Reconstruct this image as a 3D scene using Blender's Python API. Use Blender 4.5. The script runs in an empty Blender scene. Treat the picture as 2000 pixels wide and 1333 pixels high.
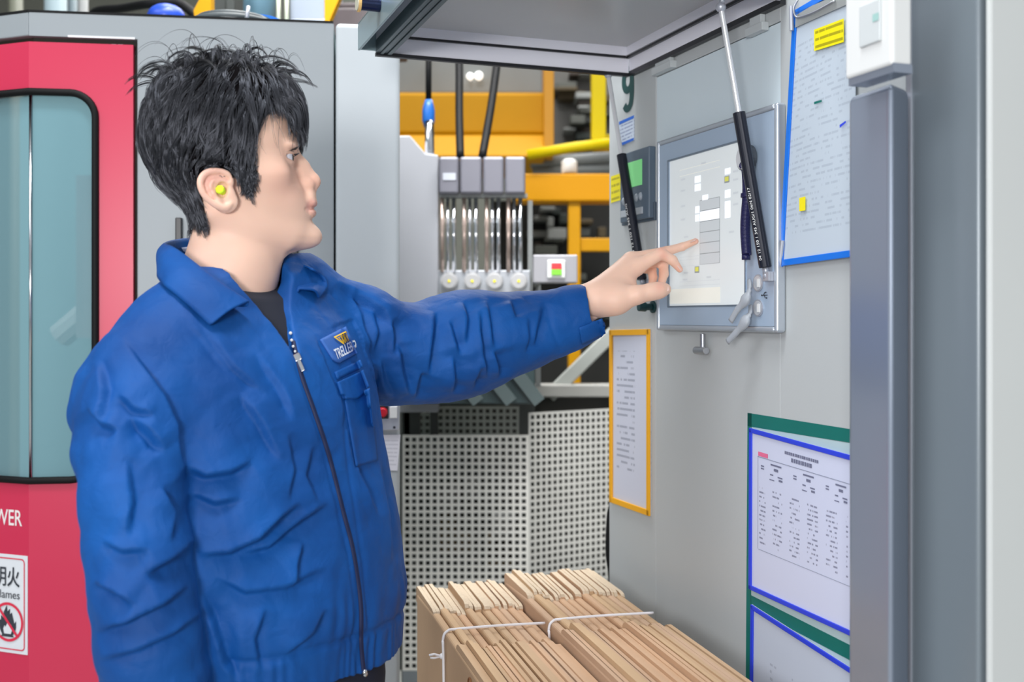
import bpy, bmesh, math, random
import numpy as np
from mathutils import Vector, Matrix
from mathutils.bvhtree import BVHTree

S = bpy.context.scene
COL = S.collection
random.seed(7)
rng = np.random.default_rng(7)

# ------------------------------------------------------------------ camera, world, lights, exposure
F = 2120.0            # focal length in pixels of the 2000 px wide frame
HZ = 620.0            # row of the horizon
CZ = 1.40             # camera height
cam = bpy.data.cameras.new('camera')
cam.sensor_width = 36.0
cam.lens = F * 36.0 / 2000.0
cam.shift_y = -(666.5 - HZ) / 2000.0
cam.clip_start = 0.05
cam.dof.use_dof = True
cam.dof.focus_distance = 1.58
cam.dof.aperture_fstop = 4.0
camo = bpy.data.objects.new('camera', cam)
COL.objects.link(camo)
camo.location = (0, 0, CZ)
camo.rotation_euler = (math.pi / 2, 0, 0)
S.camera = camo
S.view_settings.view_transform = 'Standard'
S.view_settings.look = 'None'
S.view_settings.gamma = 1.0
S.view_settings.use_curve_mapping = False
S.view_settings.exposure = 0.0

W = bpy.data.worlds.new('hall_light')
S.world = W
W.use_nodes = True
W.node_tree.nodes['Background'].inputs[0].default_value = (0.93, 0.97, 1.0, 1)
W.node_tree.nodes['Background'].inputs[1].default_value = 0.5


def area(name, loc, target, sx, sy, power, color=(1, 1, 1), spread=180):
    l = bpy.data.lights.new(name, 'AREA')
    l.shape = 'RECTANGLE'
    l.size, l.size_y = sx, sy
    l.energy = power
    l.color = color
    l.spread = math.radians(spread)
    o = bpy.data.objects.new(name, l)
    COL.objects.link(o)
    o.location = loc
    d = Vector(target) - Vector(loc)
    o.rotation_euler = d.to_track_quat('-Z', 'Y').to_euler()
    return o


# a bounced flash beside the camera, the hall's fluorescent rows overhead and an added gap fill
area('flash', (-0.55, -1.45, CZ + 0.22), (-0.05, 1.7, CZ), 0.6, 0.45, 50, (1.0, 0.985, 0.98))
area('hall_lamp_front', (-2.3, 0.1, 3.6), (0.0, 1.7, 1.3), 2.4, 1.2, 40, (0.95, 0.97, 1.0))
area('gap_fill_lamp', (0.05, 2.12, 3.1), (0.05, 2.95, 0.8), 1.4, 0.4, 20, (1.0, 0.99, 0.97), 90)  # added unseen lamp that brightens the guard in the gap
area('hall_lamp_over', (-0.35, 0.75, 4.0), (-0.3, 1.5, 1.2), 1.2, 0.5, 55, (0.97, 0.99, 1.0))
area('hall_lamp_middle', (0.0, 3.6, 4.6), (0.0, 3.6, 0), 3.0, 1.2, 120, (1.0, 0.99, 0.97))
area('hall_lamp_back', (0.5, 6.4, 4.8), (0.5, 6.0, 0), 3.0, 1.2, 130, (1.0, 0.99, 0.97))


# ------------------------------------------------------------------ pixel -> world helpers
def P(px, py, Y):
    return Vector(((px - 1000.0) / F * Y, Y, CZ + (HZ - py) / F * Y))


WT = Vector((760.0, -F, 0)).normalized()          # along the control cabinet's front, towards the camera
WN = Vector((WT.y, -WT.x, 0))                     # its outward normal (to the left)
W0 = Vector((282.0 / F * 1.895, 1.895, 0))
ZU = Vector((0, 0, 1))


def wp(px, py, s=0.0):
    """point seen at a pixel on the plane s metres in front of the control cabinet"""
    r = Vector(((px - 1000.0) / F, 1.0, (HZ - py) / F))
    Y = (W0.dot(WN) + s) / (r.x * WN.x + r.y * WN.y)
    return Vector((r.x * Y, Y, CZ + r.z * Y))


def tz(px, py, s=0.0):
    p = wp(px, py, s)
    return (p - W0).dot(WT), p.z


def wq(t, z, s=0.0):
    return Vector((W0.x + WT.x * t + WN.x * s, W0.y + WT.y * t + WN.y * s, z))


# ------------------------------------------------------------------ materials (procedural)
def lin(c):
    out = []
    for v in c[:3]:
        v = v / 255.0
        out.append(v / 12.92 if v <= 0.04045 else ((v + 0.055) / 1.055) ** 2.4)
    return tuple(out)


MATS = {}


def mat(name, rgb, rough=0.5, metal=0.0, var=0.06, nscale=6.0, bump=0.0, bscale=60.0, spec=0.5, emit=0.0, alpha=1.0, trans=0.0, sheen=0.0, aniso=None, coat=0.0):
    if name in MATS:
        return MATS[name]
    m = bpy.data.materials.new(name)
    m.use_nodes = True
    nt = m.node_tree
    N, L = nt.nodes, nt.links
    b = N['Principled BSDF']
    c = lin(rgb)
    b.inputs['Roughness'].default_value = rough
    b.inputs['Metallic'].default_value = metal
    b.inputs['Specular IOR Level'].default_value = spec
    b.inputs['Alpha'].default_value = alpha
    b.inputs['Transmission Weight'].default_value = trans
    b.inputs['Sheen Weight'].default_value = sheen
    b.inputs['Coat Weight'].default_value = coat
    tc = N.new('ShaderNodeTexCoord')
    mp = N.new('ShaderNodeMapping')
    L.new(tc.outputs['Object'], mp.inputs[0])
    if aniso:
        mp.inputs['Scale'].default_value = aniso
    nz = N.new('ShaderNodeTexNoise')
    nz.inputs['Scale'].default_value = nscale
    nz.inputs['Detail'].default_value = 5
    L.new(mp.outputs[0], nz.inputs['Vector'])
    mr = N.new('ShaderNodeMapRange')
    mr.inputs['To Min'].default_value = 1 - var
    mr.inputs['To Max'].default_value = 1 + var
    L.new(nz.outputs[0], mr.inputs['Value'])
    mx = N.new('ShaderNodeVectorMath')
    mx.operation = 'SCALE'
    mx.inputs[0].default_value = c
    L.new(mr.outputs[0], mx.inputs['Scale'])
    L.new(mx.outputs[0], b.inputs['Base Color'])
    if emit > 0:
        L.new(mx.outputs[0], b.inputs['Emission Color'])
        b.inputs['Emission Strength'].default_value = emit
    if bump > 0:
        n2 = N.new('ShaderNodeTexNoise')
        n2.inputs['Scale'].default_value = bscale
        n2.inputs['Detail'].default_value = 3
        L.new(mp.outputs[0], n2.inputs['Vector'])
        bp = N.new('ShaderNodeBump')
        bp.inputs['Strength'].default_value = bump
        bp.inputs['Distance'].default_value = 0.002
        L.new(n2.outputs[0], bp.inputs['Height'])
        L.new(bp.outputs[0], b.inputs['Normal'])
    MATS[name] = m
    return m


def doc_mat(name, paper, ink, rows=30, words=14.0, u0=0.08, u1=0.92, v0=0.08, v1=0.9, dens=0.5, strength=0.6, gaps=None):
    """flat print: rows of word-sized grey dashes on paper, in the quad's own UV"""
    m = bpy.data.materials.new(name)
    m.use_nodes = True
    N, L = m.node_tree.nodes, m.node_tree.links
    b = N['Principled BSDF']
    b.inputs['Roughness'].default_value = 0.35
    tc = N.new('ShaderNodeTexCoord')
    sp = N.new('ShaderNodeSeparateXYZ')
    L.new(tc.outputs['UV'], sp.inputs[0])

    def M(op, a, bb=None, c=None):
        n = N.new('ShaderNodeMath')
        n.operation = op
        for i, x in enumerate((a, bb, c)):
            if x is None:
                continue
            if isinstance(x, (int, float)):
                n.inputs[i].default_value = x
            else:
                L.new(x, n.inputs[i])
        return n.outputs[0]
    u, v = sp.outputs[0], sp.outputs[1]
    vr = M('MULTIPLY', v, rows)
    row = M('FLOOR', vr)
    fr = M('FRACT', vr)
    inrow = M('MULTIPLY', M('GREATER_THAN', fr, 0.3), M('LESS_THAN', fr, 0.68))
    cb = N.new('ShaderNodeCombineXYZ')
    L.new(M('MULTIPLY', u, words), cb.inputs[0])
    L.new(M('MULTIPLY', row, 7.31), cb.inputs[1])
    nz = N.new('ShaderNodeTexNoise')
    nz.inputs['Scale'].default_value = 1.0
    nz.inputs['Detail'].default_value = 4.0
    nz.inputs['Roughness'].default_value = 0.7
    L.new(cb.outputs[0], nz.inputs['Vector'])
    word = M('GREATER_THAN', nz.outputs[0], 1.0 - dens)
    box = M('MULTIPLY', M('MULTIPLY', M('GREATER_THAN', u, u0), M('LESS_THAN', u, u1)), M('MULTIPLY', M('GREATER_THAN', v, v0), M('LESS_THAN', v, v1)))
    mask = M('MULTIPLY', M('MULTIPLY', inrow, word), M('MULTIPLY', box, strength))
    if gaps:
        g = M('GREATER_THAN', M('FRACT', M('MULTIPLY', u, gaps)), 0.42)
        mask = M('MULTIPLY', mask, g)
    mx = N.new('ShaderNodeMix')
    mx.data_type = 'RGBA'
    L.new(mask, mx.inputs[0])
    mx.inputs[6].default_value = (*lin(paper), 1)
    mx.inputs[7].default_value = (*lin(ink), 1)
    L.new(mx.outputs[2], b.inputs['Base Color'])
    return m


# ------------------------------------------------------------------ objects
OFF = {}


def tag(o, label=None, cat=None, group=None, kind=None):
    if label:
        o['label'] = label
    if cat:
        o['category'] = cat
    if group:
        o['group'] = group
    if kind:
        o['kind'] = kind
    return o


def thing(name, label, cat, loc, group=None):
    o = bpy.data.objects.new(name, None)
    o.empty_display_size = 0.05
    COL.objects.link(o)
    o.location = loc
    OFF[o.name] = Vector(loc)
    return tag(o, label, cat, group)


def link_mesh(name, me, mats, parent=None, smooth=False, bevel=0.0, origin=None, seg=2):
    if not isinstance(mats, (list, tuple)):
        mats = [mats]
    for m in mats:
        me.materials.append(m)
    o = bpy.data.objects.new(name, me)
    COL.objects.link(o)
    off = Vector(OFF[parent.name]) if parent is not None else Vector(origin or (0, 0, 0))
    if off.length > 0:
        me.transform(Matrix.Translation(-off))
    if parent is not None:
        o.parent = parent
    else:
        o.location = off
    OFF[o.name] = off
    if smooth:
        me.polygons.foreach_set('use_smooth', [True] * len(me.polygons))
    if bevel > 0:
        b = o.modifiers.new('bevel', 'BEVEL')
        b.width = bevel
        b.segments = seg
        b.limit_method = 'ANGLE'
        b.angle_limit = math.radians(40)
        b.harden_normals = False
    return o


class MB:
    """collects boxes, bars, tubes into one mesh"""

    def __init__(self):
        self.v, self.f, self.mi, self.uv = [], [], [], {}

    def add(self, vs, fs, mi=0):
        n = len(self.v)
        self.v += [tuple(p) for p in vs]
        for f in fs:
            self.f.append(tuple(i + n for i in f))
            self.mi.append(mi)
        return self

    def hexa(self, b, t, mi=0):
        """b, t: four bottom / top points counter-clockwise seen from the top side"""
        return self.add(list(b) + list(t), [(3, 2, 1, 0), (4, 5, 6, 7), (0, 1, 5, 4), (1, 2, 6, 5), (2, 3, 7, 6), (3, 0, 4, 7)], mi)

    def box(self, lo, hi, mi=0):
        x0, y0, z0 = lo
        x1, y1, z1 = hi
        return self.hexa([(x0, y0, z0), (x1, y0, z0), (x1, y1, z0), (x0, y1, z0)], [(x0, y0, z1), (x1, y0, z1), (x1, y1, z1), (x0, y1, z1)], mi)

    def fbox(self, o, X, Y, Z, a, b, mi=0):
        """box in a frame: a, b are its low and high corners along X, Y, Z from o"""
        q = lambda x, y, z: o + X * x + Y * y + Z * z
        return self.hexa([q(a[0], a[1], a[2]), q(b[0], a[1], a[2]), q(b[0], b[1], a[2]), q(a[0], b[1], a[2])],
                         [q(a[0], a[1], b[2]), q(b[0], a[1], b[2]), q(b[0], b[1], b[2]), q(a[0], b[1], b[2])], mi)

    def pbox(self, x0, y0, x1, y1, Y, d, mi=0):
        """box whose front face, at depth Y, covers a pixel rectangle; d is its depth"""
        a, b = P(x0, y1, Y), P(x1, y0, Y)
        return self.box((a.x, Y, a.z), (b.x, Y + d, b.z), mi)

    def wbox(self, t0, t1, z0, z1, s0, s1, mi=0):
        return self.fbox(W0, WT, WN, ZU, (t0, s0, z0), (t1, s1, z1), mi) if False else self.hexa(
            [wq(t0, z0, s0), wq(t0, z0, s1), wq(t1, z0, s1), wq(t1, z0, s0)][::-1], [wq(t0, z1, s0), wq(t0, z1, s1), wq(t1, z1, s1), wq(t1, z1, s0)][::-1], mi)

    def prism(self, poly, d, mi=0):
        """poly: 3D points; extruded by the vector d"""
        n = len(poly)
        d = Vector(d)
        poly = [Vector(p) for p in poly]
        fs = [tuple(range(n - 1, -1, -1)), tuple(range(n, 2 * n))]
        for i in range(n):
            j = (i + 1) % n
            fs.append((i, j, n + j, n + i))
        return self.add(poly + [p + d for p in poly], fs, mi)

    def tube(self, pts, r, n=8, mi=0, closed=False, cap=True):
        pts = [Vector(p) for p in pts]
        m = len(pts)
        rs = r if isinstance(r, (list, tuple)) else [r] * m
        up = None
        base = len(self.v)
        for i, p in enumerate(pts):
            if closed:
                t = pts[(i + 1) % m] - pts[i - 1]
            else:
                t = pts[min(i + 1, m - 1)] - pts[max(i - 1, 0)]
            t.normalize()
            if up is None:
                up = t.orthogonal().normalized()
            up = (up - t * up.dot(t))
            up = up.normalized() if up.length > 1e-6 else t.orthogonal().normalized()
            w = t.cross(up)
            for k in range(n):
                a = 2 * math.pi * k / n
                self.v.append(tuple(p + (up * math.cos(a) + w * math.sin(a)) * rs[i]))
        for i in range(m if closed else m - 1):
            j = (i + 1) % m
            for k in range(n):
                l = (k + 1) % n
                self.f.append((base + i * n + k, base + i * n + l, base + j * n + l, base + j * n + k))
                self.mi.append(mi)
        if cap and not closed:
            self.f.append(tuple(base + k for k in range(n - 1, -1, -1)))
            self.mi.append(mi)
            self.f.append(tuple(base + (m - 1) * n + k for k in range(n)))
            self.mi.append(mi)
        return self

    def cyl(self, a, b, r, n=20, mi=0, r2=None):
        return self.tube([a, b], [r, r if r2 is None else r2], n, mi)

    def ball(self, c, r, n=12, mi=0, sc=(1, 1, 1)):
        c = Vector(c)
        m = n // 2 + 1
        vs, fs = [], []
        for i in range(m + 1):
            th = math.pi * i / m
            for k in range(n):
                a = 2 * math.pi * k / n
                vs.append(c + Vector((r * sc[0] * math.sin(th) * math.cos(a), r * sc[1] * math.sin(th) * math.sin(a), r * sc[2] * math.cos(th))))
        for i in range(m):
            for k in range(n):
                l = (k + 1) % n
                fs.append((i * n + k, (i + 1) * n + k, (i + 1) * n + l, i * n + l))
        return self.add(vs, fs, mi)

    def quad(self, pts, mi=0, uv=True):
        self.add(pts, [(0, 1, 2, 3)], mi)
        if uv:
            self.uv[len(self.f) - 1] = [(0, 0), (1, 0), (1, 1), (0, 1)]
        return self

    def build(self, name, mats, parent=None, smooth=False, bevel=0.0, origin=None, fix=True, seg=2):
        me = bpy.data.meshes.new(name)
        me.from_pydata(self.v, [], self.f)
        me.polygons.foreach_set('material_index', self.mi)
        if self.uv:
            ul = me.uv_layers.new(name='UVMap')
            for fi, co in self.uv.items():
                for li, c in zip(me.polygons[fi].loop_indices, co):
                    ul.data[li].uv = c
        if fix:
            bm = bmesh.new()
            bm.from_mesh(me)
            bmesh.ops.recalc_face_normals(bm, faces=bm.faces)
            bm.to_mesh(me)
            bm.free()
        me.update()
        return link_mesh(name, me, mats, parent, smooth, bevel, origin, seg)


def slab(pts, d, name, mats, parent, bevel=0.0, uv=True, origin=None, side=None):
    """flat sheet: quad pts (bl, br, tr, tl) facing the viewer with thickness d (vector backwards)"""
    m = MB()
    pts = [Vector(p) for p in pts]
    d = Vector(d)
    m.quad(pts, 0, uv)
    n = [p + d for p in pts]
    k = 1 if side is not None else 0
    for i in range(4):
        j = (i + 1) % 4
        m.add([pts[i], n[i], n[j], pts[j]], [(0, 1, 2, 3)], k)
    m.add(n, [(3, 2, 1, 0)], k)
    return m.build(name, mats if side is None else [mats, side], parent, False, bevel, origin, fix=False)


def text_mesh(body, size, xs=1.0, extrude=0.0, bold=0.0, spacing=1.0):
    c = bpy.data.curves.new('lettering', 'FONT')
    c.body = body
    c.size = size
    c.extrude = extrude
    c.offset = bold
    c.space_character = spacing
    c.resolution_u = 3
    o = bpy.data.objects.new('lettering', c)
    COL.objects.link(o)
    dg = bpy.context.evaluated_depsgraph_get()
    me = bpy.data.meshes.new_from_object(o.evaluated_get(dg))
    bpy.data.objects.remove(o)
    bpy.data.curves.remove(c)
    return me


def lettering(body, height, org, X, Yv, m, parent, width=None, name='lettering', thick=0.0006, bold=0.0, align='left'):
    """flat letters: cap height and (optionally) total width in metres, at org, along X / Yv"""
    me = text_mesh(body, 1.0, extrude=0.0, bold=bold)
    co = np.empty(len(me.vertices) * 3)
    me.vertices.foreach_get('co', co)
    co = co.reshape(-1, 3)
    lo, hi = co.min(0), co.max(0)
    sy = height / (hi[1] - lo[1])
    sx = sy if width is None else width / (hi[0] - lo[0])
    X, Yv = Vector(X), Vector(Yv)
    Nn = X.cross(Yv).normalized()
    ox = {'left': lo[0], 'right': hi[0], 'center': (lo[0] + hi[0]) / 2}[align]
    out = []
    for x, y, z in co:
        out.append(Vector(org) + X * ((x - ox) * sx) + Yv * ((y - lo[1]) * sy) + Nn * thick)
    faces = [tuple(p.vertices) for p in me.polygons]
    bpy.data.meshes.remove(me)
    b = MB()
    b.add(out, faces)
    n = len(out)
    return b.build(name, m, parent, fix=False)


# ------------------------------------------------------------------ signed distance modelling
class Grid:
    def __init__(self, lo, hi, h):
        self.lo = np.array(lo, np.float32)
        self.h = h
        n = np.ceil((np.array(hi) - np.array(lo)) / h).astype(int) + 1
        self.n = n
        self.ax = [(self.lo[i] + h * np.arange(n[i])).astype(np.float32) for i in range(3)]
        self.D = np.full(n, 0.25, np.float32)

    def sl(self, lo, hi):
        s = []
        for i in range(3):
            a = max(0, int(math.floor((lo[i] - self.lo[i]) / self.h)))
            b = min(int(self.n[i]), int(math.ceil((hi[i] - self.lo[i]) / self.h)) + 1)
            if b <= a:
                return None
            s.append(slice(a, b))
        return tuple(s)

    def pts(self, s):
        return (self.ax[0][s[0]][:, None, None], self.ax[1][s[1]][None, :, None], self.ax[2][s[2]][None, None, :])

    def put(self, s, d, k, op):
        a = self.D[s]
        d = d.astype(np.float32)
        if op == 'sub':
            a, d = -a, d
        if op == 'int':
            self.D[s] = np.maximum(a, d)
            return
        if k > 0:
            hh = np.maximum(k - np.abs(a - d), 0) / k
            r = np.minimum(a, d) - hh * hh * k * 0.25
        else:
            r = np.minimum(a, d)
        self.D[s] = -r if op == 'sub' else r

    def cap(self, a, b, ra, rb=None, k=0.01, op='add', sq=None):
        a, b = np.array(a, float), np.array(b, float)
        rb = ra if rb is None else rb
        R = max(ra, rb) + k + 0.012
        s = self.sl(np.minimum(a, b) - R, np.maximum(a, b) + R)
        if s is None:
            return
        x, y, z = self.pts(s)
        px, py, pz = x - a[0], y - a[1], z - a[2]
        ba = b - a
        if sq is not None:
            dv, fac = np.array(sq[0], float), sq[1]
            dv = dv / np.linalg.norm(dv)
            q = (px * dv[0] + py * dv[1] + pz * dv[2]) * (fac - 1)
            px, py, pz = px + q * dv[0], py + q * dv[1], pz + q * dv[2]
            ba = ba + dv * (ba @ dv) * (fac - 1)
        l2 = max(ba @ ba, 1e-9)
        t = np.clip((px * ba[0] + py * ba[1] + pz * ba[2]) / l2, 0, 1)
        d = np.sqrt((px - t * ba[0]) ** 2 + (py - t * ba[1]) ** 2 + (pz - t * ba[2]) ** 2) - (ra + t * (rb - ra))
        self.put(s, d, k, op)

    def chain(self, pts, rs, k=0.01, op='add', sq=None):
        for i in range(len(pts) - 1):
            self.cap(pts[i], pts[i + 1], rs[i], rs[i + 1], k, op, sq)

    def ell(self, c, r, k=0.01, op='add', R=None):
        """ellipsoid; R rows are its three axes in world"""
        c, r = np.array(c, float), np.array(r, float)
        M = r.max() + k + 0.012
        s = self.sl(c - M, c + M)
        if s is None:
            return
        x, y, z = self.pts(s)
        p = [x - c[0], y - c[1], z - c[2]]
        if R is not None:
            p = [p[0] * R[i][0] + p[1] * R[i][1] + p[2] * R[i][2] for i in range(3)]
        k0 = np.sqrt((p[0] / r[0]) ** 2 + (p[1] / r[1]) ** 2 + (p[2] / r[2]) ** 2)
        k1 = np.sqrt((p[0] / r[0] ** 2) ** 2 + (p[1] / r[1] ** 2) ** 2 + (p[2] / r[2] ** 2) ** 2)
        d = k0 * (k0 - 1.0) / np.maximum(k1, 1e-6)
        self.put(s, d, k, op)

    def plane(self, p, n):
        """keep the side the normal points away from"""
        s = (slice(None),) * 3
        x, y, z = self.pts(s)
        self.put(s, (x - p[0]) * n[0] + (y - p[1]) * n[1] + (z - p[2]) * n[2], 0, 'int')

    def sample(self, p):
        q = (p - self.lo) / self.h
        q = np.clip(q, 0, self.n - 1.001)
        i = q.astype(int)
        f = q - i
        D = self.D
        r = 0
        for dx in (0, 1):
            for dy in (0, 1):
                for dz in (0, 1):
                    w = (f[:, 0] if dx else 1 - f[:, 0]) * (f[:, 1] if dy else 1 - f[:, 1]) * (f[:, 2] if dz else 1 - f[:, 2])
                    r = r + w * D[i[:, 0] + dx, i[:, 1] + dy, i[:, 2] + dz]
        return r

    def grad(self, p, e=0.003):
        g = np.stack([self.sample(p + np.eye(3)[i] * e) - self.sample(p - np.eye(3)[i] * e) for i in range(3)], 1)
        return g / np.maximum(np.linalg.norm(g, axis=1, keepdims=True), 1e-6)

    def mesh(self):
        D, h = self.D, self.h
        I = (D < 0)
        c = np.zeros(self.n - 1, np.uint8)
        for dx in (0, 1):
            for dy in (0, 1):
                for dz in (0, 1):
                    c += I[dx:self.n[0] - 1 + dx, dy:self.n[1] - 1 + dy, dz:self.n[2] - 1 + dz]
        act = (c > 0) & (c < 8)
        idx = np.argwhere(act)
        ids = np.full(act.shape, -1, np.int32)
        ids[act] = np.arange(len(idx))
        cor = [(a, b, d) for a in (0, 1) for b in (0, 1) for d in (0, 1)]
        val = [D[idx[:, 0] + a, idx[:, 1] + b, idx[:, 2] + d] for a, b, d in cor]
        pos = np.zeros((len(idx), 3))
        cnt = np.zeros(len(idx))
        for i, ca in enumerate(cor):
            for j, cb in enumerate(cor):
                if j > i and sum(abs(ca[q] - cb[q]) for q in range(3)) == 1:
                    m = (val[i] < 0) != (val[j] < 0)
                    t = np.where(m, val[i] / np.where(m, val[i] - val[j], 1), 0)
                    pt = np.array(ca)[None] + t[:, None] * (np.array(cb) - np.array(ca))[None]
                    pos += np.where(m[:, None], pt, 0)
                    cnt += m
        pos = (idx + pos / cnt[:, None]) * h + self.lo
        Q = []
        n = self.n
        for axis in range(3):
            o1, o2 = (axis + 1) % 3, (axis + 2) % 3
            sa = [slice(None)] * 3
            sb = [slice(None)] * 3
            sa[axis] = slice(0, n[axis] - 1)
            sb[axis] = slice(1, n[axis])
            for o in (o1, o2):
                sa[o] = slice(1, n[o] - 1)
                sb[o] = slice(1, n[o] - 1)
            A, B = I[tuple(sa)], I[tuple(sb)]
            e = np.argwhere(A != B)
            ins = A[A != B]
            e[:, o1] += 1
            e[:, o2] += 1
            q = []
            for d1, d2 in ((-1, -1), (0, -1), (0, 0), (-1, 0)):
                cc = e.copy()
                cc[:, o1] += d1
                cc[:, o2] += d2
                q.append(ids[cc[:, 0], cc[:, 1], cc[:, 2]])
            q = np.stack(q, 1)
            q[~ins] = q[~ins][:, ::-1]
            Q.append(q)
        Q = np.concatenate(Q)
        Q = Q[(Q >= 0).all(1)]
        return pos, Q


def fast_mesh(name, v, q):
    me = bpy.data.meshes.new(name)
    me.vertices.add(len(v))
    me.vertices.foreach_set('co', np.asarray(v, np.float32).ravel())
    me.loops.add(len(q) * 4)
    me.loops.foreach_set('vertex_index', np.asarray(q, np.int32).ravel())
    me.polygons.add(len(q))
    me.polygons.foreach_set('loop_start', np.arange(0, len(q) * 4, 4, dtype=np.int32))
    me.update(calc_edges=True)
    me.validate()
    return me


def vnormals(v, q):
    a, b, c, d = (v[q[:, i]] for i in range(4))
    n = np.cross(c - a, d - b)
    o = np.zeros_like(v)
    for i in range(4):
        np.add.at(o, q[:, i], n)
    return o / np.maximum(np.linalg.norm(o, axis=1, keepdims=True), 1e-12)


def smooth_mesh(v, q, it=1, lam=0.5):
    for _ in range(it):
        o = np.zeros_like(v)
        c = np.zeros(len(v))
        for i in range(4):
            j = (i + 1) % 4
            np.add.at(o, q[:, i], v[q[:, j]])
            np.add.at(o, q[:, j], v[q[:, i]])
            np.add.at(c, q[:, i], 1)
            np.add.at(c, q[:, j], 1)
        v = v + lam * (o / np.maximum(c, 1)[:, None] - v)
    return v


def project(v):
    return 1000 + F * v[:, 0] / v[:, 1], HZ - F * (v[:, 2] - CZ) / v[:, 1]


def poly_dist(px, py, line, signed=False):
    """distance of 2D points to a polyline"""
    best = np.full(len(px), 1e9)
    tt = np.zeros(len(px))
    sg = np.ones(len(px))
    n = len(line) - 1
    for i in range(n):
        (x0, y0), (x1, y1) = line[i][:2], line[i + 1][:2]
        dx, dy = x1 - x0, y1 - y0
        t = np.clip(((px - x0) * dx + (py - y0) * dy) / max(dx * dx + dy * dy, 1e-9), 0, 1)
        d = np.hypot(px - x0 - t * dx, py - y0 - t * dy)
        m = d < best
        best[m] = d[m]
        tt[m] = (i + t[m]) / n
        sg[m] = np.sign((px[m] - x0) * dy - (py[m] - y0) * dx)
    if signed:
        return best, tt, sg
    return best, tt


def in_poly(px, py, poly):
    r = np.zeros(np.shape(px), bool)
    n = len(poly)
    for i in range(n):
        x0, y0 = poly[i]
        x1, y1 = poly[(i + 1) % n]
        c = ((y0 > py) != (y1 > py)) & (px < (x1 - x0) * (py - y0) / ((y1 - y0) if y1 != y0 else 1e-9) + x0)
        r ^= c
    return r


def wnoise(v, scale, seed, octaves=3):
    r = np.random.default_rng(seed)
    o = np.zeros(len(v))
    amp = 1.0
    for _ in range(octaves):
        for _ in range(5):
            k = r.normal(size=3) * scale
            o += amp * np.sin(v @ k + r.uniform(0, 6.28)) / 5
        scale *= 2.0
        amp *= 0.5
    return o


def spline(pts, n):
    """Catmull-Rom through points"""
    pts = [Vector(p) for p in pts]
    m = len(pts) - 1
    out = []
    for i in range(n):
        t = i / (n - 1) * m
        k = min(int(t), m - 1)
        f = t - k
        p0, p1, p2, p3 = pts[max(k - 1, 0)], pts[k], pts[k + 1], pts[min(k + 2, m)]
        out.append(0.5 * ((2 * p1) + (p2 - p0) * f + (2 * p0 - 5 * p1 + 4 * p2 - p3) * f * f + (3 * p1 - p0 - 3 * p2 + p3) * f ** 3))
    return out

# ------------------------------------------------------------------ shared materials
m_grey = mat('painted_grey_steel', (143, 150, 155), 0.42, var=0.035, nscale=2.5, bump=0.04, bscale=220)
m_wall = mat('cabinet_grey_paint', (183, 188, 190), 0.42, var=0.05, nscale=2.0, bump=0.05, bscale=260)
m_dark = mat('black_rubber', (14, 15, 17), 0.6, spec=0.2)
m_gap = mat('dark_gap', (40, 38, 30), 0.7, var=0.25)
m_red = mat('red_paint', (198, 38, 76), 0.35, var=0.03, nscale=3, coat=0.2)
m_steel = mat('brushed_steel', (175, 178, 184), 0.3, 0.9, var=0.06, nscale=30, aniso=(1, 1, 0.1))
m_chrome = mat('chrome', (215, 217, 222), 0.14, 1.0, var=0.03)
m_alu = mat('aluminium', (186, 190, 200), 0.38, 0.55, var=0.04)
m_dgrey = mat('dark_grey_plastic', (72, 78, 86), 0.45)
m_black = mat('black_plastic', (26, 27, 32), 0.38)
m_white = mat('white_plastic', (226, 228, 228), 0.4, var=0.02)
m_paper = mat('white_paper', (214, 218, 232), 0.6, var=0.02)
m_yellow = mat('yellow_machine_paint', (194, 138, 0), 0.5, var=0.08, spec=0.2)
m_lime = mat('lime_yellow_paint', (196, 172, 0), 0.5, var=0.06, spec=0.2)
m_sticker = mat('yellow_sticker', (244, 228, 18), 0.5, var=0.03)
m_ink = mat('dark_ink', (48, 52, 62), 0.6)
m_frame_y = mat('yellow_frame', (238, 172, 10), 0.38)
m_frame_b = mat('blue_frame', (42, 66, 214), 0.4)
m_blue = mat('bright_blue_vinyl', (10, 112, 220), 0.35)
m_green = mat('dark_green_tape', (4, 108, 100), 0.5, var=0.08, nscale=20)
m_print = mat('dark_green_print', (24, 66, 66), 0.5)
m_midgrey = mat('mid_grey_paint', (120, 124, 124), 0.5, var=0.12)
m_greydk = mat('machine_dark_grey', (58, 62, 60), 0.6, var=0.2)
m_darkmach = mat('mottled_dark_machine', (30, 30, 27), 0.65, var=0.4, nscale=12)  # near-black mottled colour of the far machine body
m_red_b = mat('red_button', (190, 18, 40), 0.3)
m_green_b = mat('green_button', (90, 190, 40), 0.3)

# ------------------------------------------------------------------ the hall
m_floor = mat('concrete_floor', (176, 178, 174), 0.6, var=0.1, nscale=3)
m_hall = mat('hall_wall_paint', (118, 120, 112), 0.8, var=0.15, nscale=1.5)


def structure(name, lo, hi, m):
    b = MB()
    b.box(lo, hi)
    o = b.build(name, m)
    o['kind'] = 'structure'
    return o


structure('floor', (-6, -2.5, -0.1), (6, 8, 0), m_floor)
structure('wall_back', (-6, 8, -0.1), (6, 8.2, 5.6), m_hall)
structure('wall_left', (-6.2, 1.2, -0.1), (-6, 8.2, 5.6), m_hall)
structure('wall_right', (6, 1.2, -0.1), (6.2, 8.2, 5.6), m_hall)
structure('ceiling', (-6.2, 1.2, 5.6), (6.2, 8.2, 5.8), m_hall)

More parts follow.
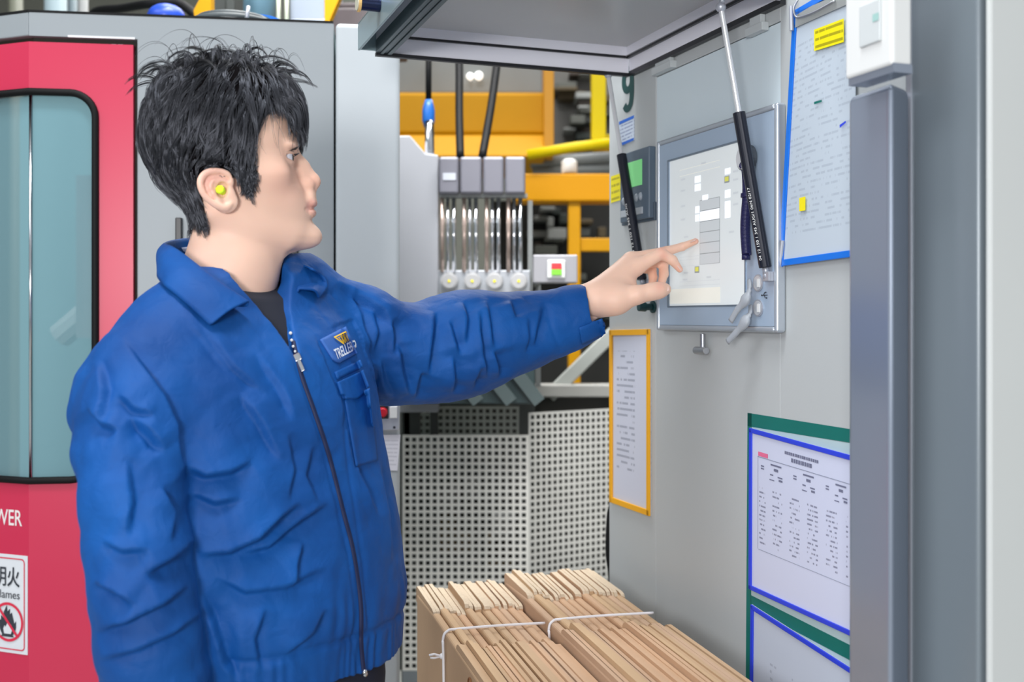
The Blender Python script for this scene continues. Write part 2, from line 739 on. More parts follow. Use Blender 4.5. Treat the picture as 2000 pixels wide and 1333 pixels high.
# ------------------------------------------------------------------ control cabinet (right)
cab = thing('control_cabinet', 'tall pale grey machine control cabinet with its square cover swung up', 'cabinet', wq(0.2, 0, -0.2))
tL, _ = tz(1190, 620)
tR = 0.655
o0, _ = tz(1281, 600)
o1, _ = tz(1524, 600)
_, oz1 = tz(1282, 150)
_, oz0 = tz(1400, 640)
ztop = CZ + 0.95
b = MB()
b.wbox(tL, o0, 0.06, ztop, -0.03, 0)
b.wbox(o1, tR, 0.06, ztop, -0.03, 0)
b.wbox(o0, o1, 0.06, oz0, -0.03, 0)
b.wbox(o0, o1, oz1, ztop, -0.03, 0)
b.build('front_panel', m_wall, cab, bevel=0.0012)
b = MB()
b.wbox(o0 + 0.0013, o1 - 0.0013, oz0 + 0.0013, oz1 - 0.0013, -0.06, -0.0015)
b.build('back_plate', mat('mount_plate_paint', (212, 226, 233), 0.4, var=0.03), cab)
b = MB()
b.wbox(o0 - 0.01, o1 + 0.01, oz0 - 0.01, oz1 + 0.01, -0.061, -0.031)
b.build('seam', m_gap, cab)
b = MB()
b.wbox(tL, tR, 0.06, ztop, -0.38, -0.062)
b.build('body', m_wall, cab)
b = MB()
b.wbox(tL + 0.01, tR - 0.01, 0, 0.06, -0.36, -0.02)
b.build('plinth', m_greydk, cab)

# the big 9
x0, z0 = tz(1216, 223)
x1, _ = tz(1238, 222)
_, z1 = tz(1225, 131)
nine = []
for k in range(41):
    a = math.radians(-20 + 360 * k / 40)
    nine.append((0.50 + 0.36 * math.cos(a), 0.70 + 0.22 * math.sin(a)))
tail = [(0.86, 0.78), (0.87, 0.55), (0.85, 0.34), (0.76, 0.16), (0.58, 0.075), (0.36, 0.085), (0.20, 0.17)]
b = MB()
for path, n_ in ((nine, 41), ([tuple(q[:2]) for q in spline([(x, y, 0) for x, y in tail], 24)], 24)):
    base = len(b.v)
    for k, (x, y) in enumerate(path):
        p, q = path[max(k - 1, 0)], path[min(k + 1, n_ - 1)]
        d = Vector((q[0] - p[0], (q[1] - p[1]) * 2.1)).normalized()
        nx_, ny_ = -d.y * 0.18, d.x * 0.08
        for s_ in (-1, 1):
            b.v.append(tuple(wq(x0 + (x1 - x0) * (x + s_ * nx_), z0 + (z1 - z0) * (y + s_ * ny_), 0.0008 + (0.0002 if n_ == 24 else 0))))
    for k in range(n_ - 1):
        b.f.append((base + 2 * k, base + 2 * k + 1, base + 2 * k + 3, base + 2 * k + 2))
        b.mi.append(0)
b.build('number', m_print, cab, fix=False)


def on_wall(name, px, s, m, parent, thick=0.001, uv=True, side=None):
    """flat sheet whose corners bl, br, tr, tl are seen at these pixels, s in front of the cabinet"""
    pts = [wp(x, y, s) for x, y in px]
    return slab(pts, -WN * thick, name, m, parent, uv=uv, side=side)


# stickers on the far strip
m_dash = doc_mat('sticker_print', (206, 218, 236), (70, 90, 150), rows=7, words=9, dens=0.55)
on_wall('sticker', [(1209, 287), (1238, 274), (1238, 225), (1209, 238)], 0.0012, m_dash, cab)
b = MB()
for y0, y1, y2, y3 in ((238, 225, 231, 244), (281, 269, 274, 287)):
    b.quad([wp(1209, y3, 0.0016), wp(1238, y2, 0.0016), wp(1238, y1, 0.0016), wp(1209, y0, 0.0016)])
b.build('sticker_band', mat('sticker_blue', (40, 104, 206), 0.4), cab, fix=False)
m_ydash = doc_mat('yellow_sticker_print', (240, 226, 20), (120, 110, 20), rows=4, words=6, dens=0.6)
o = on_wall('sticker', [(1193, 397), (1211, 391), (1211, 339), (1193, 345)], 0.0012, m_ydash, cab)
o['label'] = 'yellow warning sticker'

# spring plunger and strut brackets
b = MB()
c = wp(1277, 600)
b.cyl(c, c + WN * 0.004, 0.011, 16)
b.cyl(c + WN * 0.004, c + WN * 0.016, 0.006, 14)
b.cyl(c + WN * 0.016, c + WN * 0.03, 0.0085, 16, r2=0.0075)
b.build('plunger', mat('dark_green_knob', (18, 62, 66), 0.35), cab, smooth=False, bevel=0.001)

# ---- the lid, swung up level
hz_ = (wp(1240, 140).z + wp(1535, 10).z) / 2
tf, _ = tz(1240, 140)
tn, _ = tz(1537, 10)


def onz(px, py, z):
    Y = (z - CZ) * F / (HZ - py)
    return Vector(((px - 1000) / F * Y, Y, z))


oc = onz(735, 101, hz_)
so = (oc - W0).dot(WN)                       # reach of the lid
lid_frame = mat('lid_white_lilac', (238, 238, 248), 0.32, var=0.02)
lid_dark = mat('dark_anodised_rail', (86, 100, 106), 0.35, 0.4, var=0.1, nscale=40)
lid_grey = mat('lid_inner_grey', (186, 188, 190), 0.3, 0.0, var=0.04)
lid = MB()
H = 0.052
E = 0.004
lid.wbox(tf, tn, hz_ + H, hz_ + H + 0.004, 0.012, so)          # skin
lid.wbox(tf - E, tf, hz_, hz_ + H + 0.004, 0.012, so)          # far rim
lid.wbox(tn, tn + E, hz_, hz_ + H + 0.004, 0.012, so)          # near rim
lid.wbox(tf, tn, hz_ + 0.004, hz_ + H, 0.008, 0.012)
lid.wbox(tf, tn, hz_, hz_ + H + 0.004, so - 0.004, so)
lido = lid.build('lid', lid_frame, cab, bevel=0.001)
b = MB()                                                       # raised inner frame and its centre panel
w1, w2 = 0.006, 0.012
b.wbox(tf + 0.002, tn - 0.002, hz_ + 0.031, hz_ + H - 0.001, 0.016, 0.02)
b.wbox(tf + 0.004, tf + 0.007, hz_ + 0.030, hz_ + H - 0.001, 0.02, so - 0.02)
b.wbox(tn - 0.007, tn - 0.004, hz_ + 0.030, hz_ + H - 0.001, 0.02, so - 0.02)
b.build('inner_frame', lid_frame, lido)
b = MB()
b.wbox(tf + 0.007, tn - 0.007, hz_ + H - 0.006, hz_ + H - 0.002, 0.02, so - 0.03)
b.build('inner_panel', lid_grey, lido)
b = MB()                                                       # black seal between the two steps and along the rim
b.wbox(tf + 0.0005, tf + 0.0052, hz_ + 0.0262, hz_ + 0.0302, 0.02, so - 0.01)
b.wbox(tf + 0.0005, tn - 0.0005, hz_ + 0.0262, hz_ + 0.0302, 0.0125, 0.0175)
b.wbox(tf - E - 0.002, tf + 0.003, hz_ - 0.006, hz_ - 0.0002, 0.012, so)
b.wbox(tf, tn, hz_ - 0.004, hz_ + 0.004, 0.002, 0.011)
b.build('seal', m_black, lido)
b = MB()                                                       # outer rail with grooves
ra, rb_ = tf + 0.004, tn + 0.02
b.wbox(ra, rb_, hz_ - 0.004, hz_ + 0.02, so - 0.026, so - 0.0185)
b.wbox(ra, rb_, hz_ - 0.002, hz_ + 0.02, so - 0.018, so - 0.0125)
b.wbox(ra, rb_, hz_ - 0.004, hz_ + 0.02, so - 0.012, so - 0.0065)
b.wbox(ra, rb_, hz_ - 0.002, hz_ + 0.02, so - 0.006, so + 0.001)
b.build('rail', lid_dark, lido, bevel=0.001)
b = MB()
b.wbox(tf - 0.002, rb_, hz_ + 0.001, hz_ + 0.046, so + 0.026, so + 0.03)
b.wbox(tf - 0.002, rb_, hz_ + 0.042, hz_ + 0.046, so, so + 0.03)
b.wbox(tf - 0.002, tf + 0.002, hz_ + 0.002, hz_ + 0.044, so, so + 0.027)
b.build('grip_channel', mat('pale_teal_aluminium', (150, 172, 178), 0.3, 0.3, var=0.04), lido, bevel=0.0008)
b = MB()                                                       # the round lock on the grip channel
lc = onz(742, 9, hz_ + 0.030)
ro = (742 - 1000) / F
q_0 = wq(0, 0, so + 0.03)
tl_ = (ro * q_0.y - q_0.x) / (WT.x - ro * WT.y)
lc = wq(tl_, CZ + (HZ - 10) / F * wq(tl_, 0, so + 0.03).y, so + 0.03)
b.cyl(lc, lc + WN * 0.03, 0.0105, 24, 0)
b.cyl(lc + WN * 0.03, lc + WN * 0.034, 0.0135, 24, 1)
b.cyl(lc + WN * 0.034, lc + WN * 0.036, 0.0115, 24, 2)
b.build('lock', [mat('blued_steel', (46, 54, 84), 0.25, 0.8), mat('amber_ring', (232, 190, 120), 0.35), mat('cream_cap', (206, 206, 186), 0.4)], lido, bevel=0.0006)
# hinge blocks under the lid
for (xa, ya, xb, yb) in ((1284, 136, 1322, 122), (1468, 62, 1502, 44)):
    ta, za = tz(xa, ya)
    tb, zb = tz(xb, yb)
    b = MB()
    b.wbox(ta, tb, (za + zb) / 2 - 0.010, (za + zb) / 2 + 0.002, 0, 0.012)
    b.wbox(ta + 0.008, tb - 0.008, (za + zb) / 2 + 0.002, hz_ + 0.006, 0.001, 0.009)
    b.build('hinge', mat('hinge_grey', (190, 196, 198), 0.4), cab, bevel=0.001)


def strut(top, bot, joint, label, bracket):
    top, bot = Vector(top), Vector(bot)
    d = (bot - top)
    g = MB()
    g.cyl(top + d * joint, bot - d.normalized() * 0.012, 0.0088, 24)
    s = g.build('gas_strut', mat('strut_black', (34, 37, 48), 0.28, 0.3), cab, smooth=False, bevel=0.0012)
    s['label'] = label
    g = MB()
    g.cyl(top, top + d * joint, 0.0040, 18)
    g.build('rod', mat('bright_rod', (226, 228, 232), 0.25, 0.4, var=0.02), s, smooth=False)
    g = MB()
    g.ball(top, 0.0075, 14)
    g.tube([top - WN * 0.004 + ZU * 0.02, top - WN * 0.001 + ZU * 0.004], 0.004, 10)
    g.ball(bot, 0.006, 14)
    g.cyl(bot - d.normalized() * 0.015, bot, 0.0045, 12)
    g.build('ball_joint', m_alu, s, smooth=True)
    g = MB()
    for q0, q1, w in ((0.035, 0.062, 0.0011), (0.066, 0.07, 0.0011), (0.074, 0.1, 0.0011)):
        pass
    return s, d


def on_strut(text, s, top, bot, f0, f1, view):
    """white print running along the strut body"""
    top, bot = Vector(top), Vector(bot)
    d = (top - bot).normalized()
    n = Vector(view).normalized()
    n = (n - d * n.dot(d)).normalized()
    side = n.cross(d)
    L = (bot - top).length
    lettering(text, 0.0036, bot + d * (L * f0) + n * 0.0090 + side * 0.0006, d, -side if False else n.cross(d), m_white, s, width=L * (f1 - f0), name='print', thick=0.0)


tS, zS = tz(1522, 545)
topR = onz(1408, 14, hz_ - 0.006)
botR = wq(tS - 0.001, zS + 0.004, 0.02)
st, _ = strut(topR, botR, 0.39, 'near gas strut with black cylinder and bright rod', None)
on_strut('04 12 150 1 345 AUG/1 06N 02/17', st, topR, botR, 0.06, 0.33, (-0.55, -1, 0.1))
topL = onz(1188, 146, hz_ - 0.004)
botL = wq(tz(1276, 560)[0], zS, 0.02)
st, _ = strut(topL, botL, 0.385, 'far gas strut behind the hand', None)
on_strut('04 12 150 1 345 AUG', st, topL, botL, 0.14, 0.38, (-0.8, -1, 0.1))
b = MB()
b.wbox(tS - 0.014, tS + 0.016, zS - 0.008, zS + 0.022, 0, 0.012)
b.wbox(tS - 0.006, tS + 0.010, zS - 0.004, zS + 0.010, 0.012, 0.024)
b.build('strut_bracket', m_alu, cab, bevel=0.0012)
b = MB()
tb_ = tz(1276, 560)[0]
b.wbox(tb_ - 0.012, tb_ + 0.012, zS - 0.012, zS + 0.012, 0, 0.016)
b.build('strut_bracket', m_alu, cab, bevel=0.0012)

# ------------------------------------------------------------------ touch screen unit
SP = 0.016
hm = thing('touch_panel', 'silver framed touch screen panel that the man is pointing at', 'touch screen', wq(0.19, tz(1400, 645)[1], 0.0))
t0, zt = tz(1281, 277, SP)
t1, _ = tz(1517, 300, SP)
_, zb_ = tz(1281, 645, SP)
b = MB()
fr_ = 0.009
b.wbox(t0, t0 + fr_, zb_, zt, 0, SP)
b.wbox(t1 - fr_, t1, zb_, zt, 0, SP)
b.wbox(t0 + fr_, t1 - fr_, zb_, zb_ + fr_, 0, SP)
b.wbox(t0 + fr_, t1 - fr_, zt - fr_, zt, 0, SP)
b.build('frame', mat('silver_frame', (178, 186, 196), 0.3, 0.45, var=0.03), hm, bevel=0.004, seg=4)
b = MB()
s0, sz1 = tz(1304, 316, SP)
s1, _ = tz(1453, 400, SP)
_, sz0 = tz(1304, 598, SP)
fc = mat('panel_blue_grey', (166, 185, 207), 0.3, 0.15, var=0.03)
b.wbox(t0 + fr_, s0, zb_ + fr_, zt - fr_, 0.002, SP - 0.002)
b.wbox(s1, t1 - fr_, zb_ + fr_, zt - fr_, 0.002, SP - 0.002)
b.wbox(s0, s1, zb_ + fr_, sz0, 0.002, SP - 0.002)
b.wbox(s0, s1, sz1, zt - fr_, 0.002, SP - 0.002)
b.build('bezel', fc, hm)
b = MB()
e = 0.0025
b.wbox(s0 - e, s0, sz0 - e, sz1 + e, SP - 0.003, SP - 0.0006)
b.wbox(s1, s1 + e, sz0 - e, sz1 + e, SP - 0.003, SP - 0.0006)
b.wbox(s0, s1, sz0 - e, sz0, SP - 0.003, SP - 0.0006)
b.wbox(s0, s1, sz1, sz1 + e, SP - 0.003, SP - 0.0006)
b.build('screen_rim', mat('screen_rim', (120, 134, 150), 0.3, 0.5), hm)
SS = SP - 0.004
scr_m = mat('lit_screen', (206, 212, 214), 0.25, var=0.012, emit=0.42)
sc = slab([wq(s0, sz0, SS), wq(s1, sz0, SS), wq(s1, sz1, SS), wq(s0, sz1, SS)], -WN * 0.004, 'screen', scr_m, hm)
sc['label'] = 'pale lit touch screen'
UIN = {'white': 'input_field', 'line': 'list_outline', 'pale': 'list_row', 'yellow': 'status_icon', 'cream': 'menu_bar'}
UIC = {'white': ((236, 240, 246), 0.62), 'line': ((146, 152, 156), 0.3), 'pale': ((188, 194, 198), 0.42), 'yellow': ((206, 206, 90), 0.4), 'cream': ((214, 214, 206), 0.5)}


def uiq(k, pts):
    b = MB()
    b.quad(pts)
    b.build(UIN[k], mat('screen_' + k, UIC[k][0], 0.3, var=0.0, emit=UIC[k][1]), sc, fix=False)



def uib(k, x0, y0, x1, y1, s=0.0004):
    """rectangle on the screen, given by its top left and bottom right pixels"""
    ta, za = tz(x0, y0, SS)
    tb, zb2 = tz(x1, y1, SS)
    uiq(k, [wq(ta, zb2, SS + s), wq(tb, zb2, SS + s), wq(tb, za, SS + s), wq(ta, za, SS + s)])


def uir(k, x, y, w, h, s=0.0004):
    """rectangle with a corner at a pixel and size in millimetres"""
    ta, za = tz(x, y, SS)
    uiq(k, [wq(ta, za - h / 1000, SS + s), wq(ta + w / 1000, za - h / 1000, SS + s), wq(ta + w / 1000, za, SS + s), wq(ta, za, SS + s)])


uir('line', 1367, 392, 62, 102, 0.0003)                       # drop-down list: outline, then cells
ta, za = tz(1367, 392, SS)
for i in range(6):
    k = 'white' if i == 1 else 'pale'
    hh_ = 102 / 6
    za_ = za - i * hh_ / 1000 - 0.0008
    uiq(k, [wq(ta + 0.001, za_ - hh_ / 1000 + 0.0012, SS + 0.0005), wq(ta + 0.061, za_ - hh_ / 1000 + 0.0012, SS + 0.0005), wq(ta + 0.061, za_, SS + 0.0005), wq(ta + 0.001, za_, SS + 0.0005)])
for x, y, w, h in ((1357, 345, 19, 11), (1357, 361, 19, 11), (1372, 382, 18, 9), (1358, 404, 14, 11), (1358, 420, 14, 11), (1416, 330, 16, 9), (1416, 372, 16, 12), (1416, 394, 16, 13), (1416, 410, 16, 13)):
    uir('white', x, y, w, h)
for x, y in ((1415, 345), (1357, 521)):
    uir('line', x, y, 15, 10.5, 0.0003)
    uir('yellow', x + 1.2, y + 1.2, 11, 7, 0.0006)
for y in (330, 342, 500, 506, 518, 548, 556):
    uir('cream' if y < 345 else 'pale', 1328, y + 3, 128, 0.7)
uir('cream', 1306, 566, 168, 24, 0.0002)
for x, y in ((1330, 350), (1330, 372), (1330, 402), (1330, 428), (1336, 462), (1336, 532), (1334, 545), (1432, 334), (1432, 350), (1432, 376), (1432, 398), (1370, 318), (1424, 452), (1380, 540), (1334, 482)):
    uir('pale', x, y, 15, 3)
# service ports with their rubber caps hanging
for (cx, cy) in ((1482, 553), (1482, 602)):
    c = wp(cx, cy, SP - 0.002)
    b = MB()
    b.cyl(c, c + WN * 0.002, 0.0125, 28, 0)
    b.cyl(c + WN * 0.002, c + WN * 0.0026, 0.0105, 28, 1)
    p = b.build('port', [m_alu, mat('port_silver', (206, 210, 216), 0.3, 0.4)], hm, bevel=0.0006)
    b = MB()
    tt_ = (c - W0).dot(WT)
    b.wbox(tt_ + 0.001, tt_ + 0.006, c.z - 0.006, c.z + 0.006, SP + 0.0006, SP + 0.0018)
    b.build('socket', m_white, p)
m_cap = mat('grey_rubber_cap', (158, 164, 172), 0.45)
for k, pts in enumerate((((1463, 548), (1464, 562), (1460, 578), (1452, 592), (1440, 606), (1427, 628)), ((1466, 598), (1465, 612), (1459, 622), (1450, 636), (1436, 652), (1421, 668)))):
    b = MB()
    path = [wp(x, y, SP + 0.004 + 0.004 * i) for i, (x, y) in enumerate(pts)]
    path = spline(path, 22)
    rr = [0.0046] * 22
    for i in range(22):
        f = i / 21
        rr[i] = 0.0042 + 0.0058 * math.exp(-((f - 0.5) / 0.17) ** 2) + (0.0012 if f > 0.75 else 0) - (0.0016 if i in (5, 7) else 0)
    base = len(b.v)
    b.tube(path, rr, 14)
    # flatten the cap towards the panel
    for i in range(len(b.v)):
        q = Vector(b.v[i])
        j = min(21, i // 14)
        dd = (q - path[j])
        b.v[i] = tuple(q - WN * dd.dot(WN) * 0.45)
    o = b.build('port_cap', m_cap, hm, smooth=True)
    o['label'] = 'upper grey rubber port cap hanging open' if k == 0 else 'lower grey rubber port cap hanging open'
# usb mark
b = MB()
c = wp(1494, 577, SP - 0.0018)
q = lambda x, y: c + WT * x + ZU * y + WN * 0.0006
b.tube([q(-0.007, 0), q(0.007, 0)], 0.0005, 6)
b.tube([q(-0.003, 0), q(0.0, 0.004), q(0.003, 0.004)], 0.0005, 6)
b.tube([q(-0.001, 0), q(0.0015, -0.004), q(0.004, -0.004)], 0.0005, 6)
b.ball(q(-0.007, 0), 0.0013, 8)
b.ball(q(0.003, 0.004), 0.0011, 8)
b.wbox((q(0.004, 0) - W0).dot(WT), (q(0.006, 0) - W0).dot(WT), c.z - 0.005, c.z - 0.003, SP - 0.0015, SP - 0.0008)
b.build('port_mark', m_ink, hm)
# clamp screw under the panel
b = MB()
c = wp(1372, 652, 0.010)
b.cyl(c, c - ZU * 0.024, 0.004, 14)
b.cyl(c - ZU * 0.027 - WT * 0.022, c - ZU * 0.027 + WT * 0.012, 0.006, 16)
b.build('clamp_screw', m_steel, hm, bevel=0.0008)

# stylus cord on its magnet
cc = thing('coiled_cord', 'dark navy coiled cord hanging from a round magnet beside the touch screen', 'cord', wp(1470, 310, SP))
c = wp(1465, 309, SP)
b = MB()
b.cyl(c, c + WN * 0.012, 0.019, 30, 0)
b.cyl(c + WN * 0.012, c + WN * 0.0135, 0.017, 30, 1)
b.build('magnet', [m_dgrey, mat('pale_disc', (214, 216, 220), 0.35)], cc, bevel=0.001)
b = MB()
path = []
NT = 62
a0, a1 = wp(1458, 334, SP + 0.010), wp(1457, 497, SP + 0.008)
for i in range(NT * 10 + 1):
    f = i / (NT * 10)
    p = a0.lerp(a1, f) + WT * (0.0025 * math.sin(f * 7))
    rad = 0.0062 + (0.0022 if abs(f - 0.29) < 0.025 else 0)
    a = 2 * math.pi * i / 10
    path.append(p + WT * math.cos(a) * rad + WN * math.sin(a) * rad)
b.tube(path, 0.00135, 6)
m_cord = mat('navy_cord', (32, 32, 78), 0.35)
b.build('coil', m_cord, cc, smooth=True)
b = MB()
b.tube(spline([c + WN * 0.008, c + WN * 0.014 - ZU * 0.012 - WT * 0.004, a0 + ZU * 0.004 - WT * 0.006, a0 + WN * 0.006, a0], 16), 0.0022, 8)
b.cyl(a1, a1 - ZU * 0.008, 0.0062, 14)
b.build('cord_end', m_cord, cc, smooth=True)

# ------------------------------------------------------------------ keypad controller on the far strip
kp = thing('keypad_controller', 'small dark grey keypad controller with a green display beside the number nine', 'controller', wp(1240, 430, 0))
ks = 0.014
k0, kz1 = tz(1211, 303, ks)
k1, _ = tz(1267, 350, ks)
_, kz0 = tz(1211, 436, ks)
b = MB()
b.wbox(k0, k1, kz0, kz1, 0, ks)
b.build('housing', mat('controller_grey', (92, 108, 124), 0.4), kp, bevel=0.002)
d0, dz1 = tz(1226, 319, ks)
d1, _ = tz(1254, 330, ks)
_, dz0 = tz(1226, 368, ks)
slab([wq(d0, dz0, ks + 0.001), wq(d1, dz0, ks + 0.001), wq(d1, dz1, ks + 0.001), wq(d0, dz1, ks + 0.001)], -WN * 0.001, 'display', mat('green_display', (120, 204, 130), 0.3, var=0.02, emit=0.35), kp)
m_key = mat('controller_keys', (150, 160, 170), 0.4)
for i in range(5):
    x, y = 1219 + 8.2 * i, 394 - 2.6 * i + (0 if i else 0)
    c = wp(x, y, ks)
    b = MB()
    b.ball(c, 0.005, 10, sc=(1, 1, 1.5))
    b.build('key', m_key, kp, smooth=True)
g0, gz1 = tz(1213, 413, ks)
g1, _ = tz(1257, 405, ks)
_, gz0 = tz(1213, 426, ks)
for i in range(3):
    w = (g1 - g0) / 3
    b = MB()
    b.wbox(g0 + w * i + 0.002, g0 + w * (i + 1) - 0.002, gz0, gz1, ks, ks + 0.002)
    b.build('key', mat('controller_wide_keys', (176, 184, 192), 0.4), kp, bevel=0.0006)
b = MB()
b.wbox(k0 - 0.012, k1 + 0.004, kz0 - 0.004, kz0 + 0.028, 0, 0.005)
b.build('base', mat('controller_base', (70, 84, 98), 0.45), kp, bevel=0.001)


# ------------------------------------------------------------------ notices on the cabinet
def framed(name, label, cat, px, bar, fm, sheet, s=0.0015, tk=0.0025, sides='lrtb', group=None, gloss=True):
    """px: bl, br, tr, tl; bars of the given pixel width follow the edges"""
    pts = [wp(x, y, s) for x, y in px]
    c = sum(pts, Vector()) / 4
    t = thing(name, label, cat, pts[0], group)
    slab([p for p in pts], -WN * 0.001, 'sheet', sheet, t)
    bl, br, tr, tl = pts
    ed = {'b': (bl, br), 'r': (br, tr), 't': (tr, tl), 'l': (tl, bl)}
    for k in sides:
        p, q = ed[k]
        d = (q - p).normalized()
        inn = (c - (p + q) / 2)
        inn = (inn - d * inn.dot(d)).normalized() * bar
        b = MB()
        b.hexa([p, q, q + inn, p + inn], [p + WN * tk, q + WN * tk, q + inn + WN * tk, p + inn + WN * tk])
        b.build('frame_strip', fm, t, bevel=0.0008)
    return t


doc_y = doc_mat('checklist_print', (206, 210, 226), (96, 104, 124), rows=30, words=5, u0=0.16, u1=0.62, v0=0.2, v1=0.88, dens=0.52, strength=0.5)
framed('wall_notice', 'narrow white checklist in a yellow frame on the cabinet below the touch screen', 'notice', [(1193, 981), (1271, 1009), (1271, 643), (1193, 645)], 0.0105, m_frame_y, doc_y, tk=0.004)

tape = thing('tape_border', 'dark green tape border stuck around the blue framed sheets', 'tape', wp(1456, 1320, 0))
for px in ([(1456, 1420), (1466, 1424), (1468, 808), (1460, 807)], [(1460, 833), (1700, 872), (1700, 845), (1460, 807)], [(1466, 1187), (1700, 1312), (1700, 1281), (1466, 1163)]):
    on_wall('tape_strip', px, 0.0006, m_green, tape, thick=0.0004)

film = mat('clear_pocket', (176, 200, 206), 0.25, var=0.02)
on_wall('pocket_film', [(1466, 1165), (1700, 1282), (1700, 873), (1468, 834)], 0.0003, film, tape, thick=0.0002)
on_wall('pocket_film', [(1466, 1440), (1700, 1560), (1700, 1312), (1467, 1188)], 0.0003, film, tape, thick=0.0002)
doc_a = doc_mat('data_chart_print', (206, 212, 236), (86, 90, 120), rows=36, words=26, u0=0.1, u1=0.92, v0=0.3, v1=0.66, dens=0.5, strength=0.7, gaps=6)
A4 = [(1464, 1151), (1676, 1249), (1676, 893), (1465, 836)]
ta_ = framed('data_sheet', 'blue framed data chart with a red mark and columns of figures', 'notice', A4, 0.0068, m_frame_b, doc_a, s=0.0022)


def on_sheet(px4, u, v):
    bl, br, tr, tl = [Vector((x, y)) for x, y in px4]
    return (bl * (1 - u) + br * u) * (1 - v) + (tl * (1 - u) + tr * u) * v


def print_bars(name, px4, bars, m, parent, s):
    b = MB()
    for u0, v0, u1, v1 in bars:
        q = [on_sheet(px4, *c) for c in ((u0, v0), (u1, v0), (u1, v1), (u0, v1))]
        b.quad([wp(p.x, p.y, s) for p in q])
    o = b.build(name, m, parent, fix=False)
    if len(bars) > 1:
        o['kind'] = 'stuff'


print_bars('red_mark', A4, [(0.075, 0.842, 0.165, 0.868)], mat('red_print', (226, 110, 150), 0.6), ta_, 0.0026)
hd = []
r2 = random.Random(3)
for (u0, u1, v, h) in ((0.32, 0.62, 0.90, 0.018), (0.38, 0.56, 0.862, 0.024)):
    u = u0
    while u < u1:
        w = r2.uniform(0.012, 0.026)
        hd.append((u, v, u + w * 0.8, v + h))
        u += w
for base in (0.1, 0.4, 0.7):
    hd += [(base + 0.09, 0.806, base + 0.19, 0.816), (base + 0.12, 0.776, base + 0.16, 0.792), (base, 0.782, base + 0.03, 0.79), (base, 0.766, base + 0.03, 0.774),
           (base + 0.085, 0.746, base + 0.115, 0.754), (base + 0.155, 0.742, base + 0.2, 0.75), (base + 0.165, 0.722, base + 0.2, 0.734), (base + 0.08, 0.716, base + 0.125, 0.722)]
print_bars('heading_print', A4, hd, mat('print_grey', (110, 114, 140), 0.6), ta_, 0.0026)
print_bars('rule', A4, [(0.07, 0.834, 0.95, 0.838), (0.08, 0.268, 0.95, 0.271), (0.948, 0.27, 0.95, 0.836), (0.072, 0.27, 0.0745, 0.836)], mat('rule_grey', (140, 146, 168), 0.6), ta_, 0.0026)
B4 = [(1466, 1402), (1676, 1535), (1676, 1314), (1468, 1181)]
doc_b = doc_mat('second_sheet_print', (196, 204, 220), (120, 126, 148), rows=16, words=8, u0=0.2, u1=0.9, v0=0.1, v1=0.6, dens=0.42, strength=0.4)
tb2 = framed('data_sheet', 'lower blue framed sheet with creases, cut off by the cardboard', 'notice', B4, 0.0068, m_frame_b, doc_b, s=0.0022)
print_bars('printed_square', B4, [(0.47, 0.36, 0.53, 0.50)], mat('violet_print', (72, 70, 128), 0.5), tb2, 0.0026)

# hanging pocket with blue edges
doc_c = doc_mat('form_print', (190, 202, 214), (130, 142, 160), rows=44, words=10, u0=0.06, u1=0.96, v0=0.12, v1=0.86, dens=0.5, strength=0.3)
C4 = [(1523, 521), (1668, 502), (1672, -50), (1551, 22)]
hp = framed('document_pocket', 'clear document pocket with bright blue edges hanging beside the gas strut', 'document holder', C4, 0.009, m_blue, doc_c, s=0.006, sides='lbt')
b = MB()
p0 = [wp(x, y, 0.009) for x, y in ((1590, 100), (1648, 82), (1648, 36), (1590, 58))]
b.quad(p0)
b.build('sticker', doc_mat('yellow_note_print', (240, 226, 10), (84, 78, 10), rows=3.0, words=9, dens=0.62, u0=0.04, u1=0.97, v0=0.0, v1=1.0), hp, fix=False)
b = MB()
b.quad([wp(x, y, 0.009) for x, y in ((1561, 413), (1573, 411), (1573, 384), (1561, 387))])
b.build('sticker', m_sticker, hp, fix=False)
b = MB()
b.quad([wp(x, y, 0.009) for x, y in ((1590, 204), (1605, 199), (1605, 195), (1590, 199))])
b.build('green_mark', m_green, hp, fix=False)
b = MB()
b.quad([wp(x, y, 0.009) for x, y in ((1640, 250), (1652, 240), (1652, 236), (1640, 244))])
b.build('blue_mark', m_frame_b, hp, fix=False)
b = MB()
b.quad([wp(x, y, 0.0085) for x, y in ((1549, 56), (1660, 6), (1660, -20), (1552, 25))])
b.build('grey_strip', mat('grey_strip', (146, 150, 150), 0.4), hp, fix=False)
b = MB()
b.tube(spline([wp(1558, 0, 0.012), wp(1551, 14, 0.016), wp(1552, 28, 0.016), wp(1560, 34, 0.013), wp(1590, 24, 0.012), wp(1630, 2, 0.012)], 24), 0.0017, 8)
b.build('wire_hook', m_steel, hp, smooth=True)
b = MB()
b.tube([wp(1521, 545, 0.008), wp(1528, 470, 0.01)], 0.003, 8)
b.build('edge_clip', m_alu, hp)
b = MB()
b.tube([wp(1545, 12, 0.012), wp(1546, 60, 0.012)], 0.003, 8)
b.build('edge_clip', m_alu, hp)

# ------------------------------------------------------------------ near post, column and white switch box at the right
def XY(px, Y):
    return Vector(((px - 1000) / F * Y, Y, 0))


def strip_prism(name, pts, z0, z1, m, parent, bevel=0.0, seg=2):
    b = MB()
    b.prism([Vector((p.x, p.y, z0)) for p in pts], (0, 0, z1 - z0))
    return b.build(name, m, parent, bevel=bevel, seg=seg)


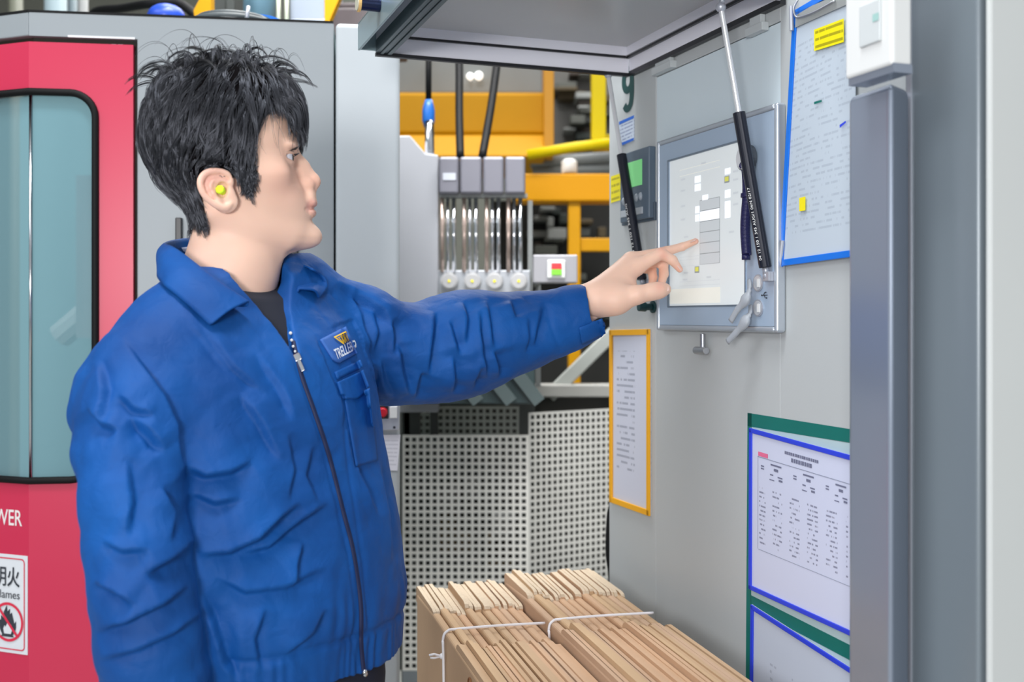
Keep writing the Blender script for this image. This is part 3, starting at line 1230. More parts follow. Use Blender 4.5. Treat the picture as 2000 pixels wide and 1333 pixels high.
pA, pC, pE = XY(1656, 1.245), XY(1741, 1.165), XY(1777, 1.205)
pD = pA + (pE - pC)
zp = CZ + (HZ - 160) / F * 1.17
post = thing('steel_post', 'slim square blue grey steel tube standing at the right end of the cabinet', 'post', (pA + pE) / 2)
m_post = mat('post_paint', (150, 160, 176), 0.22, 0.5, var=0.03)
strip_prism('tube', [pA, pC, pE, pD], 0.012, zp, m_post, post, bevel=0.009, seg=5)
ctr = (pA + pE) / 2
b = MB()
ex = (pC - pA).normalized()
ey = (pD - pA).normalized()
b.fbox(ctr, ex, ey, ZU, (-0.045, -0.035, 0), (0.045, 0.035, 0.012))
b.build('base_plate', m_post, post, bevel=0.002)

pF = XY(1778, 1.215)
pG = pF + (XY(1911, 1.0) - pF).normalized() * 0.001
# plane along the cabinet direction up to the pixel column 1911
r_ = (1911 - 1000) / F
k_ = (r_ * pF.y - pF.x) / (WT.x - r_ * WT.y)
pG = pF + WT * k_
pF0 = pF - WT * 0.01
colm = thing('machine_column', 'broad dark grey machine column in the near right foreground', 'column', (pF + pG) / 2)
m_col = mat('column_paint', (116, 126, 134), 0.35, 0.1, var=0.06, nscale=4)
strip_prism('column_face', [pF0, pG, pG - WN * 0.12, pF0 - WN * 0.12], 0, CZ + 1.0, m_col, colm, bevel=0.004, seg=3)
b = MB()
b.wbox((pF - W0).dot(WT) - 0.004, (pF - W0).dot(WT) + 0.003, 0.02, CZ + 0.98, (pF - W0).dot(WN), (pF - W0).dot(WN) + 0.002)
b.build('edge_strip', m_alu, colm)
wd = thing('white_cladding', 'large white cladding sheet at the right edge of the view beside the dark column', 'cladding', pG)
m_wp = mat('white_panel_paint', (200, 204, 204), 0.5, var=0.05, nscale=2.5)
nd = Vector((0.955, 0.297, 0)).normalized()
pH = pG + WT * 0.012 - WN * 0.004
strip_prism('sheet', [pH, pH + nd * 0.5, pH + nd * 0.5 + Vector((-nd.y, nd.x, 0)) * 0.008, pH + Vector((-nd.y, nd.x, 0)) * 0.008], 0, CZ + 1.0, m_wp, wd, bevel=0.003)

# white switch box on the post
sb = thing('switch_box', 'white plastic switch box fixed above the steel post', 'switch box', XY(1700, 1.16) + Vector((0, 0, zp)))
sY = 1.165
q0 = XY(1650, sY + 0.03)
ratio = (1742 - 1000) / F
kk = (ratio * q0.y - q0.x) / (WT.x - ratio * WT.y)
q1 = q0 + WT * kk
zbx = CZ + (HZ - 156) / F * q0.y
thk = 0.026
b = MB()
b.prism([q0 + ZU * zbx, q1 + ZU * zbx, q1 - WN * thk + ZU * zbx, q0 - WN * thk + ZU * zbx], (0, 0, 0.16))
b.build('box', m_white, sb, bevel=0.004, seg=3)
b = MB()
m0 = q0 + WT * (kk * 0.36)
m1 = q0 + WT * (kk * 0.80)
b.prism([m0 + WN * 0.003 + ZU * (zbx + 0.028), m1 + WN * 0.003 + ZU * (zbx + 0.028), m1 + ZU * (zbx + 0.028), m0 + ZU * (zbx + 0.028)], (0, 0, 0.045))
b.build('switch_plate', mat('pale_switch', (206, 212, 214), 0.35), sb, bevel=0.0015)
b = MB()
g = q0 + WT * (kk * 0.66) + WN * 0.0036 + ZU * (zbx + 0.05)
b.quad([g, g + WT * 0.010, g + WT * 0.010 + ZU * 0.008, g + ZU * 0.008])
b.build('mark', mat('pale_green_print', (160, 200, 196), 0.5), sb, fix=False)
b = MB()
b.prism([q0 + WT * 0.004 - WN * 0.002 + ZU * zp, q1 - WN * 0.002 + ZU * zp, q1 - WN * thk + ZU * zp, q0 + WT * 0.004 - WN * thk + ZU * zp], (0, 0, zbx - zp + 0.002))
b.build('mounting_foot', m_post, sb)

# ------------------------------------------------------------------ red-doored machine at the left
LA = XY(55, 2.0)
LB = XY(780, 2.0 * 595 / 568)
XR = (LB - LA).normalized()
LC = XY(-150, 2.0 * 595 / 569)
XL = (LC - LA).normalized()
NR = Vector((XR.y, -XR.x, 0))
NL = Vector((-XL.y, XL.x, 0))
NM = (NR + NL).normalized()


def lm(a, z, s=0.0):
    if abs(a) < 1e-5:
        p = LA + NM * s
    elif a > 0:
        p = LA + XR * a + NR * s
    else:
        p = LA + XL * (-a) + NL * s
    return Vector((p.x, p.y, z))


def la(px):
    r = (px - 1000) / F
    D = XR if px >= 55 else XL
    k = (r * LA.y - LA.x) / (D.x - r * D.y)
    return k if px >= 55 else -k


def lz(px, py):
    return P(px, py, lm(la(px), 0).y).z


mc = thing('machine_housing', 'pale grey machine housing with a red folded door and tall window', 'machine', lm(0, 0))
zT = lz(400, 36)
zD = lz(160, 84)
zH = lz(160, 73)
aR, aG, aE = la(262), la(268), la(652)
aLft = -0.62


def lbox(b, a0, a1, z0, z1, s0, s1, mi=0):
    b.hexa([lm(a0, z0, s0), lm(a1, z0, s0), lm(a1, z0, s1), lm(a0, z0, s1)], [lm(a0, z1, s0), lm(a1, z1, s0), lm(a1, z1, s1), lm(a0, z1, s1)], mi)


b = MB()
L6 = [(0, zH), (aG, zH), (aG, 0.0), (aE, 0.0), (aE, zT), (0, zT)]
fr6, bk6 = [lm(x, z, 0) for x, z in L6], [lm(x, z, -0.03) for x, z in L6]
b.add(fr6 + bk6, [(0, 1, 4, 5), (1, 2, 3, 4)] + [(6 + i, 6 + j, 6 + k_, 6 + l) for i, j, k_, l in ((5, 4, 1, 0), (4, 3, 2, 1))] + [(i, 6 + i, 6 + (i + 1) % 6, (i + 1) % 6) for i in range(6)])
lbox(b, aLft, -0.0, zH, zT, -0.03, 0)
b.build('shell', m_grey, mc, bevel=0.002)
b = MB()
lbox(b, aE - 0.02, aE, 0, zT, -0.6, -0.031)
lbox(b, 0, aE, zT - 0.01, zT - 0.001, -0.6, -0.031)
lbox(b, 0, aE, 0, zT, -0.62, -0.6)
lbox(b, aLft, 0, 0, zT, -0.62, -0.6)
b.build('inner_shell', mat('interior_teal_grey', (128, 160, 164), 0.6), mc)
b = MB()                                             # dark gap around the door
lbox(b, aLft, 0, zD - 0.012, zH + 0.01, -0.028, -0.018)
lbox(b, 0, aG + 0.004, zD - 0.012, zH + 0.01, -0.028, -0.018)
lbox(b, aR - 0.012, aG + 0.004, 0, zH + 0.01, -0.028, -0.018)
b.build('door_seal', m_gap, mc)
b = MB()
lbox(b, 0, aE - 0.001, zT, zT + 0.004, -0.02, 0.001)
lbox(b, aLft, 0, zT, zT + 0.004, -0.02, 0.001)
b.build('top_seal', m_dark, mc)
b = MB()
lbox(b, 0.07, aG - 0.004, zH - 0.0005, zH + 0.003, -0.004, 0.0016)
b.build('drip_edge', mat('drip_edge_white', (222, 222, 226), 0.35), mc)
b = MB()
for k in range(2):
    lbox(b, la(215 + 13 * k), la(224 + 13 * k), lz(215, 87) , lz(215, 83), -0.017, -0.012)
b.build('catch', m_alu, mc)

# door leaf with a rounded window across its fold
aw = la(186)
zw1, zw0 = lz(100, 180), lz(100, 939)
rc = 0.045


def rrect(a, z0, z1, r, n=8):
    pts = []
    for cx, cz, st in ((a - r, z1 - r, 0), (-a + r, z1 - r, 90), (-a + r, z0 + r, 180), (a - r, z0 + r, 270)):
        for i in range(n + 1):
            t = math.radians(st + 90 * i / n)
            pts.append((cx + r * math.cos(t), cz + r * math.sin(t)))
        if st == 0:
            pts.append((0.0, z1))
        if st == 180:
            pts.append((0.0, z0))
    return pts


hole = rrect(aw, zw0, zw1, rc)
aD = aR - 0.002
zc = (zw0 + zw1) / 2
outer = []
for (x, z) in hole:
    if abs(x) < 1e-9:
        outer.append((0.0, zD if z > zc else 0.05))
        continue
    hx, hz2 = aD, (zD - zc if z > zc else zc - 0.05)
    dx, dz = x, z - zc
    # keep corners: scale to the box
    if abs(dx) / aw > 0.999 - rc / aw and abs(dz) / ((zw1 - zw0) / 2) > 0.999 - rc / ((zw1 - zw0) / 2):
        i = hole.index((x, z))
        outer.append((math.copysign(hx, dx), zc + math.copysign(hz2, dz)))
    elif abs(dx) >= aw - 1e-6:
        outer.append((math.copysign(hx, dx), z))
    else:
        outer.append((x, zc + math.copysign(hz2, dz)))
b = MB()
n = len(hole)
SD = -0.002
vs = [lm(x, z, SD) for x, z in hole] + [lm(x, z, SD) for x, z in outer] + [lm(x, z, SD - 0.02) for x, z in hole] + [lm(x, z, SD - 0.02) for x, z in outer]
fs = []
for i in range(n):
    j = (i + 1) % n
    fs += [(i, j, n + j, n + i), (2 * n + j, 2 * n + i, 3 * n + i, 3 * n + j), (n + i, n + j, 3 * n + j, 3 * n + i), (j, i, 2 * n + i, 2 * n + j)]
b.add(vs, fs)
me_door = b.build('door', m_red, mc)
me_door['label'] = 'red folded door with tall rounded window'
b = MB()
gp = [(x, z) for x, z in hole]
b.tube([lm(x, z, SD + 0.002) for x, z in gp], 0.0068, 8, closed=True)
b.build('window_gasket', m_dark, me_door, smooth=True)
# glass: two leaves meeting at the fold
glass = bpy.data.materials.new('tinted_glass')
glass.use_nodes = True
N, L = glass.node_tree.nodes, glass.node_tree.links
pb = N['Principled BSDF']
pb.inputs['Base Color'].default_value = (*lin((112, 156, 168)), 1)
pb.inputs['Roughness'].default_value = 0.08
pb.inputs['Alpha'].default_value = 0.62
for side in (1, -1):
    pts = [(x, z) for x, z in hole if x * side >= 0]
    pts = sorted(pts, key=lambda q: math.atan2(q[1] - zc, q[0] * side))
    b = MB()
    b.add([lm(side * max(abs(x), 2e-4), z, SD - 0.009) for x, z in pts], [tuple(range(len(pts)))])
    b.build('window_pane', glass, me_door)
b = MB()
b.tube([lm(0, zw0 + 0.004, SD - 0.006), lm(0, zw1 - 0.004, SD - 0.006)], 0.0028, 10)
b.build('glazing_joint', m_chrome, me_door, smooth=True)
# inside the window
b = MB()
lbox(b, 0.02, 0.055, zc - 0.1, zw1 - 0.12, -0.3, -0.26)
b.tube([lm(0.10, zc + 0.02, -0.25), lm(-0.1, zc + 0.2, -0.35)], 0.02, 10)
b.tube([lm(-0.3, zc - 0.1, -0.4), lm(0.2, zc + 0.12, -0.4)], 0.03, 10)
lbox(b, 0.0, 0.25, zw1 - 0.13, zw1 - 0.08, -0.4, -0.3)
b.build('inner_frame', mat('inner_frame_pale', (190, 204, 204), 0.4), mc)
b = MB()
lbox(b, 0.0, 0.3, zc - 0.45, zc - 0.02, -0.55, -0.42)
lbox(b, 0.0, 0.3, zw1 - 0.06, zw1 + 0.02, -0.55, -0.42)
b.build('inner_block', mat('inner_block_teal', (66, 92, 98), 0.5), mc)

# lettering and sign on the door
m_let = mat('white_letters', (232, 226, 226), 0.5, var=0.01)
zr = lz(40, 1029)
lettering('WER', lz(40, 998) - lz(40, 1029), lm(la(42), zr, SD) , (lm(la(42), 0) - lm(la(10), 0)).normalized(), ZU, m_let, me_door, width=0.066, align='right', bold=0.01)
# the sign
ar, s_t, s_b = la(53), lz(40, 1086), lz(40, 1279)
al = ar - 0.125
XS = (lm(ar, 0) - lm(al, 0)).normalized()
NS = NL


def sg(x, z, h):
    p = lm(ar, 0, SD) - XS * x
    return Vector((p.x, p.y, z)) + NS * h


sign = slab([sg(0.125, s_b, 0.0012), sg(0.0, s_b, 0.0012), sg(0.0, s_t, 0.0012), sg(0.125, s_t, 0.0012)], -NS * 0.001, 'warning_sign', mat('sign_white', (218, 222, 228), 0.45, var=0.01), me_door)
sign['label'] = 'white no open flames sign'
sign = me_door
m_sr = mat('sign_red', (214, 40, 72), 0.5, var=0.02)
b = MB()
hw, hh2, r0 = 0.0565, (s_t - s_b) / 2 - 0.006, 0.008
ccx, ccz = 0.0625, (s_t + s_b) / 2


def rr2(hw, hh, r):
    out = []
    for cx, cz, st in ((hw - r, hh - r, 0), (-hw + r, hh - r, 90), (-hw + r, -hh + r, 180), (hw - r, -hh + r, 270)):
        for i in range(6):
            t = math.radians(st + 90 * i / 5)
            out.append((cx + r * math.cos(t), cz + r * math.sin(t)))
    return out


A_, B_ = rr2(hw, hh2, r0), rr2(hw - 0.0022, hh2 - 0.0022, r0 - 0.002)
n_ = len(A_)
b.add([sg(ccx - x, ccz + z, 0.002) for x, z in A_] + [sg(ccx - x, ccz + z, 0.002) for x, z in B_], [(i, (i + 1) % n_, n_ + (i + 1) % n_, n_ + i) for i in range(n_)])
zc3 = lz(20, 1216)
R1 = 0.0365
rx = 0.0455
ring = [(math.cos(2 * math.pi * i / 40), math.sin(2 * math.pi * i / 40)) for i in range(40)]
b.add([sg(rx - R1 * x, zc3 + R1 * z, 0.0026) for x, z in ring] + [sg(rx - (R1 - 0.005) * x, zc3 + (R1 - 0.005) * z, 0.0026) for x, z in ring], [(i, (i + 1) % 40, 40 + (i + 1) % 40, 40 + i) for i in range(40)])
dg = math.radians(-48)
dx_, dz_ = math.cos(dg), math.sin(dg)
w_ = 0.0026
rr_ = R1 - 0.002
b.add([sg(rx - (dx_ * s * rr_ - dz_ * w_ * t), zc3 + (dz_ * s * rr_ + dx_ * w_ * t), 0.0028) for s, t in ((-1, -1), (1, -1), (1, 1), (-1, 1))], [(0, 1, 2, 3)])
b.build('prohibition_ring', m_sr, sign, fix=False)
fl = [(-14, -21), (-20, -12), (-21, -2), (-24, 4), (-17, 2), (-17, 10), (-11, 6), (-10, 16), (-3, 27), (-1, 17), (5, 22), (4, 12), (9, 16), (13, 4), (15, -2), (19, 3), (19, -8), (16, -16), (11, -21), (14, -24), (-17, -24)]
b = MB()
b.add([sg(rx - x * 0.001, zc3 + z * 0.00115, 0.0023) for x, z in fl], [tuple(range(len(fl)))])
b.build('flame', m_ink, sign, fix=False)
b = MB()
fl = [(-9, -20), (-11, -12), (-8, -6), (-6, -9), (0, 0), (4, -7), (8, -4), (10, -12), (7, -20)]
b.add([sg(rx - x * 0.001, zc3 + z * 0.0011, 0.0025) for x, z in fl], [tuple(range(len(fl)))])
b.build('flame_core', mat('sign_white', (218, 222, 228)), sign, fix=False)
lettering('明火', lz(30, 1110) - lz(30, 1149), sg(0.0175, lz(30, 1148), 0.002), XS, ZU, m_ink, sign, width=0.060, align='right', bold=0.012)
lettering('Flames', lz(30, 1155) - lz(30, 1171), sg(0.0175, lz(30, 1171), 0.002), XS, ZU, m_ink, sign, width=0.057, align='right')

# black edge handles on the housing, seen beside the neck
for px0, px1, py0, py1 in ((344, 357, 426, 640), (567, 583, 474, 640)):
    b = MB()
    lbox(b, la(px0), la(px1), lz(px0, py1), lz(px0, py0), 0.0, 0.012)
    b.build('edge_strip', m_black, mc, bevel=0.002)

# ------------------------------------------------------------------ narrow cabinet with push button
nb = thing('service_cabinet', 'narrow pale grey service cabinet right of the machine housing', 'cabinet', lm(la(715), 0, -0.2))
a0_, a1_ = la(655.5), la(781)
b = MB()
lbox(b, a0_, a1_, 0.0, lz(700, 47), -0.5, 0.004)
b.build('body', mat('service_grey', (180, 187, 192), 0.38, var=0.03), nb, bevel=0.009, seg=4)
b = MB()
lbox(b, la(722), la(779), lz(730, 840), lz(730, 786), 0.004, 0.016)
b.build('button_panel', m_alu, nb, bevel=0.0015)
b = MB()
lbox(b, la(734), la(758), lz(730, 817), lz(730, 791), 0.016, 0.019)
sw = b.build('switch_plate', m_black, nb, bevel=0.001)
c = lm(la(746.5), lz(746, 804), 0.019)
b = MB()
b.cyl(c, c + NR * 0.004, 0.0098, 24)
b.cyl(c + NR * 0.004, c + NR * 0.007, 0.0085, 24, r2=0.007)
b.build('push_button', m_red_b, sw, bevel=0.0008)
b = MB()
lbox(b, la(760.5), la(775), lz(730, 816), lz(730, 793), 0.016, 0.021)
b.build('rocker', m_white, nb, bevel=0.001)
c = lm(la(769.5), lz(746, 834), 0.016)
b = MB()
b.cyl(c, c + NR * 0.001, 0.0026, 14)
b.build('keyhole', m_ink, nb)
note = thing('paper_note', 'white paper note taped below the red push button', 'note', lm(la(760), lz(760, 920), 0.004))
doc_n = doc_mat('note_print', (226, 226, 236), (150, 152, 168), rows=9, words=4, dens=0.6, strength=0.35)
slab([lm(la(735), lz(735, 918), 0.0062), lm(la(776), lz(776, 919), 0.0062), lm(la(782), lz(782, 849), 0.0062), lm(la(735), lz(735, 849), 0.0062)], -NR * 0.001, 'sheet', doc_n, note)

# ------------------------------------------------------------------ things on top of and behind the housings
def simple(name, label, cat, build, m, base, group=None, bevel=0.0, smooth=False):
    t = MB()
    build(t)
    o = t.build(name, m, None, smooth, bevel, origin=base)
    return tag(o, label, cat, group)


def barpx(b, p0, p1, Y0, Y1, w, d=None, mi=0):
    """rectangular bar between two pixels; w, d are its width and depth in metres"""
    a, c = P(*p0, Y0), P(*p1, Y1)
    t = (c - a).normalized()
    y = Vector((0, 1, 0))
    y = (y - t * y.dot(t)).normalized()
    x = t.cross(y)
    d = d or w
    b.fbox(a, t, x, y, (0, -w / 2, -d / 2), ((c - a).length, w / 2, d / 2), mi)


def post_to(px, top, Y, w, bottom=0.0):
    return P(px, top, Y)


# hose coil lying on the housing's top edge
hc = thing('hose_coil', 'coiled dark grey hose lying on top of the machine housing', 'hose', P(455, 44, 2.19))
ctr = P(455, 40, 2.18)
for k, (rr, h, w) in enumerate(((0.085, 0.010, 0.0075), (0.075, 0.022, 0.0072), (0.062, 0.031, 0.007))):
    b = MB()
    b.tube([Vector((ctr.x + rr * 1.05 * math.cos(t * 2 * math.pi / 40), ctr.y + rr * math.sin(t * 2 * math.pi / 40), zT + h)) for t in range(40)], w, 10, closed=True)
    b.build('loop', mat('hose_grey', (62, 70, 74), 0.5), hc, smooth=True)
b = MB()
b.tube([P(481, 44, 2.085), P(485, 12, 2.085)], 0.004, 8)
b.build('tie', m_alu, hc, smooth=True)
simple('blue_strap', 'bright blue strap end on the housing top beside the hose coil', 'strap', lambda b: b.hexa([P(508, 27, 2.075), P(530, 31, 2.075), P(562, 43, 2.075), P(545, 44, 2.075)], [P(508, 27, 2.11), P(530, 31, 2.11), P(562, 43, 2.11), P(545, 44, 2.11)]), m_blue, P(535, 44, 2.075))
simple('blue_cover', 'rounded blue cover behind the top of the machine housing', 'cover', lambda b: (b.ball(P(325, 34, 2.45), 0.042, 20, sc=(1.0, 1, 0.72)), b.cyl(P(325, 44, 2.45) - ZU * 0.05, P(325, 40, 2.45), 0.035, 20)), mat('deep_blue', (34, 70, 176), 0.35), P(325, 44, 2.45), smooth=True)
simple('black_cable', 'black cable arching over the housing top left of the blue cover', 'cable', lambda b: b.tube(spline([P(170, 60, 2.9), P(185, 24, 2.8), P(240, 16, 2.7), P(290, 8, 2.6), P(350, 6, 2.6), P(400, 50, 2.6)], 30), 0.011, 8), m_dark, P(200, 40, 2.7), smooth=True)
simple('yellow_plate', 'yellow bent plate standing behind the hose coil', 'plate', lambda b: b.prism([P(384, 60, 2.55), P(412, 60, 2.55), P(412, -25, 2.55), P(402, -25, 2.55), P(378, 20, 2.55)], (0, 0.03, 0)), m_yellow, P(396, 60, 2.55))
simple('yellow_plate', 'thin yellow wedge plate left of the lid lock', 'plate', lambda b: b.prism([P(634, 48, 2.6), P(640, 48, 2.6), P(672, -25, 2.6), P(634, -25, 2.6)], (0, 0.03, 0)), m_yellow, P(640, 48, 2.6))
for k, (x0, x1, Y, c_, nm) in enumerate(((88, 130, 3.6, (170, 190, 198), 'wide pale blue'), (134, 151, 3.8, (140, 156, 164), 'thin blue grey'), (154, 172, 3.4, (176, 178, 178), 'light grey'), (18, 44, 4.2, (132, 134, 120), 'dull olive grey'))):
    simple('vertical_pipe', nm + ' vertical pipe rising behind the left housing', 'pipe', lambda b: b.cyl(P((x0 + x1) / 2, 40, Y) * 1 + Vector((0, 0, -P(0, 40, Y).z)), P((x0 + x1) / 2, 0, Y) + ZU * 1.2, (x1 - x0) / 2 / F * Y, 20), mat('pipe_%d' % k, c_, 0.4), Vector((P((x0 + x1) / 2, 40, Y).x, Y, 0)), group='pipes behind the left housing', smooth=True)
for k, x in enumerate((544, 560)):
    simple('glass_tube', ('left' if k == 0 else 'right') + ' one of two cream tubes above the blue strap', 'tube', lambda b: b.cyl(P(x, 60, 2.7), P(x, -60, 2.7), 0.0052, 12), mat('cream_tube', (222, 222, 200), 0.3), P(x, 60, 2.7), group='cream tubes above the housing', smooth=True)
simple('grey_box', 'blue grey metal box behind the housing top near the lid', 'box', lambda b: (b.pbox(566, -80, 634, 60, 2.75, 0.3), b.pbox(564, 36, 636, 60, 2.74, 0.32)), mat('blue_grey_box', (140, 148, 162), 0.35), P(600, 60, 2.75), bevel=0.004)
simple('brown_box', 'dark brown casing between the grey box and lid lock', 'casing', lambda b: (b.pbox(640, 14, 775, 70, 2.85, 0.3), b.pbox(660, 4, 740, 16, 2.9, 0.2)), mat('dark_brown', (70, 60, 62), 0.5), P(700, 70, 2.85), bevel=0.006)
simple('blue_grey_tank', 'pale blue grey tank behind the housing top left of the cream tubes', 'tank', lambda b: b.cyl(P(505, 60, 3.2), P(505, -120, 3.2), 0.052, 24), mat('tank_blue', (128, 168, 190), 0.4), P(505, 60, 3.2), smooth=True)
simple('dark_motor', 'dark motor block behind the hose coil', 'motor', lambda b: (b.pbox(440, -40, 458, 60, 2.9, 0.1), b.pbox(415, -60, 440, 60, 3.0, 0.1)), m_greydk, P(440, 60, 2.9), bevel=0.004)

# ------------------------------------------------------------------ background machine seen through the gap
def to_floor(b, x0, y0, x1, Y, d, mi=0):
    a, c = P(x0, y0, Y), P(x1, y0, Y)
    b.box((a.x, Y, 0), (c.x, Y + d, a.z), mi)


ym = thing('yellow_machine', 'large yellow machine body hanging in the blurred background', 'machine', P(900, 620, 4.2).xy.to_3d())
b = MB()
b.pbox(740, 180, 1066, 262, 3.9, 0.7)
b.prism([P(740, 262, 3.9), P(1066, 262, 3.9), P(1066, 306, 3.8), P(740, 306, 3.8)], (0, 0.6, 0))
b.build('body', m_yellow, ym, bevel=0.012)
b = MB()
b.pbox(740, 60, 1062, 184, 4.1, 0.6)
b.build('grey_duct', m_midgrey, ym, bevel=0.01)
b = MB()
b.pbox(1062, 60, 1082, 303, 3.85, 0.15)
b.build('upright', mat('ochre_paint', (196, 136, 8), 0.5), ym, bevel=0.004)
b = MB()
to_floor(b, 760, 306, 800, 4.3, 0.2)
b.build('leg', m_greydk, ym)
for k, (x, y, rr) in enumerate(((838, 113, 0.011), (918, 149, 0.013), (935, 148, 0.016))):
    c = P(x, y, 4.06)
    b = MB()
    b.ball(c, rr, 14)
    b.cyl(c, c + Vector((0, 0.05, 0)), rr * 0.6, 10)
    b.build('indicator_lamp', mat('lamp_glow', (250, 252, 250), 0.3, var=0, emit=1.2), ym, smooth=True)

gf = thing('yellow_guard_frame', 'yellow guard frame of posts and rails in the background gap', 'frame', P(1120, 620, 3.5).xy.to_3d())
b = MB()
b.pbox(1000, 339, 1230, 393, 3.5, 0.12)
b.build('beam', mat('orange_yellow_paint', (200, 138, 0), 0.5, spec=0.2), gf, bevel=0.006)
b = MB()
to_floor(b, 1110, 392, 1134, 3.52, 0.06)
b.build('post', m_yellow, gf, bevel=0.004)
b = MB()
b.pbox(1130, 465, 1240, 491, 3.54, 0.05)
b.build('rail', m_yellow, gf, bevel=0.004)
b = MB()
b.pbox(1156, 40, 1184, 280, 3.48, 0.06)
b.build('post', m_lime, gf, bevel=0.004)
b = MB()
b.tube([P(1030, 303, 3.45), P(1120, 288, 3.45), P(1205, 278, 3.45)], 0.0165, 12)
b.build('rail', m_lime, gf, smooth=True)
b = MB()
b.pbox(1158, 262, 1200, 292, 3.6, 0.05)
b.build('bracket', m_lime, gf, bevel=0.004)

# dark machinery beyond
dm = thing('dark_machine', 'dark machinery deep behind the yellow guard frame', 'machine', P(1110, 620, 4.9).xy.to_3d())
b = MB()
to_floor(b, 960, 392, 1260, 4.7, 0.4)
b.build('body', m_darkmach, dm)
b = MB()
to_floor(b, 1060, 60, 1240, 5.2, 0.3)
b.build('frame', mat('dim_grey_machine', (104, 102, 98), 0.6, var=0.35, nscale=7), dm)
r3 = random.Random(11)
pal = [(90, 92, 86), (130, 132, 130), (60, 50, 42), (84, 70, 44), (150, 152, 150), (44, 52, 48)]
for k in range(26):
    x, y = r3.uniform(1030, 1190), r3.uniform(400, 640)
    w, h = r3.uniform(10, 46), r3.uniform(5, 22)
    b = MB()
    b.pbox(x, y, x + w, y + h, 4.45 + r3.uniform(0, 0.2), 0.2)
    b.build('block', mat('scrap_%d' % (k % 6), pal[k % 6], 0.6, var=0.2), dm, bevel=0.004)
for k in range(16):
    x, y = r3.uniform(1082, 1150), r3.uniform(130, 260)
    w, h = r3.uniform(14, 60), r3.uniform(5, 16)
    b = MB()
    b.pbox(x, y, x + w, y + h, 5.0 + r3.uniform(0, 0.15), 0.2)
    b.build('block', mat('scrap_%d' % (k % 6), pal[k % 6], 0.6, var=0.2), dm, bevel=0.004)
b = MB()
b.tube([P(1036, 318, 4.0), P(1200, 308, 4.0)], 0.022, 12)
b.tube([P(1040, 334, 4.0), P(1200, 330, 4.0)], 0.016, 12)
b.build('pipe', m_midgrey, dm, smooth=True)
simple('white_canister', 'small white canister resting on the orange beam in the background', 'canister', lambda b: (b.cyl(P(1112, 338, 3.56), P(1112, 316, 3.56), 0.026, 18), b.cyl(P(1112, 316, 3.56), P(1112, 311, 3.56), 0.026, 18, r2=0.014)), m_white, P(1112, 339, 3.56), smooth=False)

# hoses and the blue fitting
for k, (pts, nm) in enumerate((([(893, 60), (897, 130), (897, 220), (899, 306)], 'left straight'), ([(978, 60), (970, 130), (958, 215), (942, 306)], 'right slanting'))):
    simple('black_hose', nm + ' black hose dropping to the flow regulators', 'hose', lambda b: b.tube(spline([P(x, y, 2.95 - 0.19 * i / 3) for i, (x, y) in enumerate(pts)], 20), 0.0105, 10), m_dark, P(*pts[-1], 2.76), group='black hoses above the flow regulators', smooth=True)
ft = thing('hose_fitting', 'blue and silver hose fitting above the cut corner panel', 'fitting', P(838, 300, 2.775))
b = MB()
b.cyl(P(837, 60, 2.85), P(837, 200, 2.85), 0.008, 12)
b.build('hose', m_dark, ft, smooth=True)
b = MB()
b.tube([P(837, 195, 2.85), P(837, 206, 2.85), P(837, 216, 2.85), P(837, 236, 2.85), P(838, 250, 2.85)], [0.009, 0.0135, 0.0165, 0.0165, 0.012], 16)
b.build('collar', mat('fitting_blue', (30, 92, 170), 0.3), ft, smooth=True)
b = MB()
b.tube([P(838, 236, 2.84), P(839, 252, 2.84), P(839, 304, 2.775)], [0.011, 0.0125, 0.0125], 16)
b.build('stem', m_chrome, ft, smooth=True)

# cut-corner panel and flow regulators
pc = thing('cut_corner_panel', 'pale grey sheet panel with a cut corner beside the flow regulators', 'panel', P(820, 620, 2.75).xy.to_3d())
b = MB()
p = [P(770, 0, 2.75), P(856, 0, 2.75), P(856, 303, 2.75), P(831, 300, 2.75), P(801, 265, 2.75), P(770, 265, 2.75)]
p[0].z = p[1].z = P(0, 806, 2.75).z
b.prism(p, (0, 0.05, 0))
b.build('sheet', mat('panel_pale', (156, 158, 165), 0.45, var=0.03), pc, bevel=0.003)
b = MB()
for x in (790, 846):
    q_ = P(x, 0, 2.77)
    b.box((q_.x - 0.01, 2.80, 0), (q_.x + 0.01, 2.82, P(0, 780, 2.75).z))
b.build('legs', m_greydk, pc)

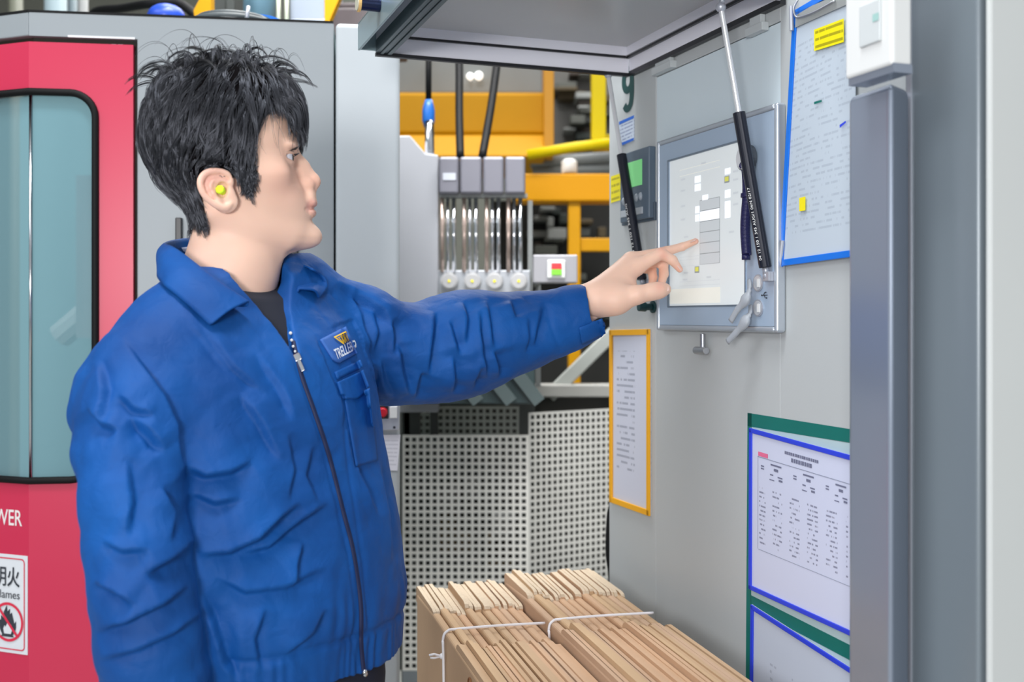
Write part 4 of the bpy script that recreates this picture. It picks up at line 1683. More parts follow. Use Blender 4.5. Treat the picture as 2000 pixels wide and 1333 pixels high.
FY = 2.72
fl_ = thing('flow_regulator_bank', 'bank of four grey flow regulators with glass tubes and silver knobs', 'regulator', P(945, 640, FY))
xs = (856, 897, 942, 985, 1027)
m_reg = mat('regulator_grey', (112, 112, 122), 0.4, 0.2, var=0.05)
b = MB()
b.pbox(856, 528, 1036, 720, FY + 0.03, 0.06)
b.build('base_plate', mat('regulator_base', (150, 154, 160), 0.4, 0.2), fl_, bevel=0.003)
b = MB()
b.pbox(1031, 392, 1040, 720, FY + 0.05, 0.05)
b.pbox(858, 378, 1030, 386, FY + 0.02, 0.03)
b.build('support', m_midgrey, fl_)
for k in range(4):
    x0, x1 = xs[k] + 1, xs[k + 1] - 1
    b = MB()
    b.pbox(x0, 306, x1, 379, FY, 0.07)
    hz2 = b.build('housing', m_reg, fl_, bevel=0.006)
    if k == 0:
        b = MB()
        b.pbox(865, 338, 890, 352, FY - 0.002, 0.002)
        b.build('name_plate', m_alu, hz2)
    xc = (x0 + x1) / 2
    for j, dx in enumerate((-13, -2, 10)):
        b = MB()
        b.cyl(P(xc + dx, 379, FY + 0.03), P(xc + dx, 532, FY + 0.03), (4.2 if j != 1 else 3.6) / F * FY, 12)
        b.build('flow_tube', m_chrome if j else mat('copper_glass', (196, 176, 166), 0.2, 0.7), fl_, smooth=True)
    c = P((878, 923, 966, 1013)[k], 550, FY + 0.03)
    b = MB()
    b.cyl(c, c - Vector((0, 0.02, 0)), 0.0215, 28, 0)
    b.cyl(c - Vector((0, 0.02, 0)), c - Vector((0, 0.022, 0)), 0.018, 28, 0)
    kn = b.build('knob', mat('knob_silver', (176, 176, 178), 0.5, 0.2), fl_, bevel=0.002)
    b = MB()
    b.cyl(c - Vector((0, 0.022, 0)), c - Vector((0, 0.0235, 0)), 0.0036, 14)
    b.build('knob_dot', m_sticker, kn)
    c = P((880, 926, 969, 1012)[k], 590, FY + 0.03)
    b = MB()
    b.cyl(c, c - Vector((0, 0.006, 0)), 0.021, 24)
    b.build('lower_port', m_dgrey, fl_, bevel=0.002)

bx = thing('button_box', 'grey push button box with a red and green button beside the flow regulators', 'switch box', P(1084, 556, 2.68))
b = MB()
b.pbox(1041, 498, 1128, 553, 2.66, 0.06)
b.build('box', mat('box_grey', (150, 150, 156), 0.4, 0.2), bx, bevel=0.003)
b = MB()
b.pbox(1069, 508, 1104, 544, 2.652, 0.008)
b.build('button_frame', m_white, bx, bevel=0.003)
b = MB()
b.pbox(1077, 514, 1097, 526, 2.646, 0.006)
b.build('red_button', mat('lit_red', (240, 40, 50), 0.3), bx, bevel=0.001)
b = MB()
b.pbox(1077, 526.5, 1097, 538, 2.646, 0.006)
b.build('green_button', mat('lit_green', (120, 200, 40), 0.3), bx, bevel=0.001)
b = MB()
b.pbox(1046, 552, 1056, 756, 2.9, 0.02)
b.pbox(1046, 545, 1056, 556, 2.70, 0.22)
b.build('pole', m_midgrey, bx)

# frame pieces under the sleeve
cv = thing('striped_cover', 'dark teal machine cover with two slanting bars just under the raised sleeve', 'cover', P(910, 620, 2.62).xy.to_3d())
b = MB()
b.pbox(786, 690, 1045, 790, 2.62, 0.22)
b.build('plate', mat('dark_teal_plate', (58, 74, 76), 0.45), cv, bevel=0.004)
for x in (900, 965, 1020):
    b = MB()
    barpx(b, (x - 30, 704), (x + 34, 786), 2.612, 2.612, 0.03, 0.008)
    b.build('slanting_bar', mat('teal_bar', (84, 97, 98), 0.45), cv)
b = MB()
for x in (800, 1030):
    q_ = P(x, 0, 2.74)
    b.box((q_.x - 0.02, 2.80, 0), (q_.x + 0.02, 2.84, P(0, 790, 2.62).z))
b.build('stand', m_greydk, cv)
df = thing('diagonal_brace', 'pale grey slanting brace and beam above the perforated guard', 'brace', P(1120, 620, 2.95).xy.to_3d())
b = MB()
barpx(b, (1072, 775), (1215, 634), 2.95, 2.95, 0.036, 0.03)
b.build('brace', mat('brace_grey', (160, 164, 160), 0.5), df, bevel=0.004)
b = MB()
b.pbox(1044, 752, 1240, 777, 2.9, 0.08)
b.build('beam', mat('beam_grey', (150, 150, 146), 0.5), df, bevel=0.004)
b = MB()
to_floor(b, 1200, 752, 1225, 2.93, 0.05)
b.build('stand', m_midgrey, df)


# perforated guards: real square holes
def perforated(name, O, X, cols, rows, pitch, bar, m, parent):
    xs_ = []
    for i in range(cols):
        xs_ += [i * pitch, i * pitch + bar]
    xs_.append(cols * pitch)
    xs_.append(cols * pitch + bar)
    zs_ = []
    for i in range(rows):
        zs_ += [i * pitch, i * pitch + bar]
    zs_ += [rows * pitch, rows * pitch + bar]
    vs = [O + X * x + ZU * z for z in zs_ for x in xs_]
    nx = len(xs_)
    fs = []
    for j in range(len(zs_) - 1):
        for i in range(nx - 1):
            if i % 2 == 1 and j % 2 == 1:
                continue
            fs.append((j * nx + i, j * nx + i + 1, (j + 1) * nx + i + 1, (j + 1) * nx + i))
    b = MB()
    b.add(vs, fs)
    o = b.build(name, m, parent, fix=False)
    s = o.modifiers.new('thickness', 'SOLIDIFY')
    s.thickness = 0.002
    return o


PY = 2.75
pitch = 13.4 / F * PY
bar = 5.4 / F * PY
m_perf = mat('perforated_steel', (244, 242, 236), 0.45, var=0.08, nscale=8)  # front sheet coloured paler to make up for the shade on it
pg = thing('perforated_guard', 'pale perforated steel guard with square holes behind the cardboard bundles', 'guard', P(900, 620, PY).xy.to_3d())
zt_ = P(0, 850, PY).z
rows = 34
O = P(786, 850, PY) - ZU * (rows * pitch + bar)
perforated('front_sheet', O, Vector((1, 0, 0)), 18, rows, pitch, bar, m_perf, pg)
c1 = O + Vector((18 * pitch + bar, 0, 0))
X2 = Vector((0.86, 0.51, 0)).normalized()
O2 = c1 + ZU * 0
perforated('side_sheet', O2, X2, 16, rows + 4, pitch * 0.98, bar * 0.98, mat('perforated_side_dim', (204, 203, 198), 0.45, var=0.08, nscale=8), pg)  # same steel in a darker colour, balancing the light between the sheets
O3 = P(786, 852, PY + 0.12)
perforated('upper_sheet', O3, Vector((1, 0, 0)), 19, 4, pitch * 1.02, bar, mat('perforated_shade', (176, 182, 174), 0.5), pg)  # same steel with the overhang's shade put into its colour
b = MB()
b.box((O.x, PY, 0), (c1.x, PY + 0.02, O.z))
b.prism([Vector((c1.x, c1.y, 0)), Vector((c1.x, c1.y, 0)) + X2 * 16 * pitch, Vector((c1.x, c1.y + 0.02, 0)) + X2 * 16 * pitch, Vector((c1.x, c1.y + 0.02, 0))], (0, 0, O.z))
b.build('skirt', m_grey, pg)
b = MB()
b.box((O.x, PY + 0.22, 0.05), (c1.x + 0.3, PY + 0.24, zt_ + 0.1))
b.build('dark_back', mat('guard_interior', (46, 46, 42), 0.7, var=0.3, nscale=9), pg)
for k in range(9):
    x, y = r3.uniform(800, 980), r3.uniform(870, 1080)
    w, h = r3.uniform(20, 70), r3.uniform(20, 60)
    b = MB()
    b.pbox(x, y, x + w, y + h, PY + 0.09, 0.05)
    b.build('inner_block', mat('scrap_%d' % ((k * 2 + 1) % 6), pal[(k * 2 + 1) % 6]), pg)

simple('black_cable', 'black cable running down the far edge of the control cabinet', 'cable', lambda b: b.tube(spline([P(1196, 985, 2.2), P(1190, 1010, 2.2), P(1188, 1080, 2.2), P(1194, 1150, 2.2), P(1197, 1400, 2.2)], 24), 0.0055, 8), m_dark, P(1195, 1400, 2.2), smooth=True)

# ------------------------------------------------------------------ tied bundles of flat cardboard boxes
tdir = Vector((0.2573, -0.9663, 0))
rdir = Vector((0.9663, 0.2573, 0))
zC = P(0, 1144, 1.92).z
S0 = P(812, 1144, 1.92)
S0.z = 0
m_card = mat('cardboard', (206, 164, 122), 0.75, var=0.07, nscale=14, bump=0.12, bscale=300)
m_edge = mat('cardboard_edge', (200, 182, 158), 0.8, var=0.22, nscale=260)
tabl = thing('low_table', 'low grey worktable under the tied cardboard bundles', 'table', S0 + tdir * 0.4 + rdir * 0.18)
TZ = 0.45
b = MB()
b.fbox(S0, rdir, tdir, ZU, (-0.03, -0.03, TZ - 0.03), (0.345, 0.76, TZ))
b.build('table_top', mat('table_grey', (120, 136, 140), 0.5), tabl, bevel=0.003)
for (u, v) in ((0, 0.02), (0.31, 0.02), (0, 0.72), (0.31, 0.72)):
    b = MB()
    b.fbox(S0, rdir, tdir, ZU, (u - 0.02, v - 0.03, 0), (u + 0.02, v + 0.01, TZ - 0.03))
    b.build('leg', m_midgrey, tabl)
r5 = random.Random(5)


def sheet_profile(top, dz, j, lean):
    """outline of a folded box in (along, height): back flap, lower groove, front flap"""
    a = 0.155 + r5.uniform(-0.006, 0.006)
    c = 0.345 + r5.uniform(-0.008, 0.008)
    e = 0.72
    h = top
    g = 0.011 + r5.uniform(-0.002, 0.002)
    s = r5.uniform(-0.006, 0.004)
    return [(0.0 + s, TZ + 0.003), (0.0 + s, h - 0.012), (0.004 + s, h - 0.003), (0.012 + s, h), (a - 0.024, h - 0.002), (a - 0.010, h - 0.005), (a - 0.002, h - 0.013), (a, h - g), (a + 0.05, h - g - 0.003), (c - 0.02, h - g - 0.004),
            (c - 0.004, h - 0.012), (c + 0.006, h - 0.004), (c + 0.02, h - 0.002), (e - 0.02, h - 0.006), (e, h - 0.02), (e, TZ + 0.003)]


pos = 0.0
nm_side = ('left bundle', 'right bundle')
cnt_ = (11, 12)
ORD = ('first', 'second', 'third', 'fourth', 'fifth', 'sixth', 'seventh', 'eighth', 'ninth', 'tenth', 'eleventh', 'twelfth')
for bu in (0, 1):
    if bu == 1:
        pos += 0.004
    for k in range(cnt_[bu]):
        top = zC + (0.012 if bu else 0.0) + r5.uniform(-0.005, 0.006)
        wdt = 0.0142
        lab = 'flat folded cardboard box, %s from the left in the %s' % (ORD[k], nm_side[bu])
        if bu == 0 and k == 0:
            lab = 'leftmost flat cardboard box, its printed outer face showing'
        if bu == 1 and k == cnt_[1] - 1:
            lab = 'rightmost flat cardboard box nearest the control cabinet'
        bt = thing('flat_cardboard_box', lab, 'box', S0 + rdir * pos + tdir * 0.3 + ZU * TZ, ('cardboard boxes in the ' + nm_side[bu]) )
        cm = mat('cardboard_%d' % r5.randint(0, 3), (r5.choice((190, 194, 186)), r5.choice((158, 162, 155)), r5.choice((126, 130, 122))), 0.75, var=0.07, nscale=14, bump=0.12, bscale=300)
        prof = sheet_profile(top, 0, 0, 0)
        gz = prof[7][1]
        aE2, cS = prof[6][0], prof[9][0] + 0.02
        # folded body: broad rounded crease
        b = MB()
        body = [(0.008, TZ + 0.003), (0.008, gz - 0.004), (aE2, gz), (cS, gz - 0.002), (0.72, gz - 0.004), (0.72, TZ + 0.003)]
        b.prism([S0 + tdir * u + ZU * z + rdir * (pos + 0.0004) for u, z in body], rdir * (wdt * 0.95))
        b.build('body', cm, bt, bevel=0.0045, seg=3)
        for j in range(2):
            th = wdt * r5.uniform(0.40, 0.47)
            off = pos + 0.001 + j * wdt * 0.5 + r5.uniform(-0.0008, 0.0008)
            dz_ = r5.uniform(-0.004, 0.002)
            r_e = r5.uniform(0.005, 0.010)
            su = r5.uniform(-0.007, 0.004)
            fl1 = [(su, gz - 0.02), (su, top + dz_ - 0.004), (su + 0.006, top + dz_), (aE2 - r_e - 0.006, top + dz_ - 0.003), (aE2 - r_e * 0.4, top + dz_ - 0.003 - r_e * 0.35), (aE2, top + dz_ - 0.003 - r_e), (aE2 + 0.004, gz - 0.02)]
            b = MB()
            tw = r5.uniform(-0.002, 0.002)
            b.prism([S0 + tdir * u + ZU * z + rdir * (off + tw * (u / aE2)) for u, z in fl1], rdir * th)
            b.mi = [0, 0] + [1 if i in (1, 2, 3, 4) else 0 for i in range(len(fl1))]
            b.build('back_flap', [cm, m_edge], bt)
            h2 = gz + 0.006 + r5.uniform(-0.003, 0.002)
            fl2 = [(cS - 0.004, gz - 0.02), (cS, gz - 0.001), (cS + r_e * 0.5, h2 - 0.003), (cS + r_e * 1.6, h2), (0.715, h2 - 0.004), (0.72, h2 - 0.02), (0.72, gz - 0.02)]
            b = MB()
            b.prism([S0 + tdir * u + ZU * z + rdir * (off + r5.uniform(-0.0003, 0.0003)) for u, z in fl2], rdir * th)
            b.mi = [0, 0] + [1 if i in (1, 2) else 0 for i in range(len(fl2))]
            b.build('front_flap', [cm, m_edge], bt)
        pos += wdt
stack_w = pos
# string ties
m_str = mat('white_string', (222, 220, 224), 0.6)
d1_ = 11 * 0.0142


def tie(label, u, r0, r1, hz2, knot):
    t = thing('string_tie', label, 'string', S0 + rdir * r0 + tdir * u + ZU * (TZ + 0.1), 'white strings around the cardboard bundles')
    q = lambda r, z, uu=u: S0 + rdir * r + tdir * uu + ZU * z
    b = MB()
    pts = [q(r0 - 0.004, TZ + 0.02, u + 0.03), q(r0 - 0.0045, hz2 - 0.06, u + 0.012), q(r0 - 0.004, hz2 - 0.012, u + 0.004), q(r0 + 0.004, hz2 + 0.001), q(r0 + 0.02, hz2 + 0.003), q((r0 + r1) / 2, hz2 + 0.0035), q(r1, hz2 + 0.002)]
    b.tube(spline(pts, 50), 0.0021, 8)
    b.build('string', m_str, t, smooth=True)
    if knot:
        c = q(r0 - 0.006, hz2 - 0.035, u + 0.006)
        b = MB()
        b.ball(c, 0.0045, 10)
        b.tube([c, c - rdir * 0.012 + ZU * 0.004, c - rdir * 0.02 + ZU * 0.003], 0.0018, 6)
        b.tube([c, c - rdir * 0.012 - ZU * 0.002, c - rdir * 0.018 - ZU * 0.001], 0.0018, 6)
        b.build('knot', m_str, t, smooth=True)


tie('white string with a knot tied around the left cardboard bundle', 0.262, 0.0, d1_ + 0.004, zC - 0.009, True)
tie('white string tied around the right cardboard bundle', 0.292, d1_ + 0.004, stack_w, zC + 0.003, False)
# printed ring on the leftmost face
b = MB()
c = S0 + tdir * 0.44 + ZU * (zC - 0.035) - rdir * 0.0012
b.tube([c + tdir * 0.011 * math.cos(t * 0.2618) + ZU * 0.012 * math.sin(t * 0.2618) for t in range(24)], 0.0012, 6, closed=True)
b.build('printed_ring', mat('brown_print', (120, 76, 40), 0.7), [o for o in bpy.data.objects if o.name == 'flat_cardboard_box'][0])

# ------------------------------------------------------------------ the man
ang = math.atan2(545, F)
HU = np.array((math.cos(ang), math.sin(ang), 0.0))       # where he looks
HV = np.array((-math.sin(ang), math.cos(ang), 0.0))      # towards his left, away from the camera
H0 = np.array(P(455, 300, 1.41))
KU, KW = 1552.0, 1503.0


def hpx(px, py, v=0.0):
    """head point with lateral offset v that is seen at a pixel"""
    r = np.array(((px - 1000) / F, 1.0, (HZ - py) / F))
    o = H0.copy()
    o[2] -= CZ
    Y = (o @ HV + v) / (r @ HV)
    d = r * Y
    d[2] += CZ
    return d


def loc(p):
    d = np.asarray(p) - H0
    return d @ HU, d @ HV, d[..., 2]


def glob(u, v, w):
    return H0 + HU * u + HV * v + np.array((0, 0, w))


def mir(p):
    u, v, w = loc(p)
    return glob(u, -v, w)


RH = np.stack([HU, HV, np.array((0, 0, 1.0))])

# --- head: stacked sections, then the features
rows = np.array([
    # py, back, front, half width, widest point
    (124, 415, 440, 4, 428), (129, 385, 480, 27, 430), (140, 355, 522, 45, 435), (158, 331, 549, 59, 437), (185, 309, 568, 69, 440), (215, 299, 577, 74, 440),
    (250, 294, 582, 77, 440), (280, 294, 583, 76.5, 440), (300, 297, 575, 75.5, 442), (320, 303, 575, 73.5, 445), (345, 315, 583, 70, 450),
    (370, 332, 599, 66, 455), (395, 354, 607, 62, 460), (415, 375, 609, 58.5, 463), (432, 395, 611, 55, 466), (448, 415, 617, 50, 475), (462, 436, 622, 43, 487), (474, 460, 618, 34, 505), (484, 490, 604, 18, 540), (490, 520, 575, 4, 548)])
wz = (300 - rows[:, 0]) / KW
o_ = np.argsort(wz)
dense = np.linspace(wz.min(), wz.max(), 400)
tab = []
for c in (1, 2, 4):
    tab.append((np.interp(dense, wz[o_], rows[o_, c]) - 455) / KU)
tab.append(np.interp(dense, wz[o_], rows[o_, 3]) / 1000)
ker = np.exp(-np.linspace(-2, 2, 13) ** 2)
ker /= ker.sum()
tab = [np.convolve(np.pad(t, 6, mode='edge'), ker, 'valid') for t in tab]


def head_sections(G, off=0.0, k=0.0):
    s = G.sl(H0 - 0.19, H0 + 0.19)
    x, y, z = G.pts(s)
    u = (x - H0[0]) * HU[0] + (y - H0[1]) * HU[1]
    v = (x - H0[0]) * HV[0] + (y - H0[1]) * HV[1]
    w = z - H0[2]
    B_, F_, C_, W_ = [np.interp(w, dense, t) for t in tab]
    du = u - C_
    a = np.where(du > 0, F_ - C_, C_ - B_)
    a = np.maximum(a, 0.002)
    W_ = np.maximum(W_, 0.002)
    p = np.where(du > 0, np.interp(w, [-0.05, -0.012], [2.1, 2.35]), 2.1)
    r = (np.abs(du / a) ** p + np.abs(v / W_) ** p) ** (1 / p)
    ln = np.sqrt(du * du + v * v)
    d = ln * (1 - 1 / np.maximum(r, 1e-4))
    d = np.where(ln < 1e-3, -np.minimum(a, W_), d)
    # caps above and below
    top, bot = dense[-1], dense[0]
    d = np.maximum(d, np.maximum(w - top, bot - w))
    G.put(s, d - off, k, 'add')


def neck(G, off=0.0):
    G.chain([hpx(462, 420), hpx(460, 500), hpx(447, 548), hpx(432, 610)], [0.052 + off, 0.0535 + off, 0.055 + off, 0.062 + off], k=0.022)


EY = hpx(556, 309, -0.031)
eu, ev, ew = loc(EY)
HG = Grid(H0 + np.array((-0.135, -0.125, -0.205)), H0 + np.array((0.135, 0.125, 0.135)), 0.0015)
head_sections(HG)
neck(HG)


def both(fn):
    fn(-1)
    fn(1)


def hp3(px, py, v):
    """u, w taken at the mid plane"""
    return glob((px - 455) / KU, v, (300 - py) / KW)


G = HG
# brow, cheekbones, jaw
for sgn in (-1, 1):
    G.ell(hp3(566, 288, sgn * 0.030), (0.009, 0.024, 0.006), k=0.012, R=RH)
    G.ell(hp3(524, 346, sgn * 0.050), (0.022, 0.015, 0.014), k=0.022, R=RH)
    G.cap(hp3(425, 418, sgn * 0.050), hp3(560, 468, sgn * 0.022), 0.013, 0.012, k=0.022)
G.ell(hp3(611, 459, 0), (0.0125, 0.016, 0.0115), k=0.016, R=RH)
# eye hollows at the root of the nose
for sgn in (-1, 1):
    G.ell(hp3(590, 309, sgn * 0.021), (0.012, 0.0085, 0.010), k=0.010, op='sub', R=RH)
# nose
G.chain([hp3(574, 295, 0), hp3(592, 319, 0), hp3(612.5, 343, 0)], [0.0068, 0.0070, 0.0080], k=0.009)
G.chain([hp3(566, 298, 0), hp3(584, 330, 0), hp3(594, 354, 0)], [0.008, 0.0105, 0.0125], k=0.010)
G.ell(hp3(616.5, 351.5, 0), (0.0086, 0.0094, 0.0082), k=0.006, R=RH)
for sgn in (-1, 1):
    G.ell(hp3(600, 358, sgn * 0.0112), (0.0098, 0.0068, 0.0078), k=0.006, R=RH)
    G.cap(hp3(606, 368, sgn * 0.0062), hp3(603, 358, sgn * 0.006), 0.0030, 0.0022, k=0.002, op='sub')
G.cap(hp3(614, 361, 0), hp3(606, 372, 0), 0.0045, 0.0045, k=0.006)
# lips
G.ell(hp3(607.5, 385, 0), (0.0085, 0.020, 0.012), k=0.009, R=RH)
G.ell(hp3(612.5, 394, 0), (0.0066, 0.0195, 0.0056), k=0.004, R=RH)
G.ell(hp3(609.5, 413, 0), (0.0074, 0.0185, 0.0064), k=0.004, R=RH)
G.chain([hp3(596, 409, -0.0245), hp3(608, 405, -0.017), hp3(616, 403.5, -0.009), hp3(619.5, 403.5, 0), hp3(616, 403.5, 0.009), hp3(608, 405, 0.017), hp3(596, 409, 0.0245)], [0.0009, 0.0012, 0.0013, 0.0013, 0.0013, 0.0012, 0.0009], k=0.003, op='sub')
# lids: a shell over each eyeball with an almond opening
ER = 0.0118
for sgn in (-1, 1):
    c = glob(eu, sgn * abs(ev), ew)
    G.ell(c, (0.0134,) * 3, k=0.006, R=RH)
    s = G.sl(c - 0.03, c + 0.03)
    x, y, z = G.pts(s)
    u = (x - c[0]) * HU[0] + (y - c[1]) * HU[1]
    v = ((x - c[0]) * HV[0] + (y - c[1]) * HV[1]) * sgn
    w = z - c[2] + 0 * u
    r = np.sqrt(u * u + v * v + w * w) + 1e-6
    az = np.arctan2(v, u)
    el = np.arcsin(np.clip(w / r, -1, 1))
    a0 = (az - math.radians(14)) / math.radians(72)
    hgt = np.sqrt(np.maximum(1 - a0 * a0, 0))
    mid = math.radians(1) + math.radians(3) * (az)
    up, lo_ = math.radians(21) * hgt ** 0.8, math.radians(19) * hgt ** 0.8
    dd = np.maximum(el - mid - up, mid - lo_ - el) * r
    dd = np.maximum(dd, (np.abs(a0) - 1) * 0.012)
    dd = np.maximum(dd, 0.0100 - r)
    dd = np.maximum(dd, -u - 0.002)
    dd = np.maximum(dd, r - 0.0175)
    G.put(s, dd, 0.0012, 'sub')
# ears
EV = -0.0785


def earpt(px, py, q=0.0, sgn=-1):
    p = hpx(px, py, EV)
    u, v, w = loc(p)
    out = 0.010 * max(0.0, (455 - px) / 68.0) + q
    return glob(u, sgn * (abs(EV) - 0.006 + out), w)


for sgn in (-1, 1):
    ep = lambda x, y, q=0.0: earpt(x, y, q, sgn)
    rim = [(452, 358), (447, 343), (433, 336), (415, 335), (400, 341), (392, 354), (393, 368), (400, 382), (412, 394), (426, 402), (441, 405), (450, 398)]
    # thin plate
    for a_, b_, r_e in (((424, 355), (440, 392), 0.0155), ((412, 356), (424, 384), 0.0115), ((408, 346), (402, 368), 0.0085), ((420, 345), (440, 350), 0.009)):
        G.cap(ep(*a_, -0.0012), ep(*b_, -0.0012), r_e, r_e, k=0.004, sq=(HV, 3.4))
    rs_ = spline([(x, y, 0) for x, y in rim], 34)
    G.chain([ep(q.x, q.y, 0.0025) for q in rs_], list(np.interp(np.linspace(0, 11, 34), range(12), [0.0030, 0.0032, 0.0033, 0.0034, 0.0034, 0.0034, 0.0033, 0.0033, 0.0034, 0.0040, 0.0043, 0.0035])), k=0.003)
    G.chain([ep(428, 347, 0.001), ep(414, 354, 0.002), ep(410, 366, 0.002), ep(416, 380, 0.002), ep(430, 391, 0.002), ep(440, 391, 0.001)], [0.0024, 0.0026, 0.0027, 0.0027, 0.0026, 0.0024], k=0.003)
    G.chain([ep(446, 350, 0.0042), ep(430, 344, 0.0045), ep(412, 348, 0.0048), ep(403, 361, 0.005), ep(407, 377, 0.0048), ep(418, 389, 0.0045)], [0.0016, 0.0019, 0.0020, 0.0020, 0.0018, 0.0014], k=0.0025, op='sub')
    G.ell(ep(435, 371, 0.0035), (0.0075, 0.0065, 0.0100), k=0.003, op='sub', R=RH)
    G.ell(ep(449, 377, 0.000), (0.004, 0.0035, 0.006), k=0.004, R=RH)
hv, hq = HG.mesh()
hv = smooth_mesh(hv, hq, 2, 0.4)


# --- hand that points at the screen
def zp_(zx, zy, Y):
    return np.array(P(1100 + zx / 5.553, 420 + zy / 5.553, Y))


tipw = np.array(wp(1358.5, 471.5, SS + 0.0056))
YT = tipw[1]
KG = Grid(zp_(-160, 1250, 1.62) - 0.02, np.array((tipw[0] + 0.015, 1.80, tipw[2] + 0.045)), 0.0013)
G = KG
wr = zp_(372, 905, 1.672)
G.chain([zp_(-120, 1010, 1.66), zp_(180, 945, 1.668), wr], [0.0265, 0.0245, 0.0228], k=0.012, sq=((0.2, -0.9, 0.4), 1.25))
mi_, mm, mr, mp = zp_(800, 565, 1.708), zp_(735, 486, 1.722), zp_(745, 500, 1.738), zp_(770, 560, 1.752)
for m_, r_m in ((mi_, 0.0125), (mm, 0.0118), (mr, 0.0115), (mp, 0.0110)):
    G.cap(wr, m_, 0.0205, r_m, k=0.014)
G.cap(zp_(420, 930, 1.672), zp_(600, 900, 1.668), 0.021, 0.0205, k=0.014)
G.cap(zp_(560, 940, 1.667), zp_(700, 800, 1.690), 0.0195, 0.015, k=0.014)
# thumb
G.chain([zp_(600, 930, 1.664), zp_(800, 868, 1.660), zp_(960, 833, 1.662), zp_(1050, 818, 1.664), zp_(1112, 806, 1.667)], [0.0165, 0.0130, 0.0116, 0.0104, 0.0082], k=0.010)
# index, bent
G.chain([mi_, zp_(1062, 420, 1.712)], [0.0118, 0.0090], k=0.008)
G.chain([zp_(1062, 420, 1.712), zp_(1185, 492, 1.713)], [0.0092, 0.0078], k=0.004)
G.chain([zp_(1185, 492, 1.713), zp_(1264, 592, 1.716)], [0.0076, 0.0052], k=0.003)
# middle, straight to the glass
G.chain([mm, zp_(1120, 396, 1.738)], [0.0112, 0.0080], k=0.006)
G.chain([zp_(1120, 396, 1.738), zp_(1290, 346, 1.748)], [0.0079, 0.0066], k=0.003)
G.chain([zp_(1290, 346, 1.748), tipw], [0.0066, 0.0049], k=0.003)
# ring and little finger, curled
G.chain([mr, zp_(1085, 515, 1.752)], [0.0108, 0.0085], k=0.006)
G.chain([zp_(1085, 515, 1.752), zp_(1092, 640, 1.742)], [0.0083, 0.0074], k=0.003)
G.chain([zp_(1092, 640, 1.742), zp_(1062, 760, 1.728)], [0.0074, 0.0060], k=0.003)
G.chain([mp, zp_(958, 590, 1.762)], [0.0100, 0.0078], k=0.006)
G.chain([zp_(958, 590, 1.762), zp_(975, 680, 1.750)], [0.0078, 0.0070], k=0.002)
G.chain([zp_(975, 680, 1.750), zp_(962, 765, 1.738)], [0.0070, 0.0058], k=0.002)
kv, kq = KG.mesh()
kv = smooth_mesh(kv, kq, 2, 0.4)

# --- torso sections (shared by body, shirt and jacket)
tor = np.array([
    # z rel camera, cx, cy, half width, half depth
    (0.085, -0.362, 1.412, 0.066, 0.060), (0.045, -0.360, 1.405, 0.088, 0.066), (0.015, -0.357, 1.400, 0.135, 0.084), (-0.02, -0.351, 1.392, 0.172, 0.102), (-0.06, -0.346, 1.385, 0.188, 0.116),
    (-0.12, -0.338, 1.380, 0.192, 0.126), (-0.20, -0.327, 1.380, 0.190, 0.132), (-0.28, -0.315, 1.380, 0.190, 0.137), (-0.36, -0.306, 1.384, 0.187, 0.140), (-0.41, -0.304, 1.386, 0.178, 0.134), (-0.47, -0.298, 1.388, 0.176, 0.126), (-0.60, -0.298, 1.390, 0.170, 0.120)])
to_ = np.argsort(tor[:, 0])
td = np.linspace(tor[:, 0].min(), tor[:, 0].max(), 300)
tt4 = [np.convolve(np.pad(np.interp(td, tor[to_, 0], tor[to_, i]), 7, mode='edge'), np.ones(15) / 15, 'valid') for i in range(1, 5)]
BF = np.array((0.79, -0.613, 0.0))
BL = np.array((0.613, 0.79, 0.0))


def torso(G, off=0.0, k=0.02, z0=-0.6, z1=0.085, op='add'):
    lo = np.array((-0.62, 1.10, CZ + z0 - 0.02))
    hi = np.array((-0.06, 1.66, CZ + z1 + 0.02))
    s = G.sl(lo, hi)
    x, y, z = G.pts(s)
    zz = z - CZ
    cx, cy, a, b_ = [np.interp(zz, td, t) for t in tt4]
    f = (x - cx) * BF[0] + (y - cy) * BF[1]
    l = (x - cx) * BL[0] + (y - cy) * BL[1]
    p = 2.35
    r = (np.abs(f / (b_ + off)) ** p + np.abs(l / (a + off)) ** p) ** (1 / p)
    ln = np.sqrt(f * f + l * l)
    d = ln * (1 - 1 / np.maximum(r, 1e-4))
    d = np.where(ln < 1e-3, -b_, d)
    d = np.maximum(d, np.maximum(zz - z1, z0 - zz))
    G.put(s, d, k, op)


SHL, SHR = np.array(P(688, 650, 1.545)), np.array(P(280, 714, 1.262))
ARM_L = [(700, 655, 1.55, 96), (765, 692, 1.58, 92), (830, 690, 1.605, 93), (885, 676, 1.625, 97), (930, 666, 1.640, 91), (975, 658, 1.65, 81), (1030, 649, 1.662, 70), (1080, 636, 1.668, 61), (1128, 617, 1.672, 54), (1160, 605, 1.674, 49)]
ARM_R = [(274, 730, 1.255, 78), (268, 800, 1.228, 88), (262, 890, 1.205, 96), (264, 980, 1.19, 99), (268, 1070, 1.18, 97), (276, 1160, 1.175, 97), (288, 1250, 1.18, 99), (306, 1340, 1.19, 96), (325, 1430, 1.205, 86), (342, 1510, 1.22, 74), (352, 1560, 1.23, 62)]


def armpts(t):
    return [np.array(P(x, y, Y)) for x, y, Y, r in t], [r * Y / F for x, y, Y, r in t]


